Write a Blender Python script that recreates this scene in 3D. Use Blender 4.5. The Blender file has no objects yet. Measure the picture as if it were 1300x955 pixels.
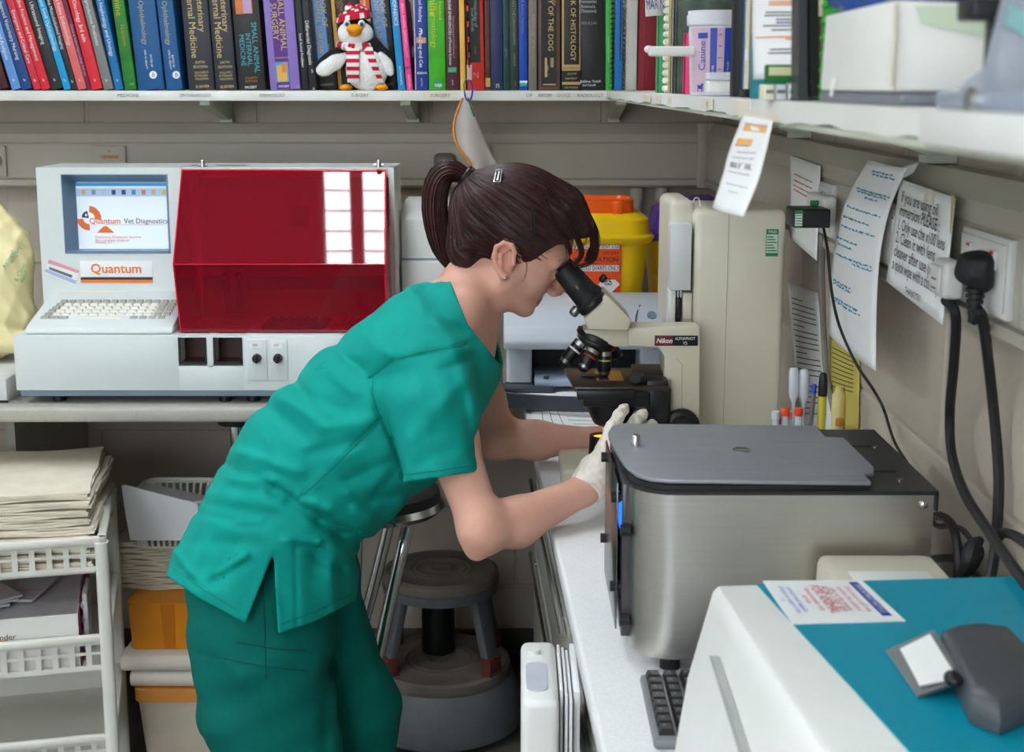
import bpy, bmesh, math, random
import numpy as np
from mathutils import Vector, Matrix
random.seed(7)
rng = np.random.default_rng(7)
C = bpy.context.scene.collection
SC = bpy.context.scene
# ------------------------------------------------------------------ camera
CAMZ = 1.592
FPX = 1775.0
PITCH = math.atan(0.1828)
SP, CP = math.sin(PITCH), math.cos(PITCH)
cd = bpy.data.cameras.new('camera'); cam = bpy.data.objects.new('camera', cd); C.objects.link(cam)
cam.location = (0, 0, CAMZ); cam.rotation_euler = (math.pi/2 - PITCH, 0, 0)
cd.sensor_fit = 'HORIZONTAL'; cd.sensor_width = 36; cd.lens = 36*FPX/1300
cd.shift_y = -45/1300; cd.clip_start = 0.05
cd.dof.use_dof = True; cd.dof.focus_distance = 2.3; cd.dof.aperture_fstop = 9
SC.camera = cam
# ------------------------------------------------------------------ light
world = bpy.data.worlds.new('world'); SC.world = world; world.use_nodes = True
world.node_tree.nodes['Background'].inputs[0].default_value = (0.85, 0.92, 1, 1)
world.node_tree.nodes['Background'].inputs[1].default_value = 0.6
SC.view_settings.view_transform = 'Standard'; SC.view_settings.look = 'None'
SC.view_settings.gamma = 1; SC.view_settings.exposure = 1.0; SC.view_settings.use_curve_mapping = False
def area(name, loc, size, sizey, power, col=(1,1,1), aim=None):
    l = bpy.data.lights.new(name, 'AREA'); l.shape = 'RECTANGLE'; l.size = size; l.size_y = sizey
    l.energy = power; l.color = col
    o = bpy.data.objects.new(name, l); C.objects.link(o); o.location = loc
    if aim is not None:
        o.rotation_euler = (Vector(aim)-Vector(loc)).to_track_quat('-Z', 'Y').to_euler()
    return o
ROOM_X0, ROOM_X1, ROOM_Y0, ROOM_Y1, ROOM_Z = -2.6, 0.55, -2.2, 3.70, 2.62
area('front_fill', (-1.3, ROOM_Y0+0.02, 1.75), 2.0, 1.3, 25, (0.86, 0.94, 1.0), (-1.1, 2.5, 1.2))  # soft light added behind the camera as front fill
# ------------------------------------------------------------------ pixel helpers (photo pixels, 1300 wide)
def ray(px, py):
    u = (px-650)/FPX; v = (432.5-py)/FPX
    return Vector((u, CP+v*SP, -SP+v*CP))
def P(px, py, Y):
    d = ray(px, py); return Vector((0, 0, CAMZ)) + d*(Y/d.y)
def PZ(px, py, Z):
    d = ray(px, py); return Vector((0, 0, CAMZ)) + d*((Z-CAMZ)/d.z)
def PX(px, py, X):
    d = ray(px, py); return Vector((0, 0, CAMZ)) + d*(X/d.x)
def V(*a): return Vector(a)
# ------------------------------------------------------------------ materials
def lin(c):
    c = c/255.0
    return c/12.92 if c <= 0.04045 else ((c+0.055)/1.055)**2.4
def rgb(c): return (lin(c[0]), lin(c[1]), lin(c[2]), 1)
MATS = {}
def mat(name, col, rough=0.5, metal=0.0, var=0.06, vscale=18, bump=0.0, bscale=120, trans=0.0, ior=1.45, emit=0, alpha=1.0, coat=0.0, stretch=None, sss=0.0, aniso=0.0, spec=0.5):
    if name in MATS: return MATS[name]
    m = bpy.data.materials.new(name); m.use_nodes = True
    nt = m.node_tree; b = nt.nodes['Principled BSDF']
    b.inputs['Roughness'].default_value = rough; b.inputs['Metallic'].default_value = metal
    b.inputs['IOR'].default_value = ior; b.inputs['Transmission Weight'].default_value = trans
    b.inputs['Coat Weight'].default_value = coat; b.inputs['Specular IOR Level'].default_value = spec
    c = rgb(col)
    b.inputs['Base Color'].default_value = c; b.inputs['Alpha'].default_value = alpha
    if sss: 
        b.inputs['Subsurface Weight'].default_value = sss
        b.inputs['Subsurface Radius'].default_value = (1, 0.35, 0.2); b.inputs['Subsurface Scale'].default_value = 0.006
    if emit:
        b.inputs['Emission Color'].default_value = c; b.inputs['Emission Strength'].default_value = emit
    if var or bump:
        tc = nt.nodes.new('ShaderNodeTexCoord'); mp = nt.nodes.new('ShaderNodeMapping')
        nt.links.new(tc.outputs['Object'], mp.inputs['Vector'])
        if stretch: mp.inputs['Scale'].default_value = stretch
    if var:
        n = nt.nodes.new('ShaderNodeTexNoise'); n.inputs['Scale'].default_value = vscale; n.inputs['Detail'].default_value = 4
        nt.links.new(mp.outputs['Vector'], n.inputs['Vector'])
        r = nt.nodes.new('ShaderNodeValToRGB')
        r.color_ramp.elements[0].position = 0.3; r.color_ramp.elements[1].position = 0.7
        r.color_ramp.elements[0].color = tuple(x*(1-var) for x in c[:3])+(1,)
        r.color_ramp.elements[1].color = tuple(min(1, x*(1+var)) for x in c[:3])+(1,)
        nt.links.new(n.outputs['Fac'], r.inputs['Fac']); nt.links.new(r.outputs['Color'], b.inputs['Base Color'])
    if bump:
        n2 = nt.nodes.new('ShaderNodeTexNoise'); n2.inputs['Scale'].default_value = bscale; n2.inputs['Detail'].default_value = 3
        nt.links.new(mp.outputs['Vector'], n2.inputs['Vector'])
        bp = nt.nodes.new('ShaderNodeBump'); bp.inputs['Strength'].default_value = bump; bp.inputs['Distance'].default_value = 0.002
        nt.links.new(n2.outputs['Fac'], bp.inputs['Height']); nt.links.new(bp.outputs['Normal'], b.inputs['Normal'])
    MATS[name] = m; return m
# ------------------------------------------------------------------ objects
ORG = {}
def org(o): return ORG.get(o.name, Vector((0, 0, 0))) if o else Vector((0, 0, 0))
def thing(name, loc, label, cat, group=None):
    o = bpy.data.objects.new(name, None); C.objects.link(o); o.location = loc; o.empty_display_size = 0.05
    ORG[o.name] = Vector(loc); o['label'] = label; o['category'] = cat
    if group: o['group'] = group
    return o
def tag(o, label, cat, group=None):
    o['label'] = label; o['category'] = cat
    if group: o['group'] = group
    return o
def link_mesh(name, me, material, parent=None, loc=None, smooth=False, label=None, kind=None):
    """me holds WORLD coordinates; origin goes to the parent's base (or loc)."""
    o = bpy.data.objects.new(name, me); C.objects.link(o)
    base = org(parent) if parent else Vector(loc if loc is not None else (0, 0, 0))
    me.transform(Matrix.Translation(-base))
    if parent: o.parent = parent
    else: o.location = base
    ORG[o.name] = base
    for m in (material if isinstance(material, (list, tuple)) else [material]): me.materials.append(m)
    if smooth is True: me.polygons.foreach_set('use_smooth', [True]*len(me.polygons))
    elif smooth: 
        me.polygons.foreach_set('use_smooth', [True]*len(me.polygons))
        try: me.set_sharp_from_angle(angle=math.radians(smooth))
        except Exception: pass
    if label: o['label'] = label
    if kind: o['kind'] = kind
    return o
def frame(d, up=(0, 0, 1)):
    d = Vector(d).normalized(); u = Vector(up)
    if abs(d.dot(u)) > 0.98: u = Vector((1, 0, 0))
    s = d.cross(u).normalized(); return s, s.cross(d).normalized(), d
class MB:
    def __init__(s): s.bm = bmesh.new()
    def pts(s, vs, faces, mi=0):
        v = [s.bm.verts.new(p) for p in vs]
        for f in faces:
            try: s.bm.faces.new([v[i] for i in f]).material_index = mi
            except ValueError: pass
        return s
    def box(s, c, size, r=0.0, seg=2, rot=None, mi=0):
        b2 = bmesh.new(); bmesh.ops.create_cube(b2, size=1)
        for v in b2.verts: v.co = Vector((v.co.x*size[0], v.co.y*size[1], v.co.z*size[2]))
        if r > 0: bmesh.ops.bevel(b2, geom=b2.edges[:], offset=min(r, min(size)*0.49), segments=seg, affect='EDGES', profile=0.5)
        M = Matrix.Translation(Vector(c)) @ (rot.to_4x4() if rot else Matrix())
        s._merge(b2, M, mi); return s
    def bb(s, lo, hi, r=0.0, seg=2, mi=0):
        lo = Vector(lo); hi = Vector(hi)
        return s.box((lo+hi)/2, [abs(hi[i]-lo[i]) for i in range(3)], r, seg, None, mi)
    def _merge(s, b2, M, mi=0):
        mp = {}
        for v in b2.verts: mp[v] = s.bm.verts.new(M @ v.co)
        for f in b2.faces:
            try:
                g = s.bm.faces.new([mp[v] for v in f.verts]); g.material_index = mi
            except ValueError: pass
        b2.free()
    def tube(s, path, r, n=10, cap=True, mi=0, up=(0, 0, 1), flat=1.0):
        path = [Vector(p) for p in path]; m = len(path)
        rr = r if isinstance(r, (list, tuple)) else [r]*m
        rings = []
        s0 = None
        for i, p in enumerate(path):
            d = (path[min(i+1, m-1)]-path[max(i-1, 0)])
            if d.length < 1e-9: d = Vector((0, 0, 1))
            d.normalize()
            if s0 is None: a, b, _ = frame(d, up)
            else:
                a = (s0 - d*s0.dot(d)); 
                a = a.normalized() if a.length > 1e-6 else frame(d, up)[0]
                b = a.cross(d).normalized()
            s0 = a
            rings.append([s.bm.verts.new(p + (a*math.cos(t)+b*math.sin(t)*flat)*rr[i]) for t in [2*math.pi*k/n for k in range(n)]])
        for i in range(m-1):
            for k in range(n):
                f = s.bm.faces.new((rings[i][k], rings[i][(k+1) % n], rings[i+1][(k+1) % n], rings[i+1][k])); f.material_index = mi
        if cap:
            for R in (rings[0][::-1], rings[-1]):
                f = s.bm.faces.new(R); f.material_index = mi
        return s
    def cyl(s, a, b, r, r2=None, n=20, mi=0): return s.tube([a, b], [r, r if r2 is None else r2], n, True, mi)
    def lathe(s, base, prof, n=28, axis=(0, 0, 1), mi=0, sq=None):
        """prof: list of (radius, height) along axis"""
        A, B, D = frame(axis, (0, 1, 0) if abs(Vector(axis).normalized().z) > 0.9 else (0, 0, 1)); base = Vector(base); rings = []
        for (r, h) in prof:
            if r < 1e-6: rings.append([s.bm.verts.new(base + D*h)]); continue
            R = []
            for k in range(n):
                t = 2*math.pi*k/n; c, q = math.cos(t), math.sin(t)
                if sq:
                    c = math.copysign(abs(c)**sq, c); q = math.copysign(abs(q)**sq, q)
                R.append(s.bm.verts.new(base + (A*c+B*q)*r + D*h))
            rings.append(R)
        for i in range(len(rings)-1):
            a, b = rings[i], rings[i+1]
            for k in range(n):
                k2 = (k+1) % n
                if len(a) == 1 and len(b) == 1: continue
                vs = [a[0], b[k2], b[k]] if len(a) == 1 else ([a[k], a[k2], b[0]] if len(b) == 1 else [a[k], a[k2], b[k2], b[k]])
                f = s.bm.faces.new(vs); f.material_index = mi
        for R, fl in ((rings[0], True), (rings[-1], False)):
            if len(R) > 1:
                f = s.bm.faces.new(R[::-1] if fl else R); f.material_index = mi
        return s
    def prism(s, poly, vec, mi=0):
        """poly: list of 3-D points (planar), extruded by vec"""
        vec = Vector(vec); a = [s.bm.verts.new(Vector(p)) for p in poly]; b = [s.bm.verts.new(Vector(p)+vec) for p in poly]; n = len(poly)
        fs = [s.bm.faces.new(a[::-1]), s.bm.faces.new(b)]
        for i in range(n): fs.append(s.bm.faces.new((a[i], a[(i+1) % n], b[(i+1) % n], b[i])))
        for f in fs: f.material_index = mi
        return s
    def ell(s, c, r, n=20, m=12, rot=None, mi=0):
        b2 = bmesh.new(); bmesh.ops.create_uvsphere(b2, u_segments=n, v_segments=m, radius=1)
        M = Matrix.Translation(Vector(c)) @ (rot.to_4x4() if rot else Matrix()) @ Matrix.Diagonal((r[0], r[1], r[2], 1))
        s._merge(b2, M, mi); return s
    def bevel(s, off, seg=2, angle=35):
        s.bm.normal_update()
        es = [e for e in s.bm.edges if len(e.link_faces) == 2 and e.calc_face_angle(0) > math.radians(angle)]
        bmesh.ops.bevel(s.bm, geom=es, offset=off, segments=seg, affect='EDGES', profile=0.5, clamp_overlap=True); return s
    def build(s, name, material, parent=None, loc=None, smooth=40, label=None, kind=None, fix=True):
        if fix: bmesh.ops.recalc_face_normals(s.bm, faces=s.bm.faces[:])
        me = bpy.data.meshes.new(name); s.bm.to_mesh(me); s.bm.free()
        return link_mesh(name, me, material, parent, loc, smooth, label, kind)
def grid_mesh(name, F, nu, nv, material, parent=None, loc=None, thick=0.0, smooth=True, label=None, closed_u=False):
    """F(u,v)->Vector; sheet with optional thickness (doubled along vertex normals)"""
    vs = [F(i/(nu if closed_u else nu-1), j/(nv-1)) for j in range(nv) for i in range(nu)]
    iu = nu if closed_u else nu-1
    fs = [(j*nu+i, j*nu+(i+1) % nu, (j+1)*nu+(i+1) % nu, (j+1)*nu+i) for j in range(nv-1) for i in range(iu)]
    me = bpy.data.meshes.new(name); me.from_pydata([tuple(v) for v in vs], [], fs)
    if thick:
        bm = bmesh.new(); bm.from_mesh(me); bm.normal_update()
        bmesh.ops.solidify(bm, geom=bm.faces[:]+bm.edges[:]+bm.verts[:], thickness=thick)
        bmesh.ops.recalc_face_normals(bm, faces=bm.faces[:])
        bm.to_mesh(me); bm.free()
    me.update()
    return link_mesh(name, me, material, parent, loc, smooth, label)
def text(s, parent, o, right, up, size, material, name='lettering', align='CENTER', fit=None, label=None, bold=0.0, shear=0.0, off=0.0006, spacing=1.0):
    """flat lettering lying in the plane (right, up) with its middle at o"""
    cu = bpy.data.curves.new('t', 'FONT'); cu.body = s; cu.size = size; cu.align_x = align; cu.align_y = 'CENTER'
    cu.offset = bold*size; cu.shear = shear; cu.resolution_u = 2; cu.space_line = spacing
    ob = bpy.data.objects.new('t', cu); C.objects.link(ob)
    dg = bpy.context.evaluated_depsgraph_get(); me = bpy.data.meshes.new_from_object(ob.evaluated_get(dg))
    bpy.data.objects.remove(ob); bpy.data.curves.remove(cu)
    r = Vector(right).normalized(); u = Vector(up); u = (u - r*u.dot(r)).normalized(); n = r.cross(u)
    k = 1.0
    if fit and len(me.vertices):
        xs = [v.co.x for v in me.vertices]; w = max(xs)-min(xs)
        if w > fit: k = fit/w
    M = Matrix.Translation(Vector(o)+n*off) @ Matrix((r, u, n)).transposed().to_4x4() @ Matrix.Diagonal((k, 1, 1, 1))
    me.transform(M); me.name = name
    return link_mesh(name, me, material, parent, Vector(o), False, label)
def bez(pts, n=8):
    """Catmull-Rom through points"""
    p = [Vector(q) for q in pts]; p = [p[0]*2-p[1]] + p + [p[-1]*2-p[-2]]; out = []
    for i in range(1, len(p)-2):
        for k in range(n):
            t = k/n; a, b, c, d = p[i-1], p[i], p[i+1], p[i+2]
            out.append(0.5*((2*b)+(c-a)*t+(2*a-5*b+4*c-d)*t*t+(3*b-a-3*c+d)*t**3))
    out.append(p[-2]); return out
# ------------------------------------------------------------------ implicit surfaces
class RC:   # tapered capsule; sy stretches the Y direction about the axis (may change along it)
    def __init__(s, a, b, ra, rb, k=0.02, sub=False, sy=1.0):
        s.a = np.array(a, float); s.b = np.array(b, float); s.ra = ra; s.rb = rb; s.k = k; s.sub = sub
        s.s0, s.s1 = sy if isinstance(sy, tuple) else (sy, sy); s.sy = max(s.s0, s.s1)
    def d(s, p):
        q = p - s.a; ba = s.b - s.a
        t = np.clip((q@ba)/max(1e-9, ba@ba), 0, 1)
        w = q - t[:, None]*ba; sy = s.s0+(s.s1-s.s0)*t
        wy = w[:, 1]/sy
        l = np.sqrt(w[:, 0]**2+w[:, 2]**2+wy**2)
        d = l - (s.ra+(s.rb-s.ra)*t)
        return d*np.minimum(1.0, sy)
def proj(p):
    z = p[:, 2]-CAMZ; f = p[:, 1]*CP-z*SP; v = p[:, 1]*SP+z*CP
    return 650+FPX*p[:, 0]/f, 432.5-FPX*v/f
class EL:
    def __init__(s, c, r, rot=None, k=0.02, sub=False):
        s.c = np.array(c, float); s.r = np.array(r, float); s.R = np.array(rot.transposed() if rot else Matrix.Identity(3)); s.k = k; s.sub = sub
    def d(s, p):
        q = (p-s.c)@s.R.T; k0 = np.sqrt(((q/s.r)**2).sum(1)); k1 = np.sqrt(((q/s.r**2)**2).sum(1))
        return k0*(k0-1)/np.maximum(k1, 1e-6)
def smin(a, b, k):
    h = np.clip(0.5+0.5*(b-a)/k, 0, 1); return b*(1-h)+a*h - k*h*(1-h)
def smax(a, b, k): return -smin(-a, -b, k)
def field(prims, p, use=None):
    D = np.full(len(p), 1.0)
    for i, pr in enumerate(prims):
        if use is not None:
            m = use[i]
            if not m.any(): continue
            d = pr.d(p[m])
            D[m] = smax(D[m], -d, pr.k) if pr.sub else smin(D[m], d, pr.k)
        else:
            d = pr.d(p); D = smax(D, -d, pr.k) if pr.sub else smin(D, d, pr.k)
    return D
def implicit(prims, h, post=None, pad=0.03, B=8, lo=None, hi=None):
    """surface nets over the blended field; returns verts, quads"""
    if lo is None:
        L = []; H = []
        for q in prims:
            if q.sub: continue
            if isinstance(q, RC):
                m = max(q.ra, q.rb)*max(1, q.sy); L += [np.minimum(q.a, q.b)-m]; H += [np.maximum(q.a, q.b)+m]
            else: L += [q.c-q.r.max()]; H += [q.c+q.r.max()]
        lo = np.min(L, 0)-pad; hi = np.max(H, 0)+pad
    lo = np.array(lo, float); hi = np.array(hi, float)
    nb = np.ceil((hi-lo)/(h*B)).astype(int); N = nb*B+1
    bi = np.stack(np.meshgrid(*[np.arange(n) for n in nb], indexing='ij'), -1).reshape(-1, 3)
    cen = lo + (bi+0.5)*h*B; hd = h*B*0.87
    Dm = np.stack([q.d(cen) for q in prims])
    add = np.array([not q.sub for q in prims])
    mn = Dm[add].min(0)
    full = field(prims, cen)
    act = np.abs(full) < hd*1.9+0.012
    fp = post(cen, full) if post is not None else full
    G = np.where(fp > 0, 1.0, -1.0).reshape(nb)
    G = np.kron(G, np.ones((B, B, B), np.float32)).astype(np.float32)
    G = np.pad(G, ((0, 1),)*3, constant_values=1.0)
    off = np.stack(np.meshgrid(*[np.arange(B+1)]*3, indexing='ij'), -1).reshape(-1, 3)
    ids = np.nonzero(act)[0]
    for s0 in range(0, len(ids), 400):
        b = ids[s0:s0+400]
        g = (bi[b][:, None, :]*B+off[None]).reshape(-1, 3); p = lo+g*h
        rel = (Dm[:, b] - hd*1.4) < (mn[b][None]+hd*1.4+0.05)
        use = np.repeat(rel, len(off), 1)
        D = field(prims, p, use)
        if post is not None: D = post(p, D)
        G[g[:, 0], g[:, 1], g[:, 2]] = D
    ins = G < 0
    c = np.zeros(tuple(N-1), np.int8)
    for dx in (0, 1):
        for dy in (0, 1):
            for dz in (0, 1): c += ins[dx:N[0]-1+dx, dy:N[1]-1+dy, dz:N[2]-1+dz]
    cell = np.stack(np.nonzero((c > 0) & (c < 8)), -1)
    idx = -np.ones(tuple(N-1), np.int64); idx[cell[:, 0], cell[:, 1], cell[:, 2]] = np.arange(len(cell))
    acc = np.zeros((len(cell), 3)); cnt = np.zeros(len(cell))
    cor = [(x, y, z) for x in (0, 1) for y in (0, 1) for z in (0, 1)]
    val = {o: G[cell[:, 0]+o[0], cell[:, 1]+o[1], cell[:, 2]+o[2]] for o in cor}
    for a in cor:
        for ax in range(3):
            if a[ax]: continue
            b = list(a); b[ax] = 1; b = tuple(b)
            va, vb = val[a], val[b]; m = (va < 0) != (vb < 0)
            t = np.where(m, va/np.where(m, va-vb, 1), 0)
            pt = np.tile(np.array(a, float), (len(cell), 1)); pt[:, ax] += t
            acc[m] += pt[m]; cnt[m] += 1
    vs = lo + (cell + acc/np.maximum(cnt, 1)[:, None])*h
    quads = []
    for ax in range(3):
        o1, o2 = (ax+1) % 3, (ax+2) % 3
        sl = [slice(1, N[i]-1) for i in range(3)]; sl2 = list(sl); sl[ax] = slice(0, N[ax]-1); sl2[ax] = slice(1, N[ax])
        A = ins[tuple(sl)]; Bq = ins[tuple(sl2)]
        e = np.stack(np.nonzero(A != Bq), -1)
        fl = A[e[:, 0], e[:, 1], e[:, 2]]
        st = np.array([1, 1, 1]); st[ax] = 0; e = e+st
        def cid(da, db):
            q = e.copy(); q[:, o1] -= da; q[:, o2] -= db; return idx[q[:, 0], q[:, 1], q[:, 2]]
        q = np.stack([cid(1, 1), cid(0, 1), cid(0, 0), cid(1, 0)], -1)
        q[~fl] = q[~fl][:, ::-1]; quads.append(q[(q >= 0).all(1)])
    return vs, np.concatenate(quads)
def relax(vs, q, it=2, lam=0.5):
    n = len(vs); E = np.concatenate([q[:, [0, 1]], q[:, [1, 2]], q[:, [2, 3]], q[:, [3, 0]]])
    deg = np.bincount(E[:, 0], minlength=n)+np.bincount(E[:, 1], minlength=n)
    for _ in range(it):
        for L in (lam, -lam*1.02):
            s = np.stack([np.bincount(E[:, 0], vs[E[:, 1], i], n)+np.bincount(E[:, 1], vs[E[:, 0], i], n) for i in range(3)], -1)
            vs = vs + L*(s/np.maximum(deg, 1)[:, None]-vs)
    return vs
def np_mesh(name, vs, quads, material, parent=None, loc=None, label=None):
    me = bpy.data.meshes.new(name)
    me.vertices.add(len(vs)); me.vertices.foreach_set('co', np.asarray(vs, np.float32).ravel())
    k = quads.shape[1]
    me.loops.add(quads.size); me.loops.foreach_set('vertex_index', quads.astype(np.int32).ravel())
    me.polygons.add(len(quads)); me.polygons.foreach_set('loop_start', np.arange(0, quads.size, k, dtype=np.int32))
    me.update(calc_edges=True); me.validate()
    return link_mesh(name, me, material, parent, loc, True, label)
# ================================================================== the setting
M_wall = mat('painted_block', (186, 175, 160), 0.75, var=0.07, vscale=6, bump=0.35, bscale=90)
M_white = mat('white_paint', (226, 224, 218), 0.6, var=0.02)
M_trunk = mat('trunking_plastic', (182, 176, 162), 0.45, var=0.03, vscale=3)
M_floor = mat('vinyl_floor', (92, 88, 82), 0.45, var=0.15, vscale=9)
M_shelf = mat('shelf_laminate', (226, 226, 220), 0.4, var=0.025, vscale=8)
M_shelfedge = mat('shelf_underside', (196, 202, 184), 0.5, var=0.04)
M_black = mat('black_plastic', (22, 22, 24), 0.4, var=0.1)
M_chrome = mat('chrome', (205, 205, 205), 0.16, 1.0, var=0)
M_steel = mat('steel_dull', (150, 150, 150), 0.35, 1.0, var=0.05)
M_ink = mat('black_ink', (30, 28, 30), 0.7, var=0)
M_inkgrey = mat('grey_ink', (110, 110, 112), 0.7, var=0)
M_paper = mat('white_paper', (236, 236, 236), 0.7, var=0.015, vscale=30)
M_wht = mat('white_plastic', (232, 232, 228), 0.35, var=0.02)
def structure(name, mb, m, parent=None, smooth=40, loc=None):
    o = mb.build(name, m, parent, loc, smooth)
    if parent is None: o['kind'] = 'structure'
    return o
X0, X1, Y0, Y1, ZC = ROOM_X0, ROOM_X1, ROOM_Y0, ROOM_Y1, ROOM_Z
REC = 0.004
fl = structure('floor', MB().bb((X0-.1, Y0-.1, -.1), (X1+.1, Y1+.1, 0)), M_floor)
structure('ceiling', MB().bb((X0-.1, Y0-.1, ZC), (X1+.1, Y1+.1, ZC+.1)), M_white)
wb = structure('wall_back', MB().bb((X0-.1, Y1+REC, 0), (X1+.1, Y1+.12, ZC)), M_wall)
wr = structure('wall_right', MB().bb((X1+REC, Y0, 0), (X1+.12, Y1+REC, ZC)), M_wall)
structure('wall_left', MB().bb((X0-.12, Y0, 0), (X0, Y1+REC, ZC)), M_white)
# wall behind the camera with an opening for the added window
wf = MB(); wx0, wx1, wz0, wz1 = -2.3, -0.2, 0.95, 2.35
wf.bb((X0-.1, Y0-.12, 0), (wx0, Y0, ZC)).bb((wx1, Y0-.12, 0), (X1+.1, Y0, ZC)).bb((wx0, Y0-.12, 0), (wx1, Y0, wz0)).bb((wx0, Y0-.12, wz1), (wx1, Y0, ZC))
structure('wall_front', wf, mat('far_wall_paint', (166, 168, 170), .7))
wn = MB(); wn.bb((wx0, Y0-.10, wz0), (wx0+.05, Y0-.04, wz1)).bb((wx1-.05, Y0-.10, wz0), (wx1, Y0-.04, wz1)).bb((wx0, Y0-.10, wz0), (wx1, Y0-.04, wz0+.05)).bb((wx0, Y0-.10, wz1-.05), (wx1, Y0-.04, wz1))
for i in (1, 2): wn.bb((wx0+(wx1-wx0)*i/3-.02, Y0-.09, wz0), (wx0+(wx1-wx0)*i/3+.02, Y0-.05, wz1))
wo = structure('added_window_1', wn, M_white)  # unseen window, added to go with the front fill light
# painted blocks, each proud of its joints
def blocks(wall, along, n, m, first, z0, horizontal):
    L, H, J = 0.45, 0.225, 0.006
    bmx = MB()
    if horizontal: bmx.bb((0, 0, 0), (L-J, 0.02, H-J), 0.003, 1)
    else: bmx.bb((0, 0, 0), (0.02, L-J, H-J), 0.003, 1)
    proto = None
    for r in range(m):
        for c in range(n):
            p = first + c*L + (L/2 if r % 2 else 0)
            loc = (p, Y1, z0+r*H) if horizontal else (X1, p, z0+r*H)
            if horizontal and (p+L > X1+.01): continue
            if not horizontal and (p+L > Y1+.01): continue
            if proto is None:
                bmesh.ops.recalc_face_normals(bmx.bm, faces=bmx.bm.faces[:]); me = bpy.data.meshes.new('block'); bmx.bm.to_mesh(me); bmx.bm.free(); me.materials.append(M_wall); proto = me
            o = bpy.data.objects.new('block', proto); C.objects.link(o); o.parent = wall; o.location = loc
blocks(wb, 'x', 6, 7, -1.52-.04, 0.0, True)
blocks(wr, 'y', 7, 7, 0.62, 0.0, False)
# dado trunking
def trunk(name, prof, path_dir):
    mbx = MB(); mbx.prism(prof, path_dir); return mbx
def tprof(f):   # (distance from wall, z)
    q = [(0, 1.495), (.030, 1.495), (.046, 1.468), (.049, 1.447), (.0445, 1.4455), (.0445, 1.4435), (.046, 1.442), (.046, 1.355), (.0415, 1.3535), (.0415, 1.3515), (.050, 1.350), (.050, 1.337), (.044, 1.331), (0, 1.331)]
    return [f(*p) for p in q]
structure('trim_1', trunk('trim_1', tprof(lambda d, z: (X0, Y1-.001-d*1.25, z)), (X1-X0-.001, 0, 0)), M_trunk, smooth=20)
structure('trim_2', trunk('trim_2', tprof(lambda d, z: (X1-.001-d, 0.4, z)), (0, Y1-0.4-.063, 0)), M_trunk, smooth=20)
cor = MB().bb((.50, 3.636, 1.329), (.549, 3.699, 1.497), .003)   # inside corner cover
cor.bb((.478, 3.631, 1.329), (.503, 3.66, 1.4965), .002); 
structure('trim_3', cor, M_trunk)
structure('baseboard_back', MB().bb((X0, Y1-.015, 0), (X1-.016, Y1-.0005, .1), .004), mat('skirting', (70, 66, 62), .5))
structure('baseboard_right', MB().bb((X1-.015, Y0, 0), (X1-.0005, Y1-.001, .1), .004), MATS['skirting'])
# ceiling luminaires with louvres
M_lamp = mat('lamp_diffuser', (238, 247, 255), .5, var=0, emit=14.0)
def luminaire(x, y, w, l, label):
    t = thing('ceiling_light', (x, y, ZC), label, 'light', 'ceiling lights')
    f = MB()
    for s in (-1, 1): f.bb((x+s*w/2-.012, y-l/2, ZC-.06), (x+s*w/2+.012, y+l/2, ZC)).bb((x-w/2, y+s*l/2-.012, ZC-.06), (x+w/2, y+s*l/2+.012, ZC))
    f.bb((x-.02, y-l/2, ZC-.062), (x+.02, y+l/2, ZC-.03)); f.build('frame', M_white, t)
    MB().bb((x-w/2+.012, y-l/2+.012, ZC-.04), (x+w/2-.012, y+l/2-.012, ZC-.001)).build('diffuser', M_lamp, t)
    for i in range(1, 20):
        yy = y-l/2+l*i/20
        MB().bb((x-w/2, yy-.002, ZC-.060), (x+w/2, yy+.002, ZC-.042)).build('louvre_blade', M_white, t)
luminaire(-.475, 2.42, .22, 1.25, 'louvred twin strip light on the ceiling over the bench, beyond the frame')
luminaire(-.66, -.2, .30, 1.25, 'louvred twin strip light on the ceiling behind the camera, beyond the frame')
luminaire(-1.85, 1.75, .30, 1.25, 'louvred twin strip light on the ceiling by the far side wall, beyond the frame')
luminaire(-1.85, -.2, .30, 1.25, 'louvred twin strip light on the ceiling by the added window, beyond the frame')
# ------------------------------------------------------------------ shelves
ZS = 1.579
BK = thing('wall_shelf', (-1.0, 3.54, 1.555), 'long white book shelf on brackets along the back wall', 'shelf')
MB().bb((-2.0, 3.38, 1.555), (X1-.002, Y1-.002, ZS), .002).build('board', M_shelf, BK)
for x in (270, 518, 785):
    p = P(x, 140, 3.5); b = MB()
    b.prism([(p.x-.012, Y1-.003, 1.555), (p.x-.012, Y1-.003, 1.50), (p.x-.012, Y1-.02, 1.50), (p.x-.012, 3.41, 1.545), (p.x-.012, 3.41, 1.555)], (.024, 0, 0))
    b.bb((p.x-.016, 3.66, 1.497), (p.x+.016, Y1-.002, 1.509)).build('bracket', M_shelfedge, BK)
RS = thing('wall_shelf', (.39, 1.9, 1.562), 'chipped white shelf along the side wall, boxes and binders on it', 'shelf')
b = MB(); ed = []
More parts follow.
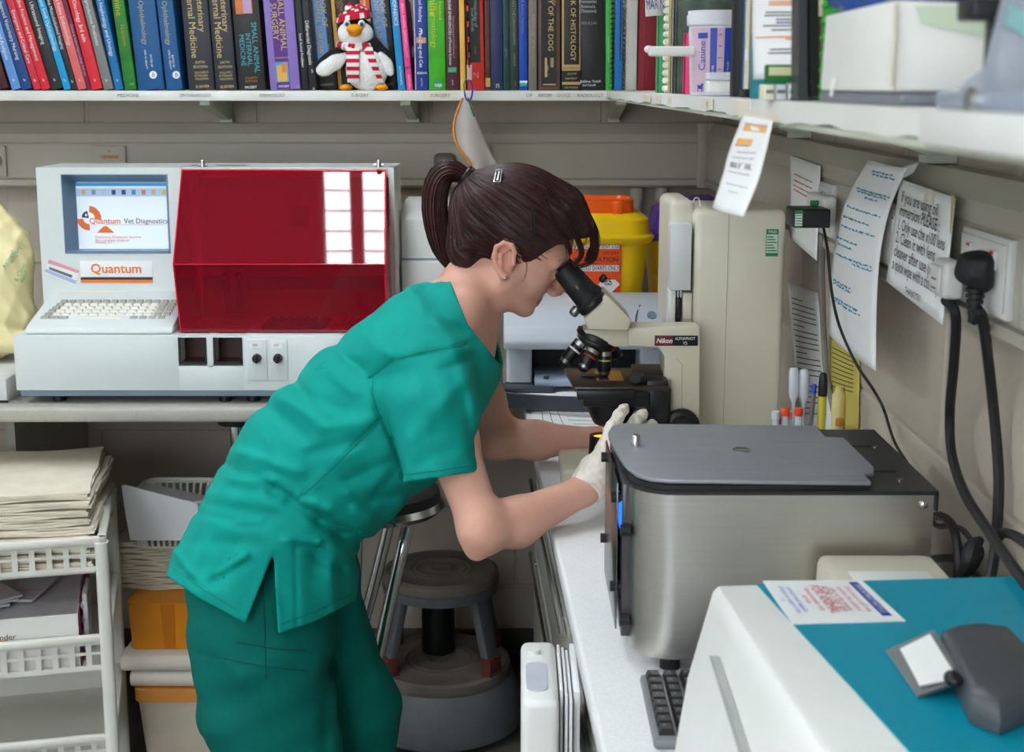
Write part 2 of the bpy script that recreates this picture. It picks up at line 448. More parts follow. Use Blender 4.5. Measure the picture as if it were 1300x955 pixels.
# wavy chipped lower edge
n = 60; ys = [0.35+(3.378-0.35)*i/n for i in range(n+1)]
top = [(.225, y, ZS) for y in ys]; bot = [(.225+.0015*math.sin(y*9), y, 1.5625-.0012*math.sin(y*23)-.001*math.sin(y*61)) for y in ys]
bb_ = [(X1-.002, y, 1.5625) for y in ys]; bt = [(X1-.002, y, ZS) for y in ys]
vs = top+bot+bb_+bt; k = n+1; F = []
for i in range(n):
    for a in range(4):
        a2 = (a+1) % 4; F.append((a*k+i, a*k+i+1, a2*k+i+1, a2*k+i))
F += [(0, k, 2*k, 3*k), (n, 3*k+n, 2*k+n, k+n)]
b.pts(vs, F); b.build('board', M_shelf, RS)
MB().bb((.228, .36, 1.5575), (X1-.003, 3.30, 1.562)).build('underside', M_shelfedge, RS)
MB().bb((.2232, .352, 1.5605), (.2252, .775, ZS+.0005), .0008).build('edge_strip', M_wht, RS, label='bright new edging strip')
for y in (1.75, 0.95, 2.6):
    b = MB(); b.prism([(X1-.003, y-.012, 1.557), (X1-.003, y-.012, 1.50), (X1-.02, y-.012, 1.50), (.40, y-.012, 1.547), (.40, y-.012, 1.557)], (0, .024, 0))
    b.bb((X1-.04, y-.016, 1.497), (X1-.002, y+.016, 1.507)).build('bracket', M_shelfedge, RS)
for (px, py) in ((895, 150), (985, 166)):
    q = PX(px, py, .25); MB().ell((q.x, q.y, 1.5565), (.006, .006, .004), 10, 6).build('screw_head', M_chrome, RS)
# shelf edge tape labels
M_tape = mat('cream_tape', (222, 214, 196), .6, var=.03)
for (x0, x1, s, tape, col) in ((148, 178, 'MEDICINE', 0, M_inkgrey), (228, 268, 'OPHTHALMOLOGY', 0, M_inkgrey), (330, 362, 'DERMATOLOGY', 0, M_inkgrey), (446, 468, 'SURGERY', 0, M_inkgrey), (540, 578, 'SURGERY', 1, M_inkgrey), (666, 678, 'OP', 0, mat('tan_ink', (150, 128, 100), .7, var=0)), (683, 701, 'ANATOMY', 0, M_ink), (707, 724, 'DOGS', 0, MATS['tan_ink']), (733, 766, 'RADIOLOGY', 0, MATS['tan_ink'])):
    a = P(x0, 122, 3.38); c = P(x1, 122, 3.38); mid = (a+c)/2; w = c.x-a.x
    par = BK
    if tape: par = MB().bb((a.x-.006, 3.3792, 1.559), (c.x+.006, 3.3802, 1.576)).build('tape_label', M_tape, BK)
    text(s, par, (mid.x, 3.3790, 1.5675), (1, 0, 0), (0, 0, 1), .0115, col, fit=w)
for (x0, x1, s) in ((816, 826, 'CT'), (832, 839, 'MRI'), (848, 853, 'US'), (893, 905, 'MISC'), (931, 952, '')):
    a = PX(x0, 128, .2245); c = PX(x1, 128, .2245)
    par = MB().bb((.2240, c.y, 1.5645), (.2249, a.y, 1.5765)).build('tape_label', M_tape, RS)
    if s: text(s, par, (.2240, (a.y+c.y)/2, 1.5705), (0, -1, 0), (0, 0, 1), .008, M_inkgrey, fit=abs(a.y-c.y)*.8)
# ------------------------------------------------------------------ worktops and cupboards
M_top = mat('speckled_worktop', (228, 228, 228), .35, var=.07, vscale=380)
M_topg = mat('grey_speckled_worktop', (172, 168, 158), .4, var=.09, vscale=420)
M_cab = mat('grey_cupboard_front', (176, 174, 164), .45, var=.03)
ZT = .92
def ctx(y): return .085 + (y-1.512)*(.040-.085)/(2.575-1.512)     # front edge of the side counter
ct = MB(); YN, YF = .55, 3.695
prof = []
ct.prism([(ctx(YN), YN, ZT-.03), (X1-.003, YN, ZT-.03), (X1-.003, YF, ZT-.03), (ctx(YF), YF, ZT-.03)], (0, 0, .03)); ct.bevel(.006, 3, 60)
tag(ct.build('worktop', M_top, None, (.3, 2.1, ZT-.03)), 'white speckled worktop on the side counter under the microscope and centrifuge', 'worktop')
bn = MB(); BX1 = ctx(3.3)-.004
bn.bb((-1.9, 2.885, ZT-.033), (ctx(3.68)-.004, 3.695, ZT), .008, 3)
WTG = tag(bn.build('worktop', M_topg, None, (-.95, 3.3, ZT-.033)), 'grey speckled bench top along the back wall under the desktop analyser', 'worktop')
p = P(302, 545, 2.94)
BL = MB().cyl((p.x, 2.94, 0.0), (p.x, 2.94, ZT-.045), .017).build('leg', M_chrome, WTG)
MB().cyl((p.x, 2.94, ZT-.046), (p.x, 2.94, ZT-.033), .042, .045).build('flange', M_black, BL)
MB().cyl((p.x, 2.94, 0.0), (p.x, 2.94, .012), .03).build('foot', M_black, BL)
# drawer cupboards below the side counter, long drawer lines with chrome rails
def cupboard(y0, y1, label, drawers):
    xm = (ctx(y0)+ctx(y1))/2
    t = thing('drawer_cupboard', (xm+.25, (y0+y1)/2, 0), label, 'cupboard')
    f = lambda y, d: ctx(y)+d
    MB().prism([(f(y0, .05), y0, .09), (X1-.02, y0, .09), (X1-.02, y1, .09), (f(y1, .05), y1, .09)], (0, 0, ZT-.03-.09)).build('body', M_cab, t)
    MB().prism([(f(y0, .09), y0, 0), (X1-.02, y0, 0), (X1-.02, y1, 0), (f(y1, .09), y1, 0)], (0, 0, .09)).build('plinth', M_black, t)
    z = ZT-.045
    for h in drawers:
        d = MB().prism([(f(y0, .030), y0+.004, z-h+.006), (f(y0, .0495), y0+.004, z-h+.006), (f(y1, .0495), y1-.004, z-h+.006), (f(y1, .030), y1-.004, z-h+.006)], (0, 0, h-.006)).bevel(.003, 2).build('drawer', M_cab, t)
        a = Vector((f(y0, .022), y0+.03, z-.014)); c = Vector((f(y1, .022), y1-.03, z-.014))
        hb = MB().tube([a, c], .006, 8)
        for q in (a*.92+c*.08, a*.08+c*.92): hb.cyl(q, q+Vector((.012, 0, 0)), .005, n=8)
        hb.build('handle', M_chrome, d); z -= h
cupboard(2.10, 3.05, 'pale grey drawer cupboard under the worktop below the microscope', (.14, .17, .24, .26))
cupboard(1.15, 2.095, 'pale grey drawer cupboard under the worktop below the centrifuge', (.14, .17, .24, .26))
# ================================================================== books on the back shelf
def cmat(c, rough=.45, var=.05, **k): return mat('col_%d_%d_%d_%d' % (c[0], c[1], c[2], int(rough*100)), c, rough, var=var, **k)
M_page = mat('book_pages', (226, 218, 198), .8, var=.06, vscale=60)
M_gold = mat('gold_print', (206, 176, 110), .5, var=0)
PXM = 3.40/FPX/1.0137
BOOKS = []
def book(x0, x1, slope, col, label, lines=(), Y=3.402, h=.29, top_off=0, var=.05, rough=.45, panels=(), group='books on the back wall shelf', kind='book', depth=.185):
    """lines: (text, end_y px, across 0..1, size m, colour, mode, length fit m)"""
    a = P(x0, 112.5, Y); b = P(x1, 112.5, Y); w = (b.x-a.x)*.985
    tt = slope - (650-(x0+x1)/2)/9700.0
    th = math.atan(tt)
    up = Vector((-math.sin(th), 0, math.cos(th))); rt = Vector((math.cos(th), 0, math.sin(th))); back = Vector((0, 1, 0))
    o = Vector((a.x, Y, ZS+.0004 + (0 if th >= 0 else w*math.sin(-th)))); w *= math.cos(th)
    t = thing(kind, o, label, 'book', group)
    R = Matrix((rt, back, up)).transposed()
    def bx(m, lo, hi, r=0):
        lo = Vector(lo); hi = Vector(hi); c = (lo+hi)/2; m.box(o+R@c, hi-lo, r, 2, R)
    m = MB(); bt = min(.003, w*.22)
    bx(m, (0, 0, 0), (w, .004, h), .0015); bx(m, (0, .0035, 0), (bt, depth, h)); bx(m, (w-bt, .0035, 0), (w, depth, h))
    cov = m.build('cover', cmat(col, rough, var), t)
    m = MB(); bx(m, (bt, .0042, .003), (w-bt, depth-.004, h-.003)); m.build('pages', M_page, t)
    def at(ac, y): return o + rt*(w*ac) + up*((112.5-y)*PXM/math.cos(th)) 
    for pi, (ac0, ac1, y0, y1, c) in enumerate(panels):
        e_ = .0004+.00025*pi
        m = MB(); q0 = at(ac0, y1); q1 = at(ac1, y1); hh = (y1-y0)*PXM/math.cos(th)
        m.pts([q0-back*e_, q1-back*e_, q1+up*hh-back*e_, q0+up*hh-back*e_], [(0, 1, 2, 3)]); m.build('spine_panel', cmat(c, .5, 0.0), cov)
    for ln in lines:
        s, y, ac, size, c = ln[:5]; mode = ln[5] if len(ln) > 5 else 'D'; fit = ln[6] if len(ln) > 6 else None
        q = at(ac, y) - back*(.0006+.00025*len(panels))
        cm = cmat(c, .5, 0.0)
        if mode == 'D': text(s, cov, q, -up, rt, size, cm, align='RIGHT', off=.0003, fit=fit)
        elif mode == 'H': text(s, cov, q, rt, up, size, cm, align='CENTER', off=.0003, fit=fit or w*.85)
    BOOKS.append(t); return t
W_ = (238, 238, 238); G_ = (206, 178, 116)
def logo(y=101, ac=.5, s=.010): return ('b', y, ac, s, W_, 'H')
book(-6, 12, .30, (70, 14, 22), 'dark red book at the very end of the shelf, next to the pale blue one')
book(15.2, 27.7, .315, (98, 150, 216), 'pale blue leaning book beside the navy one', [('and Analgesia', 76, .5, .0125, W_), logo()])
book(28.4, 42.2, .318, (24, 70, 134), 'navy blue leaning book between pale blue and red ones', [('Advanced Veterinary Nursing', 76, .5, .0125, W_), logo()])
book(43.3, 53.2, .32, (214, 44, 62), 'red leaning book next to the navy one', [('Emergency and Critical Care', 80, .5, .011, W_), logo()])
book(53.4, 65.1, .318, (220, 34, 50), 'bright red leaning book beside the wide black one', [('Feline Practice and Management', 77, .5, .012, W_), logo()])
book(65.8, 81, .312, (36, 36, 38), 'wide black leaning book between red and cyan ones', [('Small Animal Ultrasound Imaging', 57, .5, .013, W_), logo()])
book(81.2, 90.8, .305, (0, 160, 220), 'bright cyan leaning book between two black ones', [('Avian and Small Ophthalmology', 65, .5, .012, W_), logo()])
book(91.4, 99, .30, (38, 36, 34), 'thin black leaning book between cyan and salmon ones', [('Canine and Feline Musculoskeletal Imaging', 62, .5, .0105, W_), logo(102)])
book(99.2, 110.8, .29, (228, 106, 104), 'salmon pink leaning book beside the thin maroon one', [('Canine and Feline Endocrinology', 58, .5, .012, W_), logo()])
book(111, 116.3, .285, (120, 20, 62), 'thin maroon leaning book between salmon and red ones', [('Canine & Feline Haematology 2nd edn', 95, .5, .008, (216, 170, 190))])
book(116.7, 131.3, .27, (222, 34, 50), 'broad red leaning book beside the grey one', [('Canine & Feline Oncology 3rd edn', 54, .5, .0135, W_), logo()])
book(132.2, 144.7, .257, (128, 128, 128), 'grey leaning book between red and blue ones', [('and Reproductive Problems', 58, .5, .0125, W_), logo()])
book(146.5, 157.2, .225, (10, 112, 178), 'mid blue leaning book next to the first green one', [('Canine and Feline Nephrology and Urology', 71, .5, .0125, W_), logo()])
book(158.5, 173.8, .15, (34, 122, 34), 'green book with yellow title beside the twin blue volumes', [('nine', 21, .45, .022, (206, 170, 40)), ('Nutrition', 58, .55, .013, (190, 150, 30)), ('cap', 105, .65, .009, (120, 210, 170), 'H')], var=.35)
OB = (18, 84, 140)
for (a, b_, l) in ((175.5, 209.5, 'thick blue ophthalmology volume with round white emblem'), (211.5, 232, 'slim blue ophthalmology volume beside the dark gap')):
    t_ = book(a, b_, .115, OB, l, [('Veterinary Ophthalmology', 57, .46, .0165, (170, 168, 120)), ('EDITED BY', 85, .62, .0062, W_), ('KIRK N. GELATT', 87, .42, .0062, W_)], h=.30)
    q = P((a+b_)/2+2, 95, 3.4012); o_ = MB(); o_.cyl((q.x, 3.4015, q.z), (q.x, 3.4008, q.z), .009, n=24); e_ = o_.build('emblem', cmat(W_, .5, 0), t_)
    text('b', e_, (q.x, 3.4006, q.z), (1, 0, 0), (0, 0, 1), .016, cmat((20, 60, 110), .5, 0), shear=.2, off=.0002)
VM = (44, 46, 54)
for (a, b_, l, v) in ((240, 273.2, 'charcoal internal medicine volume with gold lettering beside the gap', 'VOLUME II'), (274.5, 301.5, 'second charcoal internal medicine volume with gold lettering', 'VOLUME I')):
    book(a, b_, .088, VM, l, [('Veterinary', 41, .70, .022, G_), ('Internal Medicine', 73, .33, .0235, G_), ('SIXTH', 78.5, .52, .0085, G_, 'H'), ('EDITION', 84, .52, .0085, G_, 'H'), (v, 91, .54, .007, G_, 'H'), ('ETTINGER', 95, .52, .007, G_, 'H'), ('FELDMAN', 99, .54, .007, G_, 'H'), ('ELSEVIER', 108.5, .54, .0085, G_, 'H')], h=.29)
book(303.6, 338, .085, (34, 32, 32), 'black internal medicine book with turquoise capitals and a dog picture', [('SMALL ANIMAL', 92, .74, .0175, (70, 160, 176)), ('INTERNAL', 83, .49, .0165, (70, 160, 176)), ('MEDICINE', 83, .25, .0165, (70, 160, 176)), ('FOURTH', 98, .5, .0075, (190, 110, 40), 'H'), ('EDITION', 102, .5, .0075, (190, 110, 40), 'H'), ('MOSBY', 109.5, .45, .009, W_, 'H')], panels=[(.12, .74, -12, 18.5, (214, 120, 60)), (.4, .7, -5, 18.0, (176, 150, 190))])
book(343.5, 382, .085, (136, 112, 186), 'lilac surgery book with a purple band and golden dog picture', [('SMALL ANIMAL', 64, .56, .0205, G_), ('SURGERY', 51, .32, .0205, G_), ('MOSBY', 108.5, .46, .008, W_, 'H'), ('THIRD EDITION', 73, .48, .0048, G_, 'H')], panels=[(.22, .68, -30, 112, (86, 34, 126)), (.22, .66, 78, 103, (60, 150, 196)), (.27, .60, 82, 102, (222, 166, 70)), (.44, .62, 79, 91, (206, 130, 60))])
book(384, 392.6, .094, (22, 22, 26), 'thin black book with white title beside the lilac one', [('Small Animal Practice', 81, .4, .0085, W_), ('Clinics', 84, .4, .008, W_)])
book(393.2, 402.4, .094, (26, 26, 28), 'second thin black book with bold white title', [('Differential Diagnosis', 81, .45, .012, W_), ('S', 89, .6, .012, W_, 'H'), ('a', 110, .6, .012, W_, 'H')])
TB = [('TEXTBOOK OF', 34, .62, .0195, G_), ('SMALL ANIMAL SURGERY', 73, .30, .0185, G_), ('Third Edition', 72, .72, .006, G_), ('VOLUME 1', 95, .42, .0075, G_, 'H'), ('SAUNDERS', 106, .42, .0075, G_, 'H')]
book(404.5, 429.3, .094, (38, 36, 38), 'black textbook with blue panel behind the toy penguin flipper', TB, Y=3.468, panels=[(.04, .68, -30, 85, (96, 150, 206))])
book(430, 435.3, .094, (196, 146, 62), 'thin tan book behind the toy penguin', Y=3.468)
book(436.2, 449.5, .094, (44, 36, 28), 'dark brown book with gold title behind the penguin hat', [('INTRAVENOUS', 24, .5, .012, (150, 120, 70)), ('ANAESTHESIA', 10, .2, .008, (150, 120, 70))], Y=3.468)
book(450, 466, .094, (24, 22, 24), 'black book hidden behind the penguin body', Y=3.468)
book(467, 479, .094, (222, 96, 30), 'orange book behind the penguin pompom', [('Notes', 10, .5, .012, W_)], Y=3.468, panels=[(0, 1, 14, 26, (230, 220, 206))])
book(480.5, 504.5, .094, (40, 38, 40), 'second black textbook with blue panel beside the cyan spine', TB, Y=3.468, panels=[(.04, .70, -30, 80, (96, 150, 206))])
book(505.5, 515, .09, (4, 136, 196), 'cyan orthopaedics book between black textbook and pink one', [('ORTHOPAEDICS', 33, .5, .0125, W_), ('BUTTERWORTH', 106, .5, .006, W_)])
book(516.4, 524.2, .09, (234, 62, 140), 'short pink book leaning on the cyan one', [('SMALL ANIMAL DERMATOLOGY', 72, .5, .0088, (250, 200, 222)), ('BLACKWELL', 111, .55, .006, W_)], h=.216, panels=[(0, 1, 83, 86.5, (130, 60, 100))])
m_ = MB().ell(P(524.2, 66, 3.47), (.0065, .012, .015), 12, 8)
BP = tag(m_.build('bookend', M_wht, None, P(523, 64, 3.47)), 'white plastic knob of a bookend in the gap beside the pink book', 'bookend')
bpx = P(525.6, 112, 3.47).x; q = MB().bb((bpx-.001, 3.50, ZS+.0003), (bpx+.0005, 3.57, ZS+.11), .0004); q.build('plate', M_black, BP)
book(527.2, 544, .02, (28, 52, 140), 'navy blue nursing book with a pale edge and a large figure 3', [('Advanced Reading', 28, .5, .0115, W_), ('The Dog and Cat', 84, .48, .0125, W_), ('3', 40, .5, .021, W_, 'H'), ('BSAVA', 91, .55, .008, W_, 'H'), ('series', 108, .52, .009, (150, 170, 220))], panels=[(.0, .07, -20, 112, (200, 196, 214)), (.15, .9, 47, 54, (206, 150, 120))])
book(544.6, 566.5, .02, (62, 166, 24), 'bright lime green book with a yellow title', [('Canine', 21, .34, .0265, (228, 214, 40)), ('Dermatology', 60, .36, .0185, (196, 200, 20)), ('A handbook', 26, .75, .009, (240, 220, 60)), ('cap', 105.5, .56, .013, W_, 'H')], var=.3, panels=[(.32, .78, 101, 110, (30, 150, 110))])
book(567, 583.8, .02, (76, 26, 44), 'dark maroon book with a green label low on its spine', [('EQUINE EMERGENCIES of Practice Science', 81, .34, .0088, W_), ('Feline Diseases and Oral Diseases of', 72, .62, .0065, (190, 150, 160)), ('press', 106, .48, .0055, (220, 200, 206))], panels=[(.15, .78, 84, 90, (60, 160, 120))])
book(584.6, 591.5, .02, (230, 176, 70), 'slim yellow book behind the hanging chain')
book(593.8, 615.6, .02, (206, 44, 34), 'red book with a large black panel beside the yellow one', [('Dermatology of', 34, .56, .012, (150, 150, 150)), ('Small Animals', 40, .36, .010, (150, 150, 150)), ('muller', 68, .5, .007, (120, 120, 120)), ('N', 94, .5, .02, (230, 150, 140), 'H')], panels=[(.14, .80, -30, 78, (28, 26, 26))])
book(616, 623, .01, (84, 40, 30), 'thin brown book with a gold foot between red and navy', [('ENDOCRINOLOGY', 84, .5, .0075, (140, 90, 60))], panels=[(.1, .95, 97, 108, (196, 156, 70))])
book(623.4, 639, .01, (30, 44, 88), 'dark navy book with a small yellow emblem', [('n', 106, .55, .02, (216, 210, 120), 'H')])
book(639.3, 647.5, .01, (14, 62, 60), 'dark teal slim book beside the navy one', [('veterinary', 72, .5, .006, (120, 160, 150))])
book(647.8, 659, .01, (34, 54, 42), 'dark green slim book beside the cobalt one', [('ANAESTHESIA', 28, .5, .0105, (150, 150, 120)), ('RADIOGRAPHY', 57, .5, .008, (150, 150, 120)), ('WRIGHT', 83, .5, .008, (150, 150, 120)), ('press', 107, .6, .006, (150, 150, 120))])
book(659.3, 670, .01, (16, 66, 176), 'cobalt blue book with white and green foot bands', [('Small Animal Nutrition', 42, .5, .010, (130, 140, 170))], panels=[(.05, .95, 100.5, 103, (220, 230, 230)), (.05, .95, 103, 107, (40, 170, 150))])
book(671, 681.5, .0, (128, 116, 104), 'grey brown cloth book beside the cobalt one', [('RADIOLOGY VETERINARIAN', 83, .6, .0095, (168, 154, 136))])
book(683.4, 711.5, .0, (96, 66, 56), 'broad brown book with a black and gold panel', [('ANATOMY OF THE DOG', 64, .56, .0175, G_), ("Miller's", 95, .40, .009, G_), ('GUIDE TO', 8, .72, .009, G_)], panels=[(.14, .84, -30, 108, (32, 30, 30)), (.22, .80, 104.5, 106, (180, 150, 96)), (.30, .40, 72, 96, (190, 160, 104)), (.56, .70, 72, 84, (170, 140, 90))])
book(713, 737.4, .0, (32, 30, 30), 'black histology book with a gold border', [('TEXTBOOK OF HISTOLOGY', 76, .60, .0175, G_), ('SIXTH EDITION', 85, .5, .006, (40, 36, 30), 'H'), ('BLOOM', 92, .55, .006, G_, 'H'), ('FAWCETT', 98, .5, .006, G_, 'H'), ('SAUNDERS', 109, .5, .0065, G_, 'H')], panels=[(.02, .12, -30, 84, (186, 152, 96)), (.94, .99, -30, 88, (186, 152, 96)), (.02, .99, 80.5, 88, (186, 152, 96)), (.02, .99, 102, 105.5, (186, 152, 96))])
book(738, 768.7, .0, (26, 26, 28), 'widest black book with small white lines of print', [('Domestic', 3, .28, .011, (190, 190, 190), 'H'), ('Animals', 9, .28, .011, (190, 190, 190), 'H'), ('(Disease)', 14.5, .28, .011, (190, 190, 190), 'H'), ('BOULLIN', 29.5, .32, .009, (150, 150, 150), 'H'), ('Bailliere, Tindall', 101.5, .38, .008, W_, 'H'), ('and Cassell', 106, .32, .007, W_, 'H')])
book(768.9, 777, .0, (62, 172, 64), 'slim green book between wide black and blue spiral ones', [('veterinary laboratory guide', 78, .5, .0055, (160, 220, 160))])
def spiral_book(x0, x1, col, label, cmwire, Y=3.40, h=.27, name='spiral_notebook', dark=None):
    a = P(x0, 112, Y); b = P(x1, 112, Y)
    t = thing(name, (a.x, Y, ZS+.0004), label, 'notebook', 'spiral bound notebooks')
    cv = MB().bb((a.x, Y, ZS+.0004), (b.x, Y+.016, ZS+h), .002).build('cover', cmat(col, .5), t)
    if dark: MB().bb((a.x+.012, Y-.0006, ZS+.07), (b.x-.004, Y+.0005, ZS+h-.06)).build('cover_panel', cmat(dark, .5), cv)
    n = int(h/.0115)
    for i in range(n):
        z = ZS+.008+i*.0115; m = MB()
        ring = [(a.x-.004+.007*math.cos(k), Y+.008+.013*math.sin(k), z+.002*math.sin(k)) for k in [2*math.pi*j/10 for j in range(11)]]
        m.tube(ring, .0011, 5, False); m.build('binding_ring', cmwire, t)
    return t
spiral_book(779.5, 789.5, (24, 116, 190), 'blue spiral notebook with black wire next to the slim green book', M_black, dark=(26, 26, 28))
spiral_book(794, 808, (196, 194, 188), 'pale grey spiral notebook standing beside the crimson binder', M_chrome, Y=3.395)
t_ = book(809, 834, -.03, (124, 16, 30), 'crimson ring binder between grey notebook and green folder', kind='ring_binder', panels=[(.0, .36, -30, 112, (140, 26, 40)), (.36, .38, -30, 112, (60, 6, 14))])
t_['group'] = 'binders on the shelf corner'
book(866, 880, .0, (134, 76, 58), 'terracotta book showing above the measuring tub rim')
book(881, 891, .0, (10, 96, 108), 'teal book with white capitals above the measuring tub', [('NUTRITION', 34, .5, .014, W_), ('OF', 6, .5, .014, W_)])
book(892, 909, .0, (150, 144, 138), 'grey book above the measuring tub')
book(910.5, 927, .0, (30, 104, 176), 'plain blue folder book above the measuring tub')

# ================================================================== toy penguin
M_fur = mat('plush_white', (236, 234, 232), .95, var=.06, vscale=90, bump=.9, bscale=260)
M_furb = mat('plush_black', (24, 24, 28), .95, var=.3, vscale=90, bump=.9, bscale=260)
M_or = mat('plush_orange', (246, 160, 10), .7, var=.06, bump=.3)
M_red = mat('knit_red', (196, 24, 50), .9, var=.1, vscale=200, bump=.6, bscale=500)
M_wool = mat('knit_white', (236, 230, 228), .9, var=.05, vscale=200, bump=.6, bscale=500)
py = 3.418; pc = P(467, 113, py); s = PXM
PG = thing('toy_penguin', (pc.x, py, ZS), 'plush toy penguin in a red striped hat and scarf on the shelf edge', 'toy')
def pp(x, y, dy=0): return Vector((pc.x+(x-467)*s, py+dy, ZS+.001+(113.5-y)*s))
vs, q = implicit([EL(pp(467, 88), (.055, .034, .052), k=.02), EL(pp(466, 70), (.046, .030, .04), k=.02), EL(pp(467, 60, -.002), (.03, .026, .03), k=.02)], .004); np_mesh('body', relax(vs, q), q, M_furb, PG)
vs, q = implicit([EL(pp(467, 90, -.016), (.050, .028, .047), k=.02), EL(pp(465, 76, -.014), (.038, .022, .03), k=.02)], .0035, post=lambda p, D: D+.0016*np.sin(p[:, 0]*420)*np.sin(p[:, 2]*390)); np_mesh('belly', vs, q, M_fur, PG)
vs, q = implicit([EL(pp(452, 41, -.004), (.045, .036, .038), k=.02)], .004)
hd = MB().ell(pp(453, 42, .002), (.043, .034, .038), 24, 16).build('head', M_furb, PG)
m = MB(); m.ell(pp(445, 44, -.014), (.027, .024, .028), 20, 14).ell(pp(462, 44, -.014), (.027, .024, .027), 20, 14); m.ell(pp(453, 51, -.012), (.034, .026, .02), 20, 14); m.build('face', M_fur, hd)
m = MB(); m.ell(pp(454, 38.5, -.044), (.019, .020, .012), 20, 12); m.ell(pp(454, 43, -.038), (.016, .014, .009), 16, 10); m.build('beak', M_or, hd)
for (x, nm) in ((444, 'a'), (462.5, 'b')):
    m = MB().ell(pp(x, 32, -.034), (.0085, .006, .0095), 16, 12); e = m.build('eye', M_wht, hd)
    MB().ell(pp(x+.2, 32.5, -.0385), (.0050, .0035, .006), 14, 10).build('iris', cmat((60, 140, 190), .3, 0), hd)
    MB().ell(pp(x+.4, 32.5, -.0412), (.0026, .0018, .0034), 12, 8).build('pupil', M_black, hd)
# hat: ribbed dome with white ticks, brim and pompom
hat = MB(); n = 44
def hp(k, j):
    t = 2*math.pi*k/n; f = j/7; ang = f*1.35; r = math.cos(ang)
    q = pp(451, 27); return Vector((q.x+.043*r*math.cos(t)*(1+.02*(k % 2)), q.y+.036*r*math.sin(t)*(1+.02*(k % 2)), q.z+.033*math.sin(ang)-.012*(math.cos(t)*-.6)))
vs = [hp(k, j) for j in range(8) for k in range(n)]; fs = [(j*n+k, j*n+(k+1) % n, (j+1)*n+(k+1) % n, (j+1)*n+k) for j in range(7) for k in range(n)]
V0 = [hat.bm.verts.new(v) for v in vs]
for i, f in enumerate(fs):
    j, k = i//n, i % n; g = hat.bm.faces.new([V0[a] for a in f]); g.material_index = 1 if ((k//2+j//2) % 3 == 0 and j not in (2, 5)) else 0
hat.bm.faces.new([V0[7*n+k] for k in range(n)])
hato = hat.build('hat', [M_red, M_wool], PG)
pm = MB()
for i in range(26):
    a = rng.normal(size=3); a /= np.linalg.norm(a); c = pp(449, 13)+Vector(a)*.011
    pm.ell(c, (.0075, .0075, .006), 8, 6, mi=i % 2)
pm.build('pompom', [M_red, M_wool], hato)
sc_ = MB()
ring = [pp(454, 59)+Vector((.040*math.cos(t), .030*math.sin(t)-.004, .004*math.cos(t*2))) for t in [2*math.pi*k/32 for k in range(33)]]
for k in range(32): sc_.tube(ring[k:k+2], .0095, 10, False, mi=(k//2) % 2)
def strip(x0, x1, y0, x2, x3, y1, nb, dy0, dy1):
    for k in range(nb):
        f0, f1 = k/nb, (k+1)/nb
        def q(f, xa, xb): return pp(xa+(xb-xa)*f, y0+(y1-y0)*f, dy0+(dy1-dy0)*f-.012*math.sin(f*3.1))
        a, b, c, d = q(f0, x0, x2), q(f0, x1, x3), q(f1, x1, x3), q(f1, x0, x2)
        sc_.prism([a, b, c, d], (0, -.005, 0), mi=k % 2)
strip(443.5, 459.5, 60, 444, 459, 104, 9, -.036, -.040)
strip(463, 475, 60, 483, 489, 104, 9, -.030, -.030)
sc_.build('scarf', [M_wool, M_red], PG)
tl = MB(); a = pp(489, 104, -.031); 
for k in range(3): tl.tube([a, a+Vector((.004+.003*k, 0, -.014))], .0006, 4)
tl.build('scarf_fringe', M_wool, PG)
for sgn, pts_ in ((-1, [(440, 66), (428, 74), (415, 82), (408, 85)]), (1, [(474, 62), (482, 70), (491, 78), (497, 87)])):
    prim = [RC(pp(*pts_[i], -.004), pp(*pts_[i+1], -.010), r0, r1, .01, sy=.6) for i, (r0, r1) in enumerate(((.018, .021), (.021, .019), (.019, .009)))]
    vs, q = implicit(prim, .003); f = np_mesh('flipper', vs, q, M_furb, PG)
    off = Vector((0, -.008, -.0085))
    prim = [RC(pp(*pts_[i], -.008)+off, pp(*pts_[i+1], -.014)+off, r0*.8, r1*.8, .01, sy=.6) for i, (r0, r1) in enumerate(((.010, .019), (.019, .018), (.018, .011)))]
    vs, q = implicit(prim, .003); np_mesh('flipper_lining', vs, q, M_fur, f)
for x in (441, 486): MB().ell(pp(x, 110, -.026), (.015, .018, .0075), 16, 10).build('foot', M_or, PG)

# ================================================================== chain, clip and hanging pouch
CH = thing('hanging_chain', P(596, 100, 3.345), 'black plastic chain hanging in front of the yellow book', 'chain')
lm = MB(); ring = [(.0042*math.cos(t), 0, .0078*math.sin(t)+(.0032 if math.sin(t) > 0 else -.0032)) for t in [2*math.pi*k/14 for k in range(15)]]
lm.tube([Vector(p) for p in ring], .0016, 6, False); bmesh.ops.recalc_face_normals(lm.bm, faces=lm.bm.faces[:])
lme = bpy.data.meshes.new('link'); lm.bm.to_mesh(lme); lm.bm.free(); lme.materials.append(M_black); lme.polygons.foreach_set('use_smooth', [True]*len(lme.polygons))
zt = P(596, 84, 3.345).z; n = int((ZC-zt)/.0178)
for i in range(n):
    p = P(596, 84, 3.345); o = bpy.data.objects.new('link', lme); C.objects.link(o); o.parent = CH
    o.location = Vector((p.x-.0018*i*.35 if i < 12 else p.x-.0018*12*.35, 3.345, zt+.0178*i+.008)) - ORG[CH.name]; o.rotation_euler = (0, 0, .35 if i % 2 else 1.25)
hk = Vector((P(596, 84, 3.345).x-.00756, 3.345, ZC)); MB().cyl(hk, hk-Vector((0, 0, .02)), .006).build('hook', M_steel, CH)
a, b_ = P(597, 84, 3.345), P(595, 100, 3.345); MB().box((a+b_)/2, (.012, .004, (a-b_).length+.006), .001).build('strap', mat('pink_strap', (206, 170, 160), .7), CH)
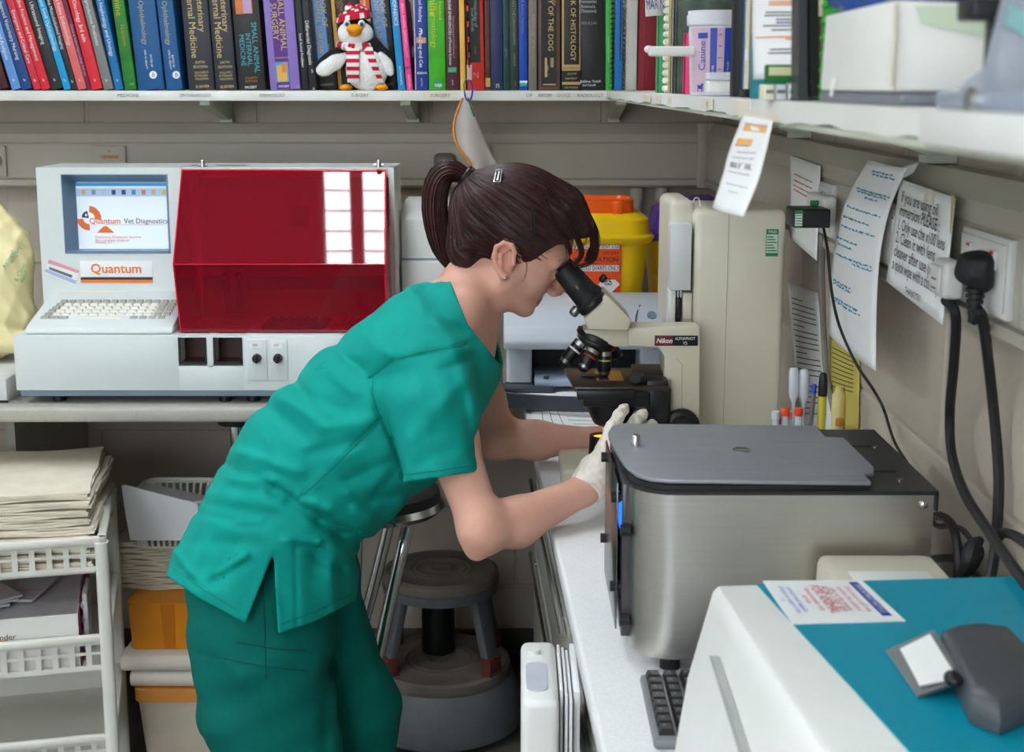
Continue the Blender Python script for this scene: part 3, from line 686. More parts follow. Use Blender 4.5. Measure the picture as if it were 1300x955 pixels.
cb = MB(); loop = bez([P(595, 101, 3.345), P(599, 108, 3.345), P(599.5, 119, 3.345), P(596.5, 127, 3.345), P(592.5, 127, 3.345), P(590, 119, 3.345), P(589, 107, 3.345), P(592, 101, 3.345), P(595, 101, 3.345)], 5)
cb.tube(loop[:26], .0022, 8); cb.build('carabiner', mat('blue_anodised', (70, 60, 190), .3, .6, var=0), CH)
MB().tube(loop[24:39], .0019, 8).build('carabiner_gate', mat('green_anodised', (40, 130, 110), .35, .5, var=0), CH)
# pouch
M_pouch = mat('cloudy_pouch', (184, 176, 170), .5, var=.1, vscale=14, bump=.3, bscale=30)
top = [P(587, 122, 3.345), P(596, 128, 3.345)]; 
Lft = bez([P(588, 124, 3.345), P(578, 150, 3.34), P(577, 172, 3.33), P(584, 190, 3.33), P(596, 205, 3.335), P(601, 219, 3.34)], 6)
Rgt = bez([P(596, 127, 3.345), P(604, 150, 3.35), P(613, 170, 3.355), P(621, 190, 3.36), P(628, 204, 3.36), P(637, 219, 3.36)], 6)
def pf(u, v):
    i = min(len(Lft)-1, int(round(v*(len(Lft)-1)))); a = Lft[i]; b = Rgt[i]
    q = a.lerp(b, u); q.y += .010*math.sin(u*math.pi*2+v*3)*v; return q
PO = thing('hanging_pouch', P(600, 170, 3.345), 'cloudy plastic pouch with orange edge hanging from the chain clip', 'pouch')
grid_mesh('sheet', pf, 12, len(Lft), M_pouch, PO, thick=.0012)
MB().tube([q+Vector((-.001, -.001, 0)) for q in Lft], .0026, 6).build('orange_edge', mat('orange_trim', (232, 140, 20), .5), PO)
MB().tube(bez([P(594, 124, 3.343), P(597, 134, 3.343), P(602, 148, 3.346)], 5), .0018, 6).build('green_tie', mat('green_cord', (50, 110, 70), .6), PO)
# ================================================================== things on the side shelf
def slab(name, x, y, w, th, h, col, label, cat, group=None, spine=None, z0=ZS, pages=True):
    """upright folder: spine faces the room (-X), cover faces the camera"""
    t = thing(name, (x, y, z0), label, cat, group)
    MB().bb((x, y, z0+.0003), (x+w, y+.003, z0+h), .001).bb((x, y+th-.003, z0+.0003), (x+w, y+th, z0+h), .001).bb((x, y, z0+.0003), (x+.003, y+th, z0+h), .001).build('cover', cmat(col, .5), t)
    if pages: MB().bb((x+.004, y+.0035, z0+.003), (x+w-.003, y+th-.0035, z0+h-.004)).build('pages', M_page, t)
    return t
XS = .243
def ys(px, x=XS): return PX(px, 112, x).y
GB = 'folders standing on the side shelf'
slab('folder', XS, ys(834), .2, .028, .26, (58, 156, 96), 'green folder beside the crimson binder under the handwritten sign', 'folder', GB)
t = slab('folder', XS, ys(844), .2, .012, .25, (214, 206, 180), 'cream comb bound booklet next to the green folder', 'booklet', GB)
for i in range(20):
    z = ZS+.008+i*.012; y = ys(844); m = MB(); m.tube([(XS+.004+.006*math.cos(k), y+.006+.009*math.sin(k), z) for k in [2*math.pi*j/8 for j in range(9)]], .0022, 5, False, flat=2.0); m.build('binding_ring', M_tape, t)
slab('folder', XS, ys(850), .2, .010, .24, (206, 196, 110), 'pale yellow booklet next to the comb bound one', 'booklet', GB)
slab('folder', XS, ys(853.5), .2, .010, .20, (112, 100, 160), 'lilac booklet beside the dark floral folder', 'booklet', GB)
mat_fl = mat('floral_cover', (66, 84, 70), .5, var=.75, vscale=26); t = slab('folder', XS, ys(857), .2, .02, .26, (40, 40, 40), 'dark green mottled folder beside the measuring tub', 'folder', GB)
t.children[0].data.materials.clear(); t.children[0].data.materials.append(mat_fl)
slab('folder', XS, ys(867.5), .2, .010, .085, (236, 60, 120), 'bright pink booklet peeping out beside the measuring tub', 'booklet', GB)
# handwritten sign hanging from above over the binder
SG = thing('paper_sign', P(836, 10, 2.3), 'crumpled white paper sign with blue capitals above the crimson binder', 'sign')
a, b_, c_, d_ = P(819, -34, 2.30), P(855, -36, 2.34), P(853, 19, 2.33), P(820, 21, 2.29)
def sgf(u, v):
    q = a.lerp(b_, u).lerp(d_.lerp(c_, u), v); q.y += .006*math.sin(u*5+v*2); return q
grid_mesh('sheet', sgf, 12, 12, M_paper, SG, thick=.0006)
M_bluepen = mat('blue_pen', (50, 62, 140), .6, var=0)
text('MAR NET', SG, P(836, 6, 2.285), (1, .04, .05), (0, 0, 1), .022, M_bluepen, fit=.040)
MB().tube([P(822, -32, 2.30), P(822, -120, 2.30)], .001, 5).tube([P(852, -34, 2.335), P(852, -120, 2.335)], .001, 5).build('string', M_white, SG)
# measuring tub
M_tub = mat('cloudy_tub', (214, 212, 220), .35, var=.03)
M_blue = mat('print_blue', (40, 66, 170), .45, var=0)
TX, TY = .267, 1.865; kx = TY/FPX/1.012
TB_ = thing('measuring_tub', (TX, TY, ZS), 'cloudy plastic feed measuring tub with blue stripes and a handle', 'tub')
Ht = .107; r0, r1 = .0325, .0365
tb = MB().lathe((TX, TY, ZS+.0005), [(r0, 0), (r0+.001, .003), (r1, Ht-.02), (r1+.0025, Ht-.018), (r1+.0027, Ht-.006), (r1+.0012, Ht-.004), (r1+.0012, Ht), (r1-.001, Ht), (r1-.002, Ht-.02), (r0-.002, .006), (0, .005)], 40)
tub = tb.build('tub_body', M_tub, TB_)
m = MB(); zc = ZS+.056
hpts = [Vector((TX-.030, TY-.012, zc)), Vector((TX-.055, TY-.018, zc+.001)), Vector((TX-.088, TY-.02, zc+.003))]
m.box((TX-.060, TY-.016, zc), (.062, .012, .013), .004, 3); m.ell((TX-.090, TY-.016, zc+.0025), (.006, .006, .005), 12, 8)
m.build('handle', M_wht, tub)
def on_tub(a0, a1, z0, z1, m, nm, off=.0006):
    def f(u, v):
        a = math.radians(a0+(a1-a0)*u); z = z0+(z1-z0)*v; r = r0+(r1-r0)*z/Ht+.0012+off
        return Vector((TX+r*math.sin(a), TY-r*math.cos(a), ZS+z))
    return grid_mesh(nm, f, 8, 4, m, tub)
on_tub(-70, 75, .004, .085, mat('pink_tub_panel', (206, 178, 196), .4, var=.02), 'pink_panel', .0002)
for (a0, a1) in ((-21, -7), (8, 24), (36, 52), (60, 72)): on_tub(a0, a1, .006 if a0 > 30 else .02, .085, M_blue, 'blue_stripe')
on_tub(-48, -26, .072, .079, M_blue, 'blue_heading')
for k in range(5):
    for (a0, a1) in ((-4, 3), (27, 33), (53, 58)): on_tub(a0, a1, .018+.0145*k, .0192+.0145*k, M_inkgrey, 'tick_mark')
def tubtext(s, ang, z, size, m):
    a = math.radians(ang); r = r0+(r1-r0)*z/Ht+.003
    text(s, tub, (TX+r*math.sin(a), TY-r*math.cos(a), ZS+z), (0, 0, 1), (-math.cos(a), -math.sin(a), 0), size, m)
tubtext('Canine', -36, .050, .0135, M_blue); tubtext('WATER', -14, .031, .004, M_paper); tubtext('DRY FOOD', 16, .033, .004, M_paper); tubtext('THE PREMIUM RANGE', 44, .046, .0055, M_paper)
a = math.radians(-42); dz = MB(); dr = r0+.0032
def dpt(x, z): return Vector((TX+dr*math.sin(a+x/dr), TY-dr*math.cos(a+x/dr), ZS+.004+z))
dz.pts([dpt(x, z) for x, z in ((-.004, 0), (-.0028, 0), (-.0026, .004), (.0022, .004), (.0024, 0), (.0036, 0), (.0034, .008), (.0048, .0088), (.0046, .0102), (.0026, .0118), (.0016, .009), (-.0024, .0086), (-.0046, .0108), (-.0038, .006))], [tuple(range(14))]); dz.build('dog_emblem', M_blue, tub)
# small white lidded pot
LP_ = thing('plastic_pot', (.2475, 1.70, ZS), 'small squat white plastic pot in front of the measuring tub', 'pot')
MB().bb((.2315, 1.683, ZS+.0004), (.2645, 1.717, ZS+.018), .004, 3).build('pot_body', M_wht, LP_)
MB().bb((.2325, 1.684, ZS+.0182), (.2635, 1.716, ZS+.028), .003, 3).build('pot_lid', M_tub, LP_)
MB().bb((.2275, 1.679, ZS+.0004), (.2685, 1.721, ZS+.005), .002, 2).build('pot_rim', M_tub, LP_)
# further along: binders, leaflet, cartons, bookend
slab('ring_binder', .243, ys(930.5), .2, .024, .25, (26, 26, 30), 'black ring binder beside the measuring tub', 'binder', GB)
slab('folder', .243, ys(943), .18, .008, .25, (20, 130, 200), 'thin bright blue folder behind the cream and brown book', 'folder', GB)
t = slab('book', .243, ys(949), .18, .028, .24, (226, 214, 190), 'cream book with a brown lower cover photo on the side shelf', 'book', GB)
MB().bb((.2465, ys(949)-.0005, ZS+.004), (.40, ys(949)+.0004, ZS+.082)).build('cover_photo', mat('brown_photo', (92, 62, 48), .5, var=.3, vscale=50), t)
MB().bb((.2425, ys(949)+.002, ZS+.038), (.2428, ys(949)+.02, ZS+.05)).build('spine_sticker', M_paper, t)
MB().bb((.236, ys(947)-.012, ZS+.0004), (.247, ys(947)-.002, ZS+.009), .001).build('corner_foot', M_black, t)
tbx = thing('box', (.262, 1.36, ZS), 'small teal carton behind the white leaflet', 'box')
MB().bb((.229, 1.335, ZS+.0004), (.275, 1.37, ZS+.062), .001).build('carton', cmat((10, 132, 146), .5), tbx)
# leaflet standing against it
LF = thing('leaflet', (.25, 1.30, ZS), 'folded white printed leaflet with orange headings on the side shelf', 'leaflet')
A, B, Cc, D = P(955, -30, 1.32), P(1012, -30, 1.24), P(1017, 99, 1.24), P(957, 101, 1.31)
def lff(u, v):
    q = A.lerp(B, u).lerp(D.lerp(Cc, u), v); q.y -= .006*math.sin(u*math.pi)*(1-v*.4); q.x += 0; return q
grid_mesh('sheet', lff, 14, 14, M_paper, LF, thick=.0008)
M_orange = mat('orange_print', (226, 140, 50), .6, var=0)
rn = random.Random(4)
def lfline(v, u0, u1, m, th=.0012):
    g = MB(); n = 8
    a = [lff(u0+(u1-u0)*i/n, v)+Vector((-.0008, -.003, 0)) for i in range(n+1)]
    for i in range(n): g.pts([a[i], a[i+1], a[i+1]+Vector((0, 0, th)), a[i]+Vector((0, 0, th))], [(0, 1, 2, 3)])
    g.build('printed_line', m, LF, smooth=False)
for v, u0, u1, m in ((.26, .35, .95, M_orange), (.285, .35, .95, M_orange), (.36, .28, .95, M_inkgrey), (.39, .25, .98, M_inkgrey), (.43, .5, .95, M_inkgrey), (.46, .5, .95, M_bluepen), (.49, .22, .95, M_inkgrey), (.53, .4, .95, M_inkgrey), (.6, .06, .98, M_orange), (.62, .7, .98, M_orange), (.72, .36, .98, M_inkgrey), (.755, .32, .95, M_inkgrey)): lfline(v, u0, u1, m)
MB().prism([(.252, 1.305, ZS+.0004), (.262, 1.305, ZS+.0004), (.262, 1.312, ZS+.1), (.252, 1.312, ZS+.1)], (0, .001, 0)).build('leaflet_stand', M_wht, LF)
gb = thing('box', (.262, 1.222, ZS), 'flat green carton with a cream panel lying on small white cartons', 'box')
y_ = 1.215
def at_(x0, y0, x1, y1, Y, d, mb): 
    a = P(x0, y1, Y); b = P(x1, y0, Y); mb.bb((a.x, Y, a.z), (b.x, Y+d, b.z), .0008)
    return mb
g1 = at_(973, 82, 1016, 105, y_, .012, MB()).build('carton', cmat((22, 104, 40), .5), gb)
at_(976, 85, 1010, 96, y_-.0006, .001, MB()).build('cream_panel', cmat((206, 206, 160), .5), g1)
WCG = 'small white cartons below the green carton'
for (x0, x1, lab, cc) in ((971, 984, 'cream carton below the green carton, nearest the teal one', (226, 222, 196)), (985, 999, 'middle silver white carton below the green carton', (206, 210, 214)), (1001, 1015, 'white carton below the green carton next to the bookend', (228, 228, 226))):
    a = P(x0, 124, y_); b = P(x1, 105.4, y_); t = thing('box', (a.x, y_, ZS), lab, 'box', WCG)
    MB().bb((a.x, y_, ZS+.0004), (b.x, y_+.03, max(b.z-.0012, ZS+.012)), .001).build('carton', cmat(cc, .5), t)
    MB().bb((a.x+.001, y_-.0004, ZS+.006), (b.x-.001, y_+.0002, ZS+.009)).build('carton_band', M_inkgrey, t)
BE = thing('bookend', (.25, 1.16, ZS), 'dark grey metal bookend standing beside the white carton', 'bookend')
m = MB(); a = P(1013, 128, 1.17); m.prism([(a.x, 1.17, ZS+.0004), (a.x+.008, 1.17, ZS+.0004), (a.x+.002, 1.17, ZS+.13), (a.x-.0035, 1.17, ZS+.13)], (0, .03, 0)); m.bb((a.x, 1.168, ZS+.0004), (a.x+.07, 1.205, ZS+.0024)); m.build('plate', mat('grey_metal', (66, 68, 70), .4, .3), BE)
m = MB(); m.prism([(a.x+.0095, 1.165, ZS+.003), (a.x+.016, 1.165, ZS+.003), (a.x+.011, 1.165, ZS+.13), (a.x+.0035, 1.165, ZS+.13)], (0, .03, 0)); m.build('rib', M_black, BE)
GN = thing('spiral_notebook', (.30, 1.13, ZS), 'green wire bound notebook squeezed behind the white box', 'notebook', 'spiral bound notebooks')
MB().bb((.2405+.006, 1.125, ZS+.0004), (.40, 1.14, ZS+.13), .001).build('cover', cmat((30, 140, 30), .5), GN)
for i in range(9):
    z = ZS+.012+i*.0125; m = MB(); m.ell((.2465, 1.128, z), (.0035, .006, .003), 8, 6); m.build('binding_ring', cmat((30, 150, 30), .4), GN)
# white carton near the camera with blue bag, black clip and clear tray
M_card = mat('white_card', (222, 221, 216), .65, var=.02, vscale=12)
WB = thing('box', (.30, .99, ZS), 'dented white cardboard box nearest the camera on the side shelf', 'box')
hx = MB()
v_ = [(.2375, .885, ZS+.009), (.330, .885, ZS+.009), (.330, 1.108, ZS+.009), (.2405, 1.108, ZS+.009), (.2345, .885, ZS+.0645), (.335, .885, ZS+.0615), (.335, 1.108, ZS+.065), (.2425, 1.108, ZS+.066)]
hx.pts(v_, [(0, 3, 2, 1), (4, 5, 6, 7), (0, 1, 5, 4), (1, 2, 6, 5), (2, 3, 7, 6), (3, 0, 4, 7)]); hx.bevel(.0018, 2); hx.build('carton', M_card, WB)
MB().bb((.2343, .8805, ZS+.012), (.2363, .8862, ZS+.063), .0006).build('corner_tape', M_tape, WB)
m = MB(); m.pts([(.252, .8838, ZS+.050), (.32, .8838, ZS+.038), (.32, .8838, ZS+.062), (.248, .8838, ZS+.061)], [(0, 1, 2, 3)]); m.build('sticker', mat('pale_green_sticker', (196, 210, 186), .4, var=.05), WB)
m = MB(); m.tube([P(1062, 124, 1.0)+Vector((-.004, 0, .001)), P(1071, 98, 1.0)+Vector((-.006, 0, 0))], .0012, 6); m.build('crease_tab', M_card, WB)
CT = thing('tray', (.29, .98, ZS), 'flat grey plastic tray under the dented white box', 'tray')
MB().bb((.2385, .87, ZS+.0004), (.335, 1.10, ZS+.008), .002).build('tray_base', mat('grey_plastic', (112, 116, 124), .4), CT)
M_bag = mat('blue_bag', (50, 92, 170), .25, var=.35, vscale=18, bump=.3, bscale=24)
vs, q = implicit([RC((.250, 1.06, ZS+.086), (.33, .90, ZS+.086), .016, .015, k=.03), RC((.262, .92, ZS+.086), (.34, 1.05, ZS+.091), .016, .020, k=.03), EL((.252, 1.07, ZS+.086), (.016, .03, .015), k=.02)], .004, post=lambda p, D: D+.0022*np.sin(p[:, 1]*90+p[:, 0]*160)+.0015*np.sin(p[:, 1]*210-p[:, 0]*90))
tag(np_mesh('plastic_bag', relax(vs, q), q, M_bag, None, (.30, .99, ZS+.066)), 'crumpled translucent blue bag lying on the dented white box', 'bag')
CP_ = thing('clip', (.28, .80, ZS), 'black plastic holder at the top of the clear tray', 'holder')
a = P(1228, 12, .80)
m = MB(); m.bb((a.x, .79, a.z-.006), (a.x+.05, .82, a.z+.006), .002); m.bb((a.x+.018, .785, a.z-.011), (a.x+.05, .825, a.z-.002), .002); m.build('clip_jaw', M_black, CP_)
MB().bb((a.x+.014, .80, ZS+.001), (a.x+.019, .81, a.z-.004)).build('clip_post', M_black, CP_)
MB().bb((a.x+.018, .788, a.z+.0062), (a.x+.05, .822, a.z+.012), .001).build('white_pad', M_wht, CP_)
M_clear = mat('clear_acrylic', (176, 184, 196), .12, var=0, alpha=.62, coat=.5)
TR = thing('tray', (.26, .70, ZS), 'clear scuffed acrylic document tray at the camera end of the shelf', 'tray')
b0 = PX(1196, 130, .235); 
m = MB(); m.bb((.2275, .50, ZS+.0004), (.36, .765, ZS+.010), .003, 3); m.build('tray_floor', mat('grey_blue_acrylic', (150, 160, 176), .15, var=.05), TR)
m = MB(); m.prism([(.2395, .764, ZS+.010), (.36, .764, ZS+.010), (.36, .764, ZS+.075), (.262, .764, ZS+.062), (.254, .764, ZS+.022), (.246, .764, ZS+.016)], (0, .003, 0)); m.build('tray_back', M_clear, TR)
m = MB(); m.prism([(.262, .762, ZS+.045), (.30, .762, ZS+.022), (.30, .762, ZS+.035), (.264, .762, ZS+.056)], (0, .001, 0)); m.build('tray_label', cmat((130, 176, 176), .4), TR)
MB().cyl((.2275, .70, ZS+.006), (.2245, .70, ZS+.006), .006).build('stud', M_chrome, TR)
# note taped under the shelf edge
NT = thing('paper_note', PX(960, 150, .224), 'curling white note with orange highlighter taped to the shelf edge', 'note')
A, B = PX(944, 146, .2238), PX(982, 152, .2238); 
Lc = bez([A, P(926, 192, A.y-.012), P(918, 222, A.y-.022), P(905, 264, A.y-.045)], 5); Rc = bez([B, P(972, 195, B.y-.006), P(962, 232, B.y-.012), P(944, 275, B.y-.03)], 5)
def ntf(u, v):
    i = min(len(Lc)-1, int(round(v*(len(Lc)-1)))); q = Lc[i].lerp(Rc[i], u); q.x -= .004*math.sin(u*math.pi)*v; return q
grid_mesh('sheet', ntf, 10, len(Lc), M_paper, NT, thick=.0006)
M_pencil = mat('pencil', (150, 150, 158), .7, var=0); M_hl = mat('highlighter_orange', (240, 180, 110), .6, var=.05)
def write(F, par, v, u0, u1, m, th, seed, amp=1.0, off=Vector((-.0012, -.0012, 0)), name='handwriting'):
    """a line of illegible handwriting following the sheet F(u,v)"""
    r = random.Random(seed); g = MB(); u = u0; pts = []
    H = (F(.5, min(1, v+.02))-F(.5, v)).length/.02
    while u < u1:
        if r.random() < .2 and len(pts) > 5:
            g.tube(pts, th, 4); pts = []; u += .02
        pts.append(F(u, v+r.uniform(-1, 1)*amp*.012)+off); u += r.uniform(.006, .014)
    if len(pts) > 2: g.tube(pts, th, 4)
    return g.build(name, m, par)
for v, u0, u1, w in ((.05, .2, .9, .05), (.23, .15, .62, .05)):
    i0 = [ntf(u0, v), ntf(u1, v), ntf(u1, v+w), ntf(u0, v+w)]; g = MB(); g.pts([q+Vector((-.001, -.001, 0)) for q in i0], [(0, 1, 2, 3)]); g.build('highlight', M_hl, NT)
for k, (v, u0, u1) in enumerate(((.07, .2, .9), (.25, .15, .6), (.33, .3, .8), (.41, .2, .8), (.50, .2, .85), (.58, .2, .8), (.72, .25, .85), (.82, .45, .7))): write(ntf, NT, v, u0, u1, M_pencil, .0004, k, .6)
MB().pts([q+Vector((-.0006, 0, 0)) for q in (PX(936, 138, .2236), PX(990, 146, .2236), PX(988, 156, .2236), PX(938, 149, .2236))], [(0, 1, 2, 3)]).build('sticky_tape', M_tape, NT)

# ================================================================== side wall: notes, sockets, plugs, cables
WFX = .5035
def sheet4(t, A, B, C_, D, m, bow=.0, n=12, th=.0006, name='sheet', curl=None):
    def f(u, v):
        q = A.lerp(B, u).lerp(D.lerp(C_, u), v); q.x -= bow*math.sin(u*math.pi)*math.sin(v*math.pi)
        if curl: q = curl(u, v, q)
        return q
    grid_mesh(name, f, n, n, m, t, thick=th); return f
OFFW = Vector((-.0016, -.0006, 0))
ON = thing('paper_note', (WFX, 1.70, 1.34), 'printed oil immersion notice taped to the trunking beside the plugs', 'note')
A, B, C_, D = V(.4875, 1.762, 1.476), V(.4875, 1.54, 1.470), V(.482, 1.542, 1.328), V(.479, 1.772, 1.345)
onf = sheet4(ON, A, B, C_, D, M_paper, .002)
rt = (B-A).normalized(); upv = (A-D).normalized()
for k, (s_, v) in enumerate((('If you are using oil', .15), ('immersion PLEASE :', .275), ('1. Only use the x100 lens', .405), ('2. Clean it with lens', .53), ('cleaner after use (not', .66), ('a quick wipe with a tissue :)', .785))):
    q = onf(.11, v); text(s_, ON, q, rt, upv, .0205, M_ink, align='LEFT', fit=.19, off=.0028, bold=.004)
text('THANKYOU', ON, onf(.52, .93), rt, upv, .0115, M_ink, off=.0028)
for (u0, u1) in ((.5, .56), (.62, .68)):
    MB().pts([onf(u0, .0)+OFFW*.6, onf(u1, .0)+OFFW*.6, onf(u1, .12)+OFFW*.6, onf(u0, .12)+OFFW*.6], [(0, 1, 2, 3)]).build('water_stain', mat('yellow_stain', (226, 214, 190), .7, var=.1), ON)
MB().pts([onf(.95, -.02)+OFFW, onf(1.0, -.02)+OFFW, onf(1.0, .28)+OFFW, onf(.985, .28)+OFFW], [(0, 1, 2, 3)]).build('yellow_tape', mat('amber_tape', (214, 190, 120), .5, var=.1), ON)
BN = thing('paper_note', (.49, 1.97, 1.2), 'long curled white sheet with blue handwriting on the side wall', 'note')
A, B, C_, D = PX(1103, 203, .489), PX(1152, 214, .486), PX(1112, 471, .477), PX(1053, 425, .488)
Lc2 = bez([A, PX(1078, 245, .4875), PX(1062, 300, .486), PX(1055, 360, .486), D], 6); Rc2 = bez([B, PX(1131, 262, .484), PX(1118, 320, .481), PX(1113, 390, .478), C_], 6)
def bnf(u, v):
    i = v*(len(Lc2)-1); k = min(int(i), len(Lc2)-2); f = i-k; q = Lc2[k].lerp(Lc2[k+1], f).lerp(Rc2[k].lerp(Rc2[k+1], f), u); q.x -= .005*math.sin(u*math.pi); return q
grid_mesh('sheet', bnf, 12, 25, M_paper, BN, thick=.0006)
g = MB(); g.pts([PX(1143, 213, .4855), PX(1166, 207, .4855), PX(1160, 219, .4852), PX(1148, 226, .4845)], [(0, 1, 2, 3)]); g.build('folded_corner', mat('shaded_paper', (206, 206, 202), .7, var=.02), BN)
M_cyan = mat('turquoise_pen', (46, 150, 186), .6, var=0)
for k, (v, u0, u1) in enumerate(((.06, .35, .85), (.08, .4, .9), (.20, .2, .95), (.215, .25, .9), (.24, .5, .8), (.32, .12, .9), (.38, .1, .75), (.43, .1, .9), (.50, .05, .6), (.53, .1, .5), (.585, .1, .9), (.60, .55, .95), (.72, .1, .55), (.735, .1, .6), (.80, .12, .7), (.815, .15, .75))): write(bnf, BN, v, u0, u1, M_cyan,   .0007, 40+k, .42, OFFW)
PN = thing('paper_note', (.503, 2.40, 1.3), 'faded note with red print on the trunking behind the power adapter', 'note')
pnf = sheet4(PN, PX(1003, 197, .497), PX(1042, 211, .497), PX(1037, 331, .491), PX(1003, 302, .493), M_paper, .002)
M_redpen = mat('faded_red', (206, 150, 140), .7, var=0)
for k, v in enumerate((.20, .27, .33, .38)): write(pnf, PN, v, .2, .8, M_redpen, .0011, 80+k, .5, OFFW)
PS = thing('paper_sheet', (.54, 2.5, .95), 'typed white sheet stuck on the blocks behind the pipettes', 'sheet')
psf = sheet4(PS, PX(1000, 358, .5485), PX(1038, 372, .5485), PX(1060, 560, .545), PX(1018, 560, .545), M_paper, .003)
for k in range(22): 
    v = .1+k*.035; g = MB(); n = 6; a = [psf(.12+(.76 if k % 5 else .4)*i/n, v)+OFFW for i in range(n+1)]
    for i in range(n): g.pts([a[i], a[i+1], a[i+1]+Vector((0, 0, .0022)), a[i]+Vector((0, 0, .0022))], [(0, 1, 2, 3)])
    g.build('printed_line', M_inkgrey, PS, smooth=False)
YS = thing('paper_sheet', (.545, 2.25, .95), 'yellow printed sheet low on the side wall behind the marker pen', 'sheet')
ysf = sheet4(YS, PX(1054, 428, .548), PX(1092, 443, .548), PX(1090, 547, .547), PX(1054, 552, .547), mat('yellow_paper', (206, 190, 96), .7, var=.04), .002)
for k in range(9):
    v = .1+k*.05; g = MB(); n = 6; a = [ysf(.1+.75*i/n, v+.04*i/n)+OFFW for i in range(n+1)]
    for i in range(n): g.pts([a[i], a[i+1], a[i+1]+Vector((0, 0, .002)), a[i]+Vector((0, 0, .002))], [(0, 1, 2, 3)])
    g.build('printed_line', mat('olive_ink', (110, 100, 50), .7, var=0), YS, smooth=False)
# sockets on the trunking
M_sock = mat('socket_white', (222, 220, 216), .35, var=.01)
TFX = .5035
def socket(y0, y1, label, blank=False, rock=True, z0=1.358, z1=1.440):
    t = thing('wall_socket', (TFX, (y0+y1)/2, z0), label, 'socket', 'sockets on the trunking')
    MB().bb((TFX-.008, y0, z0), (TFX, y1, z1), .002).build('faceplate', M_sock, t)
    MB().bb((TFX-.0105, y0+.006, z0+.006), (TFX-.0085, y1-.006, z1-.006), .001).build('raised_panel', M_sock, t)
    n = 2 if (y1-y0) > .1 else 1
    for i in range(n):
        yc = y0+(y1-y0)*(i+.5)/n
        if rock:
            s = MB().bb((TFX-.0145, yc-.010, z1-.034), (TFX-.0100, yc+.002, z1-.014), .001).build('rocker_switch', M_sock, t)
            MB().bb((TFX-.0150, yc-.009, z1-.0175), (TFX-.0143, yc+.001, z1-.0145)).build('red_flash', mat('switch_red', (190, 40, 50), .4, var=0), s)
    return t
S1 = socket(1.385, 1.535, 'white double socket holding the black plug and the white plug')
socket(1.15, 1.345, 'white double socket at the picture edge past the black plug')
socket(1.765, 1.905, 'white double socket half hidden behind the handwritten sheet')
socket(2.17, 2.265, 'white single socket feeding the black power adapter')
# back wall sockets
def bsocket(x0, x1, label, y=3.6405):
    t = thing('wall_socket', ((x0+x1)/2, y, 1.36), label, 'socket', 'sockets on the trunking')
    MB().bb((x0, y-.008, 1.36), (x1, y, 1.438), .002).build('faceplate', M_trunk, t)
    return t
a, b_ = P(0, 210, 3.64), P(9, 210, 3.64); t = bsocket(a.x-.12, b_.x, 'socket plate at the end of the trunking left of the analyser')
MB().cyl((a.x-.01, 3.6325, 1.40), (a.x-.01, 3.621, 1.40), .020, .017).build('round_switch', M_trunk, t)
a, b_ = P(116, 210, 3.64), P(161, 210, 3.64); t = bsocket(a.x, b_.x, 'blank socket plate with an orange sticker above the analyser')
c = P(139, 198, 3.63); MB().bb((c.x-.025, 3.6312, c.z-.008), (c.x+.025, 3.632, c.z+.003)).build('orange_sticker', mat('orange_sticker', (196, 160, 120), .6), t)
text('16', t, (c.x, 3.6315, c.z+.012), (1, 0, 0), (0, 0, 1), .008, M_ink); text('CENTRIFUGE', t, (c.x, 3.6308, c.z-.003), (1, 0, 0), (0, 0, 1), .007, mat('brown_ink', (120, 70, 30), .7, var=0), fit=.045)
a, b_ = P(551, 210, 3.64), P(624, 210, 3.64); t = bsocket(a.x, b_.x, 'double socket with a grey plug behind the ponytail')
c = P(565, 205, 3.63); MB().bb((c.x-.028, 3.60, c.z-.03), (c.x+.028, 3.6318, c.z+.022), .014, 4).build('grey_plug', mat('grey_plug_plastic', (110, 104, 98), .5), t)
a, b_ = P(905, 225, 3.64), P(925, 225, 3.64)
# plugs
def plug(y, z, name, m, label, cat='plug'):
    t = thing(name, (TFX-.012, y, z), label, cat); return t
BPL = plug(1.462, 1.385, 'plug', M_black, 'rounded black mains plug in the double socket')
M_rub = mat('black_rubber', (28, 28, 30), .55, var=.1)
vs, q = implicit([RC((.468, 1.428, 1.413), (.468, 1.428, 1.402), .010, .012, k=.012, sy=1.6), RC((.483, 1.428, 1.414), (.483, 1.428, 1.392), .011, .011, k=.012, sy=2.0)], .0025); np_mesh('plug_body', relax(vs, q), q, M_rub, BPL)
g = MB(); zt_ = 1.386
for i in range(6): g.cyl((.478, 1.428, zt_-.006*i), (.478, 1.428, zt_-.006*i-.004), .0105-.0009*i, n=16)
g.cyl((.478, 1.428, zt_), (.478, 1.428, zt_-.036), .006, n=12); g.build('strain_relief', M_rub, BPL)
WPL = plug(1.56, 1.38, 'plug', M_sock, 'square white mains plug next to the black one')
MB().bb((.468, 1.502, 1.362), (.4905, 1.548, 1.404), .006, 3).build('plug_body', M_sock, WPL)
g = MB().box((.466, 1.525, 1.383), (.004, .034, .03), .0015, 3); g.build('plug_face', M_sock, WPL)
for z in (1.372, 1.382): MB().bb((.4632, 1.517, z), (.4642, 1.533, z+.0015)).build('plug_marking', M_inkgrey, WPL)
def cable(name, pts, r, m, label, plugs=(), n=9, cat='cable'):
    path = bez(pts, n); t = thing(name, path[len(path)//2], label, cat)
    MB().tube(path, r, 8).build('cord', m, t); return t
XC = .535
cable('power_cable', [(.478, 1.428, 1.352), PX(1246, 400, .482), PX(1256, 470, .52), PX(1265, 560, XC), PX(1268, 620, XC), PX(1264, 690, .53), PX(1257, 735, .515), PX(1246, 775, .50)], .0058, M_rub, 'thick black cable hanging from the black plug down the wall')
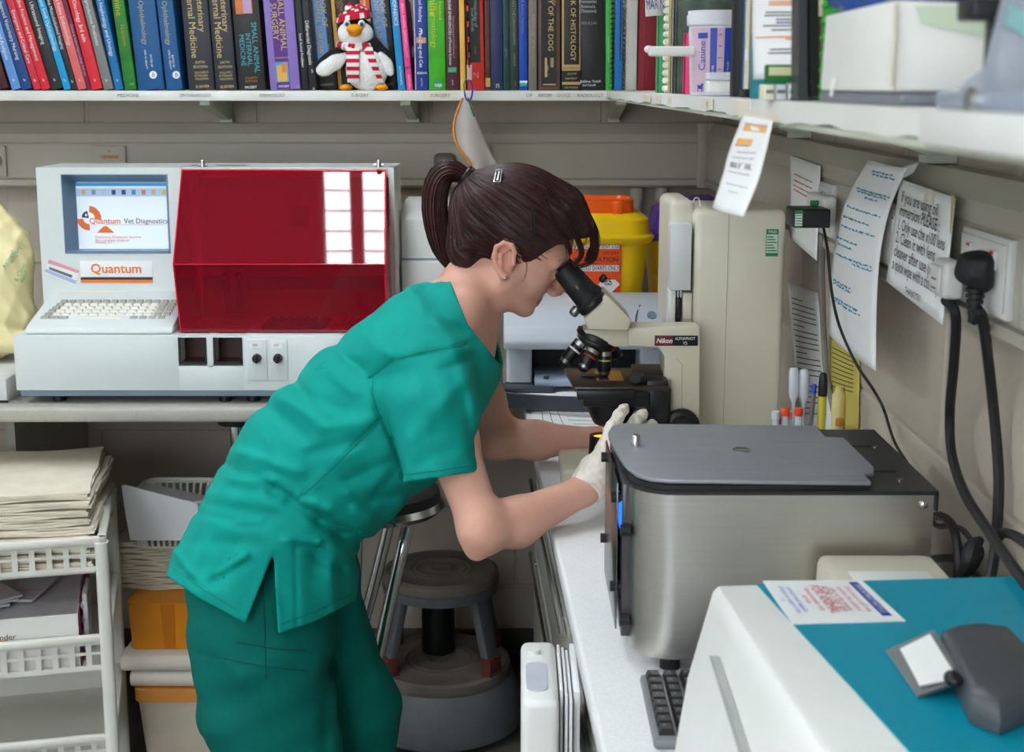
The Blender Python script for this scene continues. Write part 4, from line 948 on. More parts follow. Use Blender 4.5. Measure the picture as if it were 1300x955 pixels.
cable('power_cable', [(.478, 1.525, 1.359), PX(1213, 400, .482), PX(1211, 460, .500), PX(1206, 520, .522), PX(1208, 575, .522), PX(1224, 625, .512), PX(1255, 675, .500), PX(1292, 728, .488), PX(1325, 770, .48)], .0058, M_rub, 'thick black cable hanging from the white plug across the wall')
cable('power_cable', [PX(1266, 684, .5145), PX(1274, 677, .517), PX(1290, 681, .515), PX(1310, 698, .505), PX(1335, 735, .497)], .0055, M_rub, 'short black loop of cable crossing the other two by the wall')
cable('cable_coil', [PX(1181, 657, .52), PX(1196, 656, .51), PX(1210, 670, .50), PX(1216, 700, .498), PX(1216, 735, .497), PX(1208, 775, .50)], .0055, M_rub, 'black looped cable bulging out behind the steel centrifuge')
cable('cable_coil', [PX(1181, 660, .536), PX(1190, 668, .536), PX(1206, 668, .534), PX(1222, 673, .530), PX(1236, 690, .52), PX(1246, 700, .52), PX(1238, 720, .515), PX(1222, 735, .50)], .0035, M_rub, 'thin black cable making a loop behind the steel centrifuge')
cable('cable_coil', [PX(1178, 710, .535), PX(1205, 709, .53), PX(1222, 715, .526), PX(1240, 732, .522), PX(1262, 762, .515)], .0048, M_rub, 'low black cable leaving the back of the steel centrifuge')
g = bez([PX(1246, 684, .522), PX(1236, 694, .512), PX(1230, 712, .505), PX(1222, 733, .50)], 6); TG = thing('cable_bundle', g[10], 'bundled black cable ends folded together by the wall', 'cable'); MB().tube(g, [.004+.006*math.sin(math.pi*i/(len(g)-1)) for i in range(len(g))], 8).build('cord', M_rub, TG)
# power adapter
AD = thing('power_adapter', (.46, 2.1, 1.38), 'black box power adapter with green test labels in the single socket', 'adapter')
MB().bb((.416, 2.06, 1.384), (.470, 2.125, 1.412), .003, 3).build('adapter_body', M_black, AD)
MB().bb((.470, 2.12, 1.380), (.4925, 2.24, 1.425), .006, 3).build('plug_body', M_sock, AD)
M_grn = mat('label_green', (20, 130, 70), .5, var=0)
gl = MB().bb((.4165, 2.0592, 1.3855), (.4285, 2.0599, 1.4105)).build('test_label', M_grn, AD); 
MB().bb((.4175, 2.0588, 1.388), (.4275, 2.0593, 1.405)).build('label_field', M_paper, gl)
for k in range(4): MB().bb((.4182, 2.0583, 1.390+.004*k), (.4268, 2.0589, 1.3915+.004*k)).build('label_line', M_grn, gl)
MB().bb((.430, 2.07, 1.4122), (.446, 2.10, 1.4127)).build('rating_label', M_inkgrey, AD)
MB().bb((.452, 2.12, 1.4122), (.465, 2.124, 1.420), .001).build('test_tab', M_grn, AD)
cable('adapter_cable', [(.468, 2.10, 1.384), PX(1051, 320, .462), PX(1055, 365, .462), PX(1065, 412, .464), PX(1086, 460, .468), PX(1110, 497, .485), PX(1122, 520, .53), PX(1136, 562, .53), PX(1158, 600, .528), PX(1180, 660, .526)], .0022, M_rub, 'thin black adapter lead trailing down to the centrifuge')
cable('grey_cable', [(.497, 2.235, 1.357), PX(1043, 330, .502), PX(1044, 380, .515), PX(1046, 430, .535), PX(1050, 480, .538), PX(1060, 530, .538), PX(1068, 580, .54)], .0052, mat('grey_cable_plastic', (130, 126, 120), .5), 'grey mains cable running down the wall past the typed sheet')
# pipes below the trunking
for (x, lab) in ((809, 'white conduit pipe below the trunking beside the orange lid'), (840, 'white conduit pipe below the trunking behind the purple lid')):
    c = P(x, 250, 3.66); t = thing('conduit_pipe', (c.x, 3.665, ZT), lab, 'pipe')
    MB().cyl((c.x, 3.665, ZT+.0005), (c.x, 3.665, 1.329), .012).build('pipe', M_trunk, t)
    MB().cyl((c.x, 3.665, 1.295), (c.x, 3.665, 1.329), .017).build('collar', M_trunk, t)
# ================================================================== desktop analyser on the grey bench
M_case = mat('analyser_case', (214, 220, 218), .4, var=.012, vscale=6)
M_slate = mat('slate_trim', (120, 138, 152), .45, var=.03)
def red_acrylic():
    m = bpy.data.materials.new('red_acrylic'); m.use_nodes = True; nt = m.node_tree; nt.nodes.clear()
    out = nt.nodes.new('ShaderNodeOutputMaterial'); mix = nt.nodes.new('ShaderNodeMixShader'); fr = nt.nodes.new('ShaderNodeFresnel'); fr.inputs[0].default_value = 1.5
    mixc = nt.nodes.new('ShaderNodeMixShader'); mixc.inputs[0].default_value = .30
    tr = nt.nodes.new('ShaderNodeBsdfTransparent'); tr.inputs[0].default_value = (.56, .008, .03, 1)
    df = nt.nodes.new('ShaderNodeBsdfDiffuse'); df.inputs[0].default_value = rgb((190, 12, 48))
    gl = nt.nodes.new('ShaderNodeBsdfGlossy'); gl.inputs['Roughness'].default_value = .035
    nt.links.new(tr.outputs[0], mixc.inputs[1]); nt.links.new(df.outputs[0], mixc.inputs[2])
    nt.links.new(fr.outputs[0], mix.inputs[0]); nt.links.new(mixc.outputs[0], mix.inputs[1]); nt.links.new(gl.outputs[0], mix.inputs[2]); nt.links.new(mix.outputs[0], out.inputs[0]); return m
M_red_ac = red_acrylic()
AN = thing('laboratory_analyser', (-.66, 3.1, ZT), 'large white desktop analyser with red tinted lid and built in screen', 'analyser')
AX0, AX1, YF_, YB_ = -1.057, -.262, 2.915, 3.12
zb = .937
# lower case: front wall with two openings and two module bays
m = MB()
m.bb((-.7085, YF_, zb+.014), (-.5715, 3.30, 1.004), .0006)
m.bb((AX0, YF_, zb+.014), (-.708, 3.30, 1.070), .0012)
m.bb((-.648, YF_, 1.0), (-.634, YF_+.06, 1.069), .001).bb((-.572, YF_, zb+.014), (AX1, 3.30, 1.069), .0012)
m.bb((-.71, YF_+.001, 1.0655), (-.57, YF_+.03, 1.0695)); m.bb((-.71, 3.04, 1.0), (-.57, 3.30, 1.069))
base = m.build('lower_case', M_case, AN)
MB().bb((AX0+.006, YF_+.004, zb), (AX1-.006, 3.29, zb+.015), .003).build('base_trim', M_slate, AN)
for x in (-.98, -.62, -.56, -.32):
    MB().cyl((x, YF_+.04, ZT+.0004), (x, YF_+.04, zb+.002), .014).build('foot', M_black, AN)
    MB().cyl((x, 3.25, ZT+.0004), (x, 3.25, zb+.002), .014).build('foot', M_black, AN)
for x0, x1 in ((-.708, -.648), (-.634, -.572)):
    f = MB(); f.bb((x0, YF_-.001, 1.009), (x1, YF_+.004, 1.013)).bb((x0, YF_-.001, 1.009), (x0+.004, YF_+.004, 1.065)).bb((x1-.003, YF_-.001, 1.009), (x1, YF_+.004, 1.065))
    f.build('bay_frame', M_black, AN); MB().bb((x0, YF_+.06, 1.004), (x1, YF_+.062, 1.066)).build('bay_liner', mat('dark_red', (60, 8, 16), .4), AN)
    MB().bb((x0+.004, YF_+.006, 1.0095), (x1-.004, YF_+.058, 1.012)).build('bay_tray', MATS['dark_red'], AN)
for x0, x1 in ((-.562, -.520), (-.517, -.476)):
    b = MB().bb((x0, YF_-.003, .973), (x1, YF_+.002, 1.062), .002).build('module_plate', M_case, AN)
    c = ((x0+x1)/2, YF_-.003, 1.022); k = MB().cyl(c, (c[0], YF_-.015, c[2]), .0098, .0088, 24); k.bb((c[0]-.002, YF_-.019, c[2]-.009), (c[0]+.002, YF_-.014, c[2]+.009), .001); k.build('knob', M_black, b)
    MB().bb((x0+.006, YF_-.0042, 1.043), (x1-.010, YF_-.0028, 1.056)).build('module_label', M_paper, b); text('HV', b, (x0+.018, YF_-.0043, 1.050), (1, 0, 0), (0, 0, 1), .008, mat('label_red', (190, 60, 60), .6, var=0))
# sloping keyboard deck
def zd(y): return 1.083+(y-2.95)*.051/.17
DX1 = -.722
m = MB(); m.prism([(AX0+.022, 2.925, 1.071), (AX0+.022, 2.925, 1.080), (AX0+.022, 2.935, 1.087), (AX0+.022, YB_+.02, zd(YB_+.02)+.002), (AX0+.022, YB_+.02, 1.071)], (DX1-AX0-.022, 0, 0)); m.bevel(.004, 2, 30)
deck = m.build('keyboard_deck', M_case, AN)
MB().prism([(AX0+.03, 2.965, zd(2.965)+.0025), (DX1-.012, 2.965, zd(2.965)+.0025), (DX1-.010, 3.062, zd(3.062)+.0025), (AX0+.058, 3.062, zd(3.062)+.0025)], (0, 0, .0008)).build('key_well', mat('key_well', (150, 146, 136), .6), deck)
M_k1 = mat('key_cream', (222, 220, 208), .5, var=.02); M_k2 = mat('key_grey', (160, 158, 146), .5, var=.02)
def key(cx, cy, w, d, m):
    z = zd(cy)+.003; g = MB(); top = .0075
    g.pts([(cx-w/2, cy-d/2, z), (cx+w/2, cy-d/2, z), (cx+w/2, cy+d/2, z), (cx-w/2, cy+d/2, z), (cx-w*.36, cy-d*.32, z+top), (cx+w*.36, cy-d*.32, z+top), (cx+w*.36, cy+d*.42, z+top), (cx-w*.36, cy+d*.42, z+top)], [(0, 1, 5, 4), (1, 2, 6, 5), (2, 3, 7, 6), (3, 0, 4, 7), (4, 5, 6, 7)])
    g.build('key', m, deck, smooth=False)
for r in range(6):
    y = 2.976+r*.0158; xs0 = AX0+.038+r*.004; xs1 = DX1-.016; n = 14; wk = (xs1-xs0)/n
    if r == 0:
        for i in range(3): key(xs0+wk*(i+.6), y, wk*1.1, .0135, M_k2)
        key(xs0+wk*6.6, y, wk*5.8, .0135, M_k1)
        for i in range(4): key(xs0+wk*(10.1+i), y, wk*.9, .0135, M_k2)
        continue
    for i in range(n):
        key(xs0+wk*(i+.5), y, wk*.9, .0138, M_k2 if (i < 1 or i > 11 or r == 5) else M_k1)
m = MB(); m.prism([(AX0+.036, 3.078, zd(3.078)+.003), (-.905, 3.078, zd(3.078)+.003), (-.895, 3.108, zd(3.108)+.003), (AX0+.046, 3.108, zd(3.108)+.003)], (0, 0, .0004)); m.build('warning_sticker', mat('cream_sticker', (222, 214, 202), .6, var=.04), deck)
# upright body with recessed screen
m = MB(); SX0, SX1, SZ0, SZ1 = -1.002, -.765, 1.222, 1.397
ZTOP = 1.412
def wall_with_hole(m, x0, x1, z0, z1, hx0, hx1, hz0, hz1, y0, y1):
    m.bb((x0, y0, z0), (hx0, y1, z1)).bb((hx1, y0, z0), (x1, y1, z1)).bb((hx0, y0, z0), (hx1, y1, hz0)).bb((hx0, y0, hz1), (hx1, y1, z1))
wall_with_hole(m, AX0, -.735, 1.06, ZTOP, SX0, SX1, SZ0, SZ1, YB_, YB_+.05)
m.bb((AX0, YB_+.05, 1.06), (AX1, 3.30, ZTOP)); m.bb((AX1-.012, YB_, 1.06), (AX1, YB_+.06, ZTOP)); m.bb((-.74, YB_+.008, 1.39), (AX1, YB_+.06, ZTOP))
body = m.build('upper_case', M_case, AN)
fr = MB(); M_bz = mat('screen_bezel', (104, 130, 156), .4, var=.03)
fr.prism([(SX0, YB_-.001, SZ0), (SX0, YB_-.001, SZ1), (SX0+.018, YB_+.046, SZ1-.018), (SX0+.018, YB_+.046, SZ0+.004)], (.0015, 0, 0))
fr.prism([(SX0, YB_-.001, SZ1), (SX1, YB_-.001, SZ1), (SX1-.004, YB_+.046, SZ1-.018), (SX0+.018, YB_+.046, SZ1-.018)], (0, 0, -.0015))
fr.bb((SX1-.004, YB_-.001, SZ0), (SX1, YB_+.046, SZ1)).bb((SX0, YB_-.001, SZ0-.002), (SX1, YB_+.046, SZ0+.004)); bz = fr.build('screen_bezel', M_bz, body)
YSn = YB_+.043; s0 = P(90, 318, YSn); s1 = P(212.5, 232, YSn); sw, sh = s1.x-s0.x, s1.z-s0.z
scr = MB().bb((s0.x, YSn, s0.z), (s1.x, YSn+.004, s1.z)).build('screen', mat('screen_glow', (226, 236, 246), .3, var=0, emit=.12), body)
def son(u0, v0, u1, v1, col, nm, e=.5, off=.0006):
    MB().pts([(s0.x+sw*u0, YSn-off, s1.z-sh*v1), (s0.x+sw*u1, YSn-off, s1.z-sh*v1), (s0.x+sw*u1, YSn-off, s1.z-sh*v0), (s0.x+sw*u0, YSn-off, s1.z-sh*v0)], [(0, 1, 2, 3)]).build(nm, mat('scr_%d_%d_%d' % col, col, .4, var=0, emit=e*.3), scr, smooth=False)
son(0, 0, 1, .05, (40, 150, 214), 'title_bar'); son(0, .05, 1, .085, (222, 230, 236), 'menu_bar'); son(0, .085, 1, .20, (168, 196, 222), 'tool_bar')
for i, c in enumerate(((200, 70, 60), (196, 170, 90), (120, 140, 170), (180, 190, 196), (40, 60, 130), (40, 60, 100), (80, 130, 170), (190, 120, 110), (210, 170, 110), (206, 190, 70))): son(.04+i*.1, .105, .08+i*.1, .175, c, 'tool_icon', .4, .0009)
M_so = mat('scr_orange', (226, 112, 44), .4, var=0, emit=.06); M_sd = mat('scr_dark', (44, 44, 50), .4, var=0)
def sp(u, v): return Vector((s0.x+sw*u, YSn-.0008, s1.z-sh*v))
cq = sp(.20, .52); Ro, Ri = .028, .0135
for a0, a1, m_ in ((-10, 85, M_so), (185, 272, M_so)):
    g = MB(); N = 10; A_ = [math.radians(a0+(a1-a0)*i/N) for i in range(N+1)]
    for i in range(N): g.pts([cq+Vector((math.cos(a)*r, 0, math.sin(a)*r)) for a, r in ((A_[i], Ri), (A_[i], Ro), (A_[i+1], Ro), (A_[i+1], Ri))], [(0, 1, 2, 3)])
    g.build('logo_arc', m_, scr, smooth=False)
g = MB(); A_ = [math.radians(100+75*i/8) for i in range(9)]; g.pts([cq]+[cq+Vector((math.cos(a)*.0165, 0, math.sin(a)*.0165)) for a in A_], [tuple(range(10))]); g.build('logo_quarter', M_sd, scr, smooth=False)
g = MB(); c2 = cq+Vector((-.006, -.0004, .0065)); g.pts([c2+Vector((math.cos(a)*.0028, 0, math.sin(a)*.0028)) for a in [2*math.pi*i/10 for i in range(10)]]+[c2+Vector((0, 0, .007))], [tuple(range(10)), (2, 10, 3)]); g.build('logo_drop', M_paper, scr, smooth=False)
g = MB(); c3 = sp(.36, .66); g.pts([c3+Vector((-.02, 0, -.012)), c3+Vector((.02, 0, -.012)), c3+Vector((.004, 0, .003)), c3+Vector((-.004, 0, .003))], [(0, 1, 2, 3)]); g.build('logo_tail', M_so, scr, smooth=False)
text('Quantum', scr, sp(.36, .565), (1, 0, 0), (0, 0, 1), .0185, M_so, off=.001, fit=sw*.32, bold=.01); text('Vet Diagnostics', scr, sp(.77, .565), (1, 0, 0), (0, 0, 1), .0165, mat('scr_slate', (60, 70, 110), .4, var=0), off=.001, fit=sw*.44)
son(.36, .615, .97, .622, (236, 150, 90), 'logo_rule', .5, .0009)
for k, (v, u1) in enumerate(((.80, .62), (.85, .58), (.88, .5))): text(('Veterinary Diagnostic Systems', 'The complete analyser', 'Version 2.1')[k], scr, sp(.25, v), (1, 0, 0), (0, 0, 1), .0085, M_so, off=.001, align='LEFT', fit=sw*.5)
# badge and stickers on the body
b0, b1 = P(103, 359, YB_), P(193, 331, YB_)
bd = MB().bb((b0.x, YB_-.0015, b0.z), (b1.x, YB_, b1.z), .0005).build('name_badge', M_paper, body)
text('Quantum', bd, ((b0.x+b1.x)/2, YB_-.0018, b1.z-.0185), (1, 0, 0), (0, 0, 1), .030, mat('badge_orange', (232, 120, 30), .5, var=0), bold=.014, fit=(b1.x-b0.x)*.9)
MB().bb((b0.x, YB_-.0022, b0.z), (b1.x, YB_-.0014, b0.z+.007)).build('badge_stripe', MATS['badge_orange'], bd); MB().bb((b0.x, YB_-.0022, b0.z+.007), (b1.x, YB_-.0014, b0.z+.0128)).build('badge_stripe', M_sd, bd)
def tilted(par, pts_px, Y, m, nm): return MB().pts([P(x, y, Y) for x, y in pts_px], [(0, 1, 2, 3)]).build(nm, m, par, smooth=False)
tk = tilted(body, ((56, 346), (63, 329), (101, 343), (95, 362)), YB_-.001, M_paper, 'sticker')
tilted(tk, ((60.5, 334), (62.5, 329.5), (101, 343.5), (99, 347)), YB_-.0016, mat('pink_print', (226, 150, 170), .6, var=0), 'sticker_band'); tilted(tk, ((56.5, 345), (58, 341.5), (97, 356.5), (95.5, 361)), YB_-.0016, mat('lilac_print', (170, 180, 220), .6, var=0), 'sticker_band')
tilted(tk, ((62, 342), (63, 339), (92, 349.5), (91, 353)), YB_-.0016, M_inkgrey, 'sticker_line')
for i in range(3): 
    q = P(88+i*2, 361+i, YB_-.0008)
for x0, n in ((238, 4), (272, 10)):
    for i in range(n):
        a = P(x0+i*4, 209, 3.16); MB().box((a.x, 3.20, ZTOP+.0002), (.0025, .03, .0008), 0, 1, Matrix.Rotation(.5, 3, 'Z')).build('vent_slot', M_black, body)
# tinted lid: sloping pane, upright pane, side cheeks
LX0t, LX1 = -.731, -.268; LX0b = -.716
zt, zm, zl = 1.406, 1.219, 1.071; yt, ym, yl = 3.115, 2.938, 2.946
lid = MB(); th = .003
lid.pts([(LX0t, yt, zt), (LX1-.012, yt, zt), (LX1, ym, zm), (LX0b, ym, zm), (LX0b+.008, yl, zl), (LX1, yl, zl)], [(0, 1, 2, 3), (3, 2, 5, 4)])
lid.pts([(LX0t, yt, zt), (LX0b, ym, zm), (LX0b+.008, yl, zl), (LX0b+.008, YB_+.045, zl), (LX0t, YB_+.045, zt)], [(0, 1, 2, 3, 4)])
lid.pts([(LX1-.012, yt, zt), (LX1, ym, zm), (LX1, yl, zl), (LX1, YB_-.002, zl), (LX1-.012, YB_-.002, zt)], [(0, 1, 2, 3, 4)])
lid.pts([(LX0t, yt, zt), (LX1-.012, yt, zt), (LX1-.012, YB_+.006, zt+.002), (LX0t, YB_+.006, zt+.002)], [(0, 1, 2, 3)])
lid.bm.normal_update(); _in = Vector((-.5, 3.10, 1.2))
for f_ in lid.bm.faces:
    if f_.normal.dot(f_.calc_center_median()-_in) < 0: f_.normal_flip()
lo = lid.build('tinted_lid', M_red_ac, AN, smooth=False, fix=False)
ed = MB(); ed.tube([(LX0t, yt-.001, zt), (LX1-.012, yt-.001, zt)], .0022, 6).tube([(LX0b, ym-.001, zm), (LX1, ym-.001, zm)], .0018, 6).tube([(LX1-.012, yt, zt), (LX1, ym, zm), (LX1, yl, zl)], .0022, 6).tube([(LX0t, yt, zt), (LX0b, ym, zm), (LX0b+.008, yl, zl)], .0018, 6)
ed.build('lid_edge', mat('red_edge', (206, 16, 44), .2, var=0), lo)
for x in (258, 481):
    q = P(x, 212, yt); g = MB(); g.cyl((q.x, yt-.004, q.z), (q.x, yt-.004, q.z+.010), .006); g.ell((q.x, yt-.004, q.z+.012), (.006, .006, .005), 12, 8); g.cyl((q.x-.010, yt-.002, q.z+.004), (q.x+.010, yt-.002, q.z+.004), .003); g.build('hinge_screw', M_chrome, lo)
# inside the lid: deck, racks, arm, back panel
M_dk = mat('dark_deck', (38, 30, 32), .5); M_lt = mat('light_rack', (214, 206, 200), .5)
MB().bb((-.705, YB_+.040, 1.07), (-.272, YB_+.0495, 1.40)).build('back_panel', mat('inner_grey', (150, 146, 146), .5), AN)
MB().bb((-.70, YB_+.028, 1.135), (-.275, YB_+.039, 1.165)).build('rail', M_black, AN)
MB().bb((-.645, YB_-.01, 1.085), (-.60, YB_+.036, 1.19), .003).build('probe_tower', mat('inner_dark', (90, 84, 88), .4), AN)
for x in (-.64, -.612): MB().cyl((x, YB_-.02, 1.105), (x, YB_-.02, 1.165), .008).ell((x, YB_-.02, 1.17), (.009, .009, .010)).build('reagent_bottle', M_black, AN)
MB().bb((-.545, 2.985, 1.070), (-.405, 3.10, 1.078), .002).build('sample_rack', M_dk, AN)
for i in range(7): MB().bb((-.540+i*.019, 2.99, 1.078), (-.527+i*.019, 3.095, 1.081)).build('rack_row', M_black, AN)
rk = MB().bb((-.395, 2.975, 1.070), (-.275, 3.10, 1.082), .002).build('plate_holder', M_lt, AN)
MB().bb((-.385, 2.975, 1.0822), (-.283, 3.09, 1.0835)).build('plate_well_field', M_dk, rk)
for i in range(6):
    for j in range(3): MB().bb((-.384+i*.0165, 2.98+j*.036, 1.0836), (-.371+i*.0165, 3.01+j*.036, 1.086)).build('well_strip', M_lt, rk)
q = P(378, 275, YB_+.03); MB().bb((q.x-.02, YB_+.036, q.z-.024), (q.x+.022, YB_+.0395, q.z+.024)).build('inner_label', M_dk, AN)

# ================================================================== small white machine beside it, carrier bag, file
SB = thing('printer', (-.20, 3.33, ZT), 'small white two tier printer behind the ponytail beside the analyser', 'printer')
m = MB(); m.prism([(-.257, 3.25, 1.286), (-.257, 3.25, ZT+.001), (-.257, 3.46, ZT+.001), (-.257, 3.46, 1.322), (-.257, 3.36, 1.322)], (.125, 0, 0)); m.bevel(.004, 2); m.build('casing', M_wht, SB)
MB().bb((-.2575, 3.2485, 1.190), (-.1315, 3.30, 1.1935)).build('seam', M_slate, SB)
MB().bb((-.257, 3.235, ZT+.001), (-.132, 3.2495, 1.188), .003).build('front_cover', M_wht, SB)
FL = thing('box_file', (-1.16, 3.0, ZT), 'white box file lying on the bench under the carrier bag', 'file')
m = MB(); m.bb((-1.36, 2.93, ZT+.0005), (-1.084, 3.32, ZT+.052), .002); m.build('file_body', mat('grey_card', (206, 206, 204), .5), FL)
MB().bb((-1.35, 2.9285, ZT+.0005), (-1.082, 2.9302, ZT+.006)).build('file_edge', M_black, FL)
BG = thing('carrier_bag', (-1.17, 3.16, ZT+.053), 'crumpled cream plastic carrier bag with green print at the shelf end', 'bag')
M_cream = mat('cream_bag', (238, 224, 172), .45, var=.06, vscale=16, bump=.25, bscale=20, sss=.15)
def bagd(p, D):
    x, z, y = p[:, 0], p[:, 2], p[:, 1]
    return D + .0055*np.sin(x*62+z*38+2*np.sin(z*30)) + .005*np.abs(np.sin(x*45-z*30+1.5*np.sin(x*40))) + .004*np.abs(np.sin(z*50+x*80+y*60))
vs, q = implicit([EL((-1.18, 3.17, 1.085), (.09, .09, .11), k=.04), EL((-1.155, 3.16, 1.20), (.075, .07, .10), k=.05), EL((-1.185, 3.17, 1.285), (.05, .05, .05), k=.03), EL((-1.20, 3.15, 1.02), (.10, .10, .05), k=.03)], .005, post=bagd); vs = relax(vs, q, 1)
vs[:, 2] = np.maximum(vs[:, 2], ZT+.0535); np_mesh('bag_body', vs, q, M_cream, BG)
M_gprint = mat('green_print', (90, 150, 90), .5, var=0)
for (s_, x, y, sz, rot) in (('Animal', 14, 325, .016, 55), ('Surgery', 24, 322, .014, 55), ('& Clinic', 32, 345, .014, 60), ('Open', 36, 352, .012, 65)):
    # placed on the bag's nearest surface along the view
    o = np.array((0, 0, CAMZ)); best = None; r_ = np.array(ray(x, y)); w = vs-o; t_ = (w@r_)/(r_@r_); dist = np.linalg.norm(w-t_[:, None]*r_, axis=1); idx_ = np.where(dist < max(.012, dist.min()+.004))[0]
    k_ = idx_[np.argmin(t_[idx_])]; c_ = Vector(vs[k_])+Vector((.004, -.008, .002)); a_ = math.radians(rot)
    text(s_, BG, c_, (math.cos(a_)*.8, .25, math.sin(a_)), (-math.sin(a_), 0, math.cos(a_)), sz, M_gprint, off=.0)

# ================================================================== sharps bins
M_yel = mat('sharps_yellow', (244, 200, 8), .4, var=.03, vscale=5); M_obin = mat('sharps_orange', (246, 92, 10), .35, var=.03); M_pur = mat('lid_purple', (96, 60, 160), .4, var=.04)
def rrect(cx, cy, hx, hy, z, r, n=6):
    out = []
    for sx, sy, a0 in ((1, 1, 0), (-1, 1, 90), (-1, -1, 180), (1, -1, 270)):
        for i in range(n+1):
            a = math.radians(a0+90*i/n); out.append(Vector((cx+sx*(hx-r)+r*math.cos(a), cy+sy*(hy-r)+r*math.sin(a), z)))
    return out
def loft(rings, mb=None):
    mb = mb or MB(); R = [[mb.bm.verts.new(p) for p in r] for r in rings]; n = len(R[0])
    for a, b in zip(R, R[1:]):
        for i in range(n): mb.bm.faces.new((a[i], a[(i+1) % n], b[(i+1) % n], b[i]))
    mb.bm.faces.new(R[0][::-1]); mb.bm.faces.new(R[-1]); return mb
SX, SY = .203, 3.33
S1_ = thing('sharps_bin', (SX, SY, ZT), 'yellow sharps bin with orange lid and orange incineration label', 'sharps bin', 'sharps bins')
loft([rrect(SX, SY, .088, .082, ZT+.0006, .04), rrect(SX, SY, .116, .100, 1.235, .05)]).build('bin_body', M_yel, S1_)
loft([rrect(SX, SY, .120, .104, 1.228, .05), rrect(SX, SY, .131, .113, 1.240, .055), rrect(SX, SY, .131, .113, 1.245, .055), rrect(SX, SY, .122, .105, 1.250, .055), rrect(SX, SY, .118, .10, 1.283, .055), rrect(SX, SY, .100, .085, 1.297, .05), rrect(SX, SY, .08, .07, 1.3, .04)]).build('bin_lid', M_yel, S1_)
ol = loft([rrect(SX, SY-.01, .082, .068, 1.290, .03), rrect(SX, SY-.01, .082, .068, 1.328, .03), rrect(SX, SY-.01, .074, .062, 1.330, .03), rrect(SX, SY-.01, .070, .058, 1.322, .028)]).build('orange_cap', M_obin, S1_)
MB().bb((SX+.03, SY-.085, 1.296), (SX+.055, SY-.07, 1.327), .003).build('cap_latch', M_obin, ol)
l0, l1 = P(705, 376, 3.222), P(789, 304, 3.228)
def lab(x, z, d=0): return Vector((x, SY-.100-(z-ZT)*-.0-.0035-d+(1.235-z)*.055, z))
LB = MB().pts([lab(l0.x, l0.z), lab(l1.x, l0.z), lab(l1.x, l1.z), lab(l0.x, l1.z)], [(0, 1, 2, 3)]).build('hazard_label', mat('label_orange', (240, 84, 24), .5, var=.02), S1_, smooth=False)
lw, lh = l1.x-l0.x, l1.z-l0.z
def lbox(u0, v0, u1, v1, m, nm='label_field', d=.0005): MB().pts([lab(l0.x+lw*u, l1.z-lh*v, d) for u, v in ((u0, v1), (u1, v1), (u1, v0), (u0, v0))], [(0, 1, 2, 3)]).build(nm, m, LB, smooth=False)
lbox(.03, .085, .97, .165, M_paper); lbox(.03, .46, .97, .565, M_paper)
for i in range(9): lbox(.03+i*.107, .02, .09+i*.107, .055, M_ink, 'label_dash')
def ltext(s_, u, v, sz, fit, m=M_ink): text(s_, LB, lab(l0.x+lw*u, l1.z-lh*v, .001), (1, 0, 0), lab(0, 1)-lab(0, 0), sz, m, off=.0004, fit=fit)
ltext('DANGER SINGLE PATIENT USE', .5, .125, .012, lw*.93); ltext('UN 3291', .84, .24, .010, lw*.26); ltext('FOR INCINERATION', .5, .36, .0155, lw*.90); ltext('CONTAMINATED SHARPS ONLY', .5, .513, .0155, lw*.94); lbox(.3, .425, .66, .435, M_ink, 'label_rule')
dc = lab(l0.x+lw*.82, l1.z-lh*.80, .0006); dd = .0255
dm = MB().pts([dc+Vector((0, 0, -dd)), dc+Vector((dd, 0, 0)), dc+Vector((0, 0, dd)), dc+Vector((-dd, 0, 0))], [(0, 1, 2, 3)]).build('hazard_diamond', M_paper, LB, smooth=False)
g = MB(); bc = dc+Vector((-.002, -.0006, .005))
for k in range(3):
    a = math.radians(90+120*k); c_ = bc+Vector((math.cos(a)*.0042, 0, math.sin(a)*.0042))
    arc = [c_+Vector((math.cos(t)*.0042, 0, math.sin(t)*.0042)) for t in [a-2.4+4.8*i/12 for i in range(13)]]
    g.tube(arc, .0009, 4)
g.tube([bc+Vector((math.cos(t)*.0034, 0, math.sin(t)*.0034)) for t in [2*math.pi*i/12 for i in range(13)]], .0006, 4); g.build('biohazard_symbol', M_ink, dm)
QX, QY = .425, 3.50
S2_ = thing('sharps_bin', (QX, QY, ZT), 'yellow bin with purple lid half hidden behind the tall cream cabinet', 'sharps bin', 'sharps bins')
loft([rrect(QX, QY, .060, .075, ZT+.0006, .02), rrect(QX, QY, .078, .095, 1.13, .025), rrect(QX, QY, .080, .097, 1.132, .025), rrect(QX, QY, .086, .100, 1.222, .025)]).build('bin_body', M_yel, S2_)
loft([rrect(QX, QY, .092, .106, 1.218, .025), rrect(QX, QY, .092, .106, 1.236, .025), rrect(QX, QY, .080, .096, 1.238, .022), rrect(QX, QY, .070, .09, 1.288, .02), rrect(QX+.03, QY, .045, .07, 1.318, .018)]).build('bin_lid', M_pur, S2_)
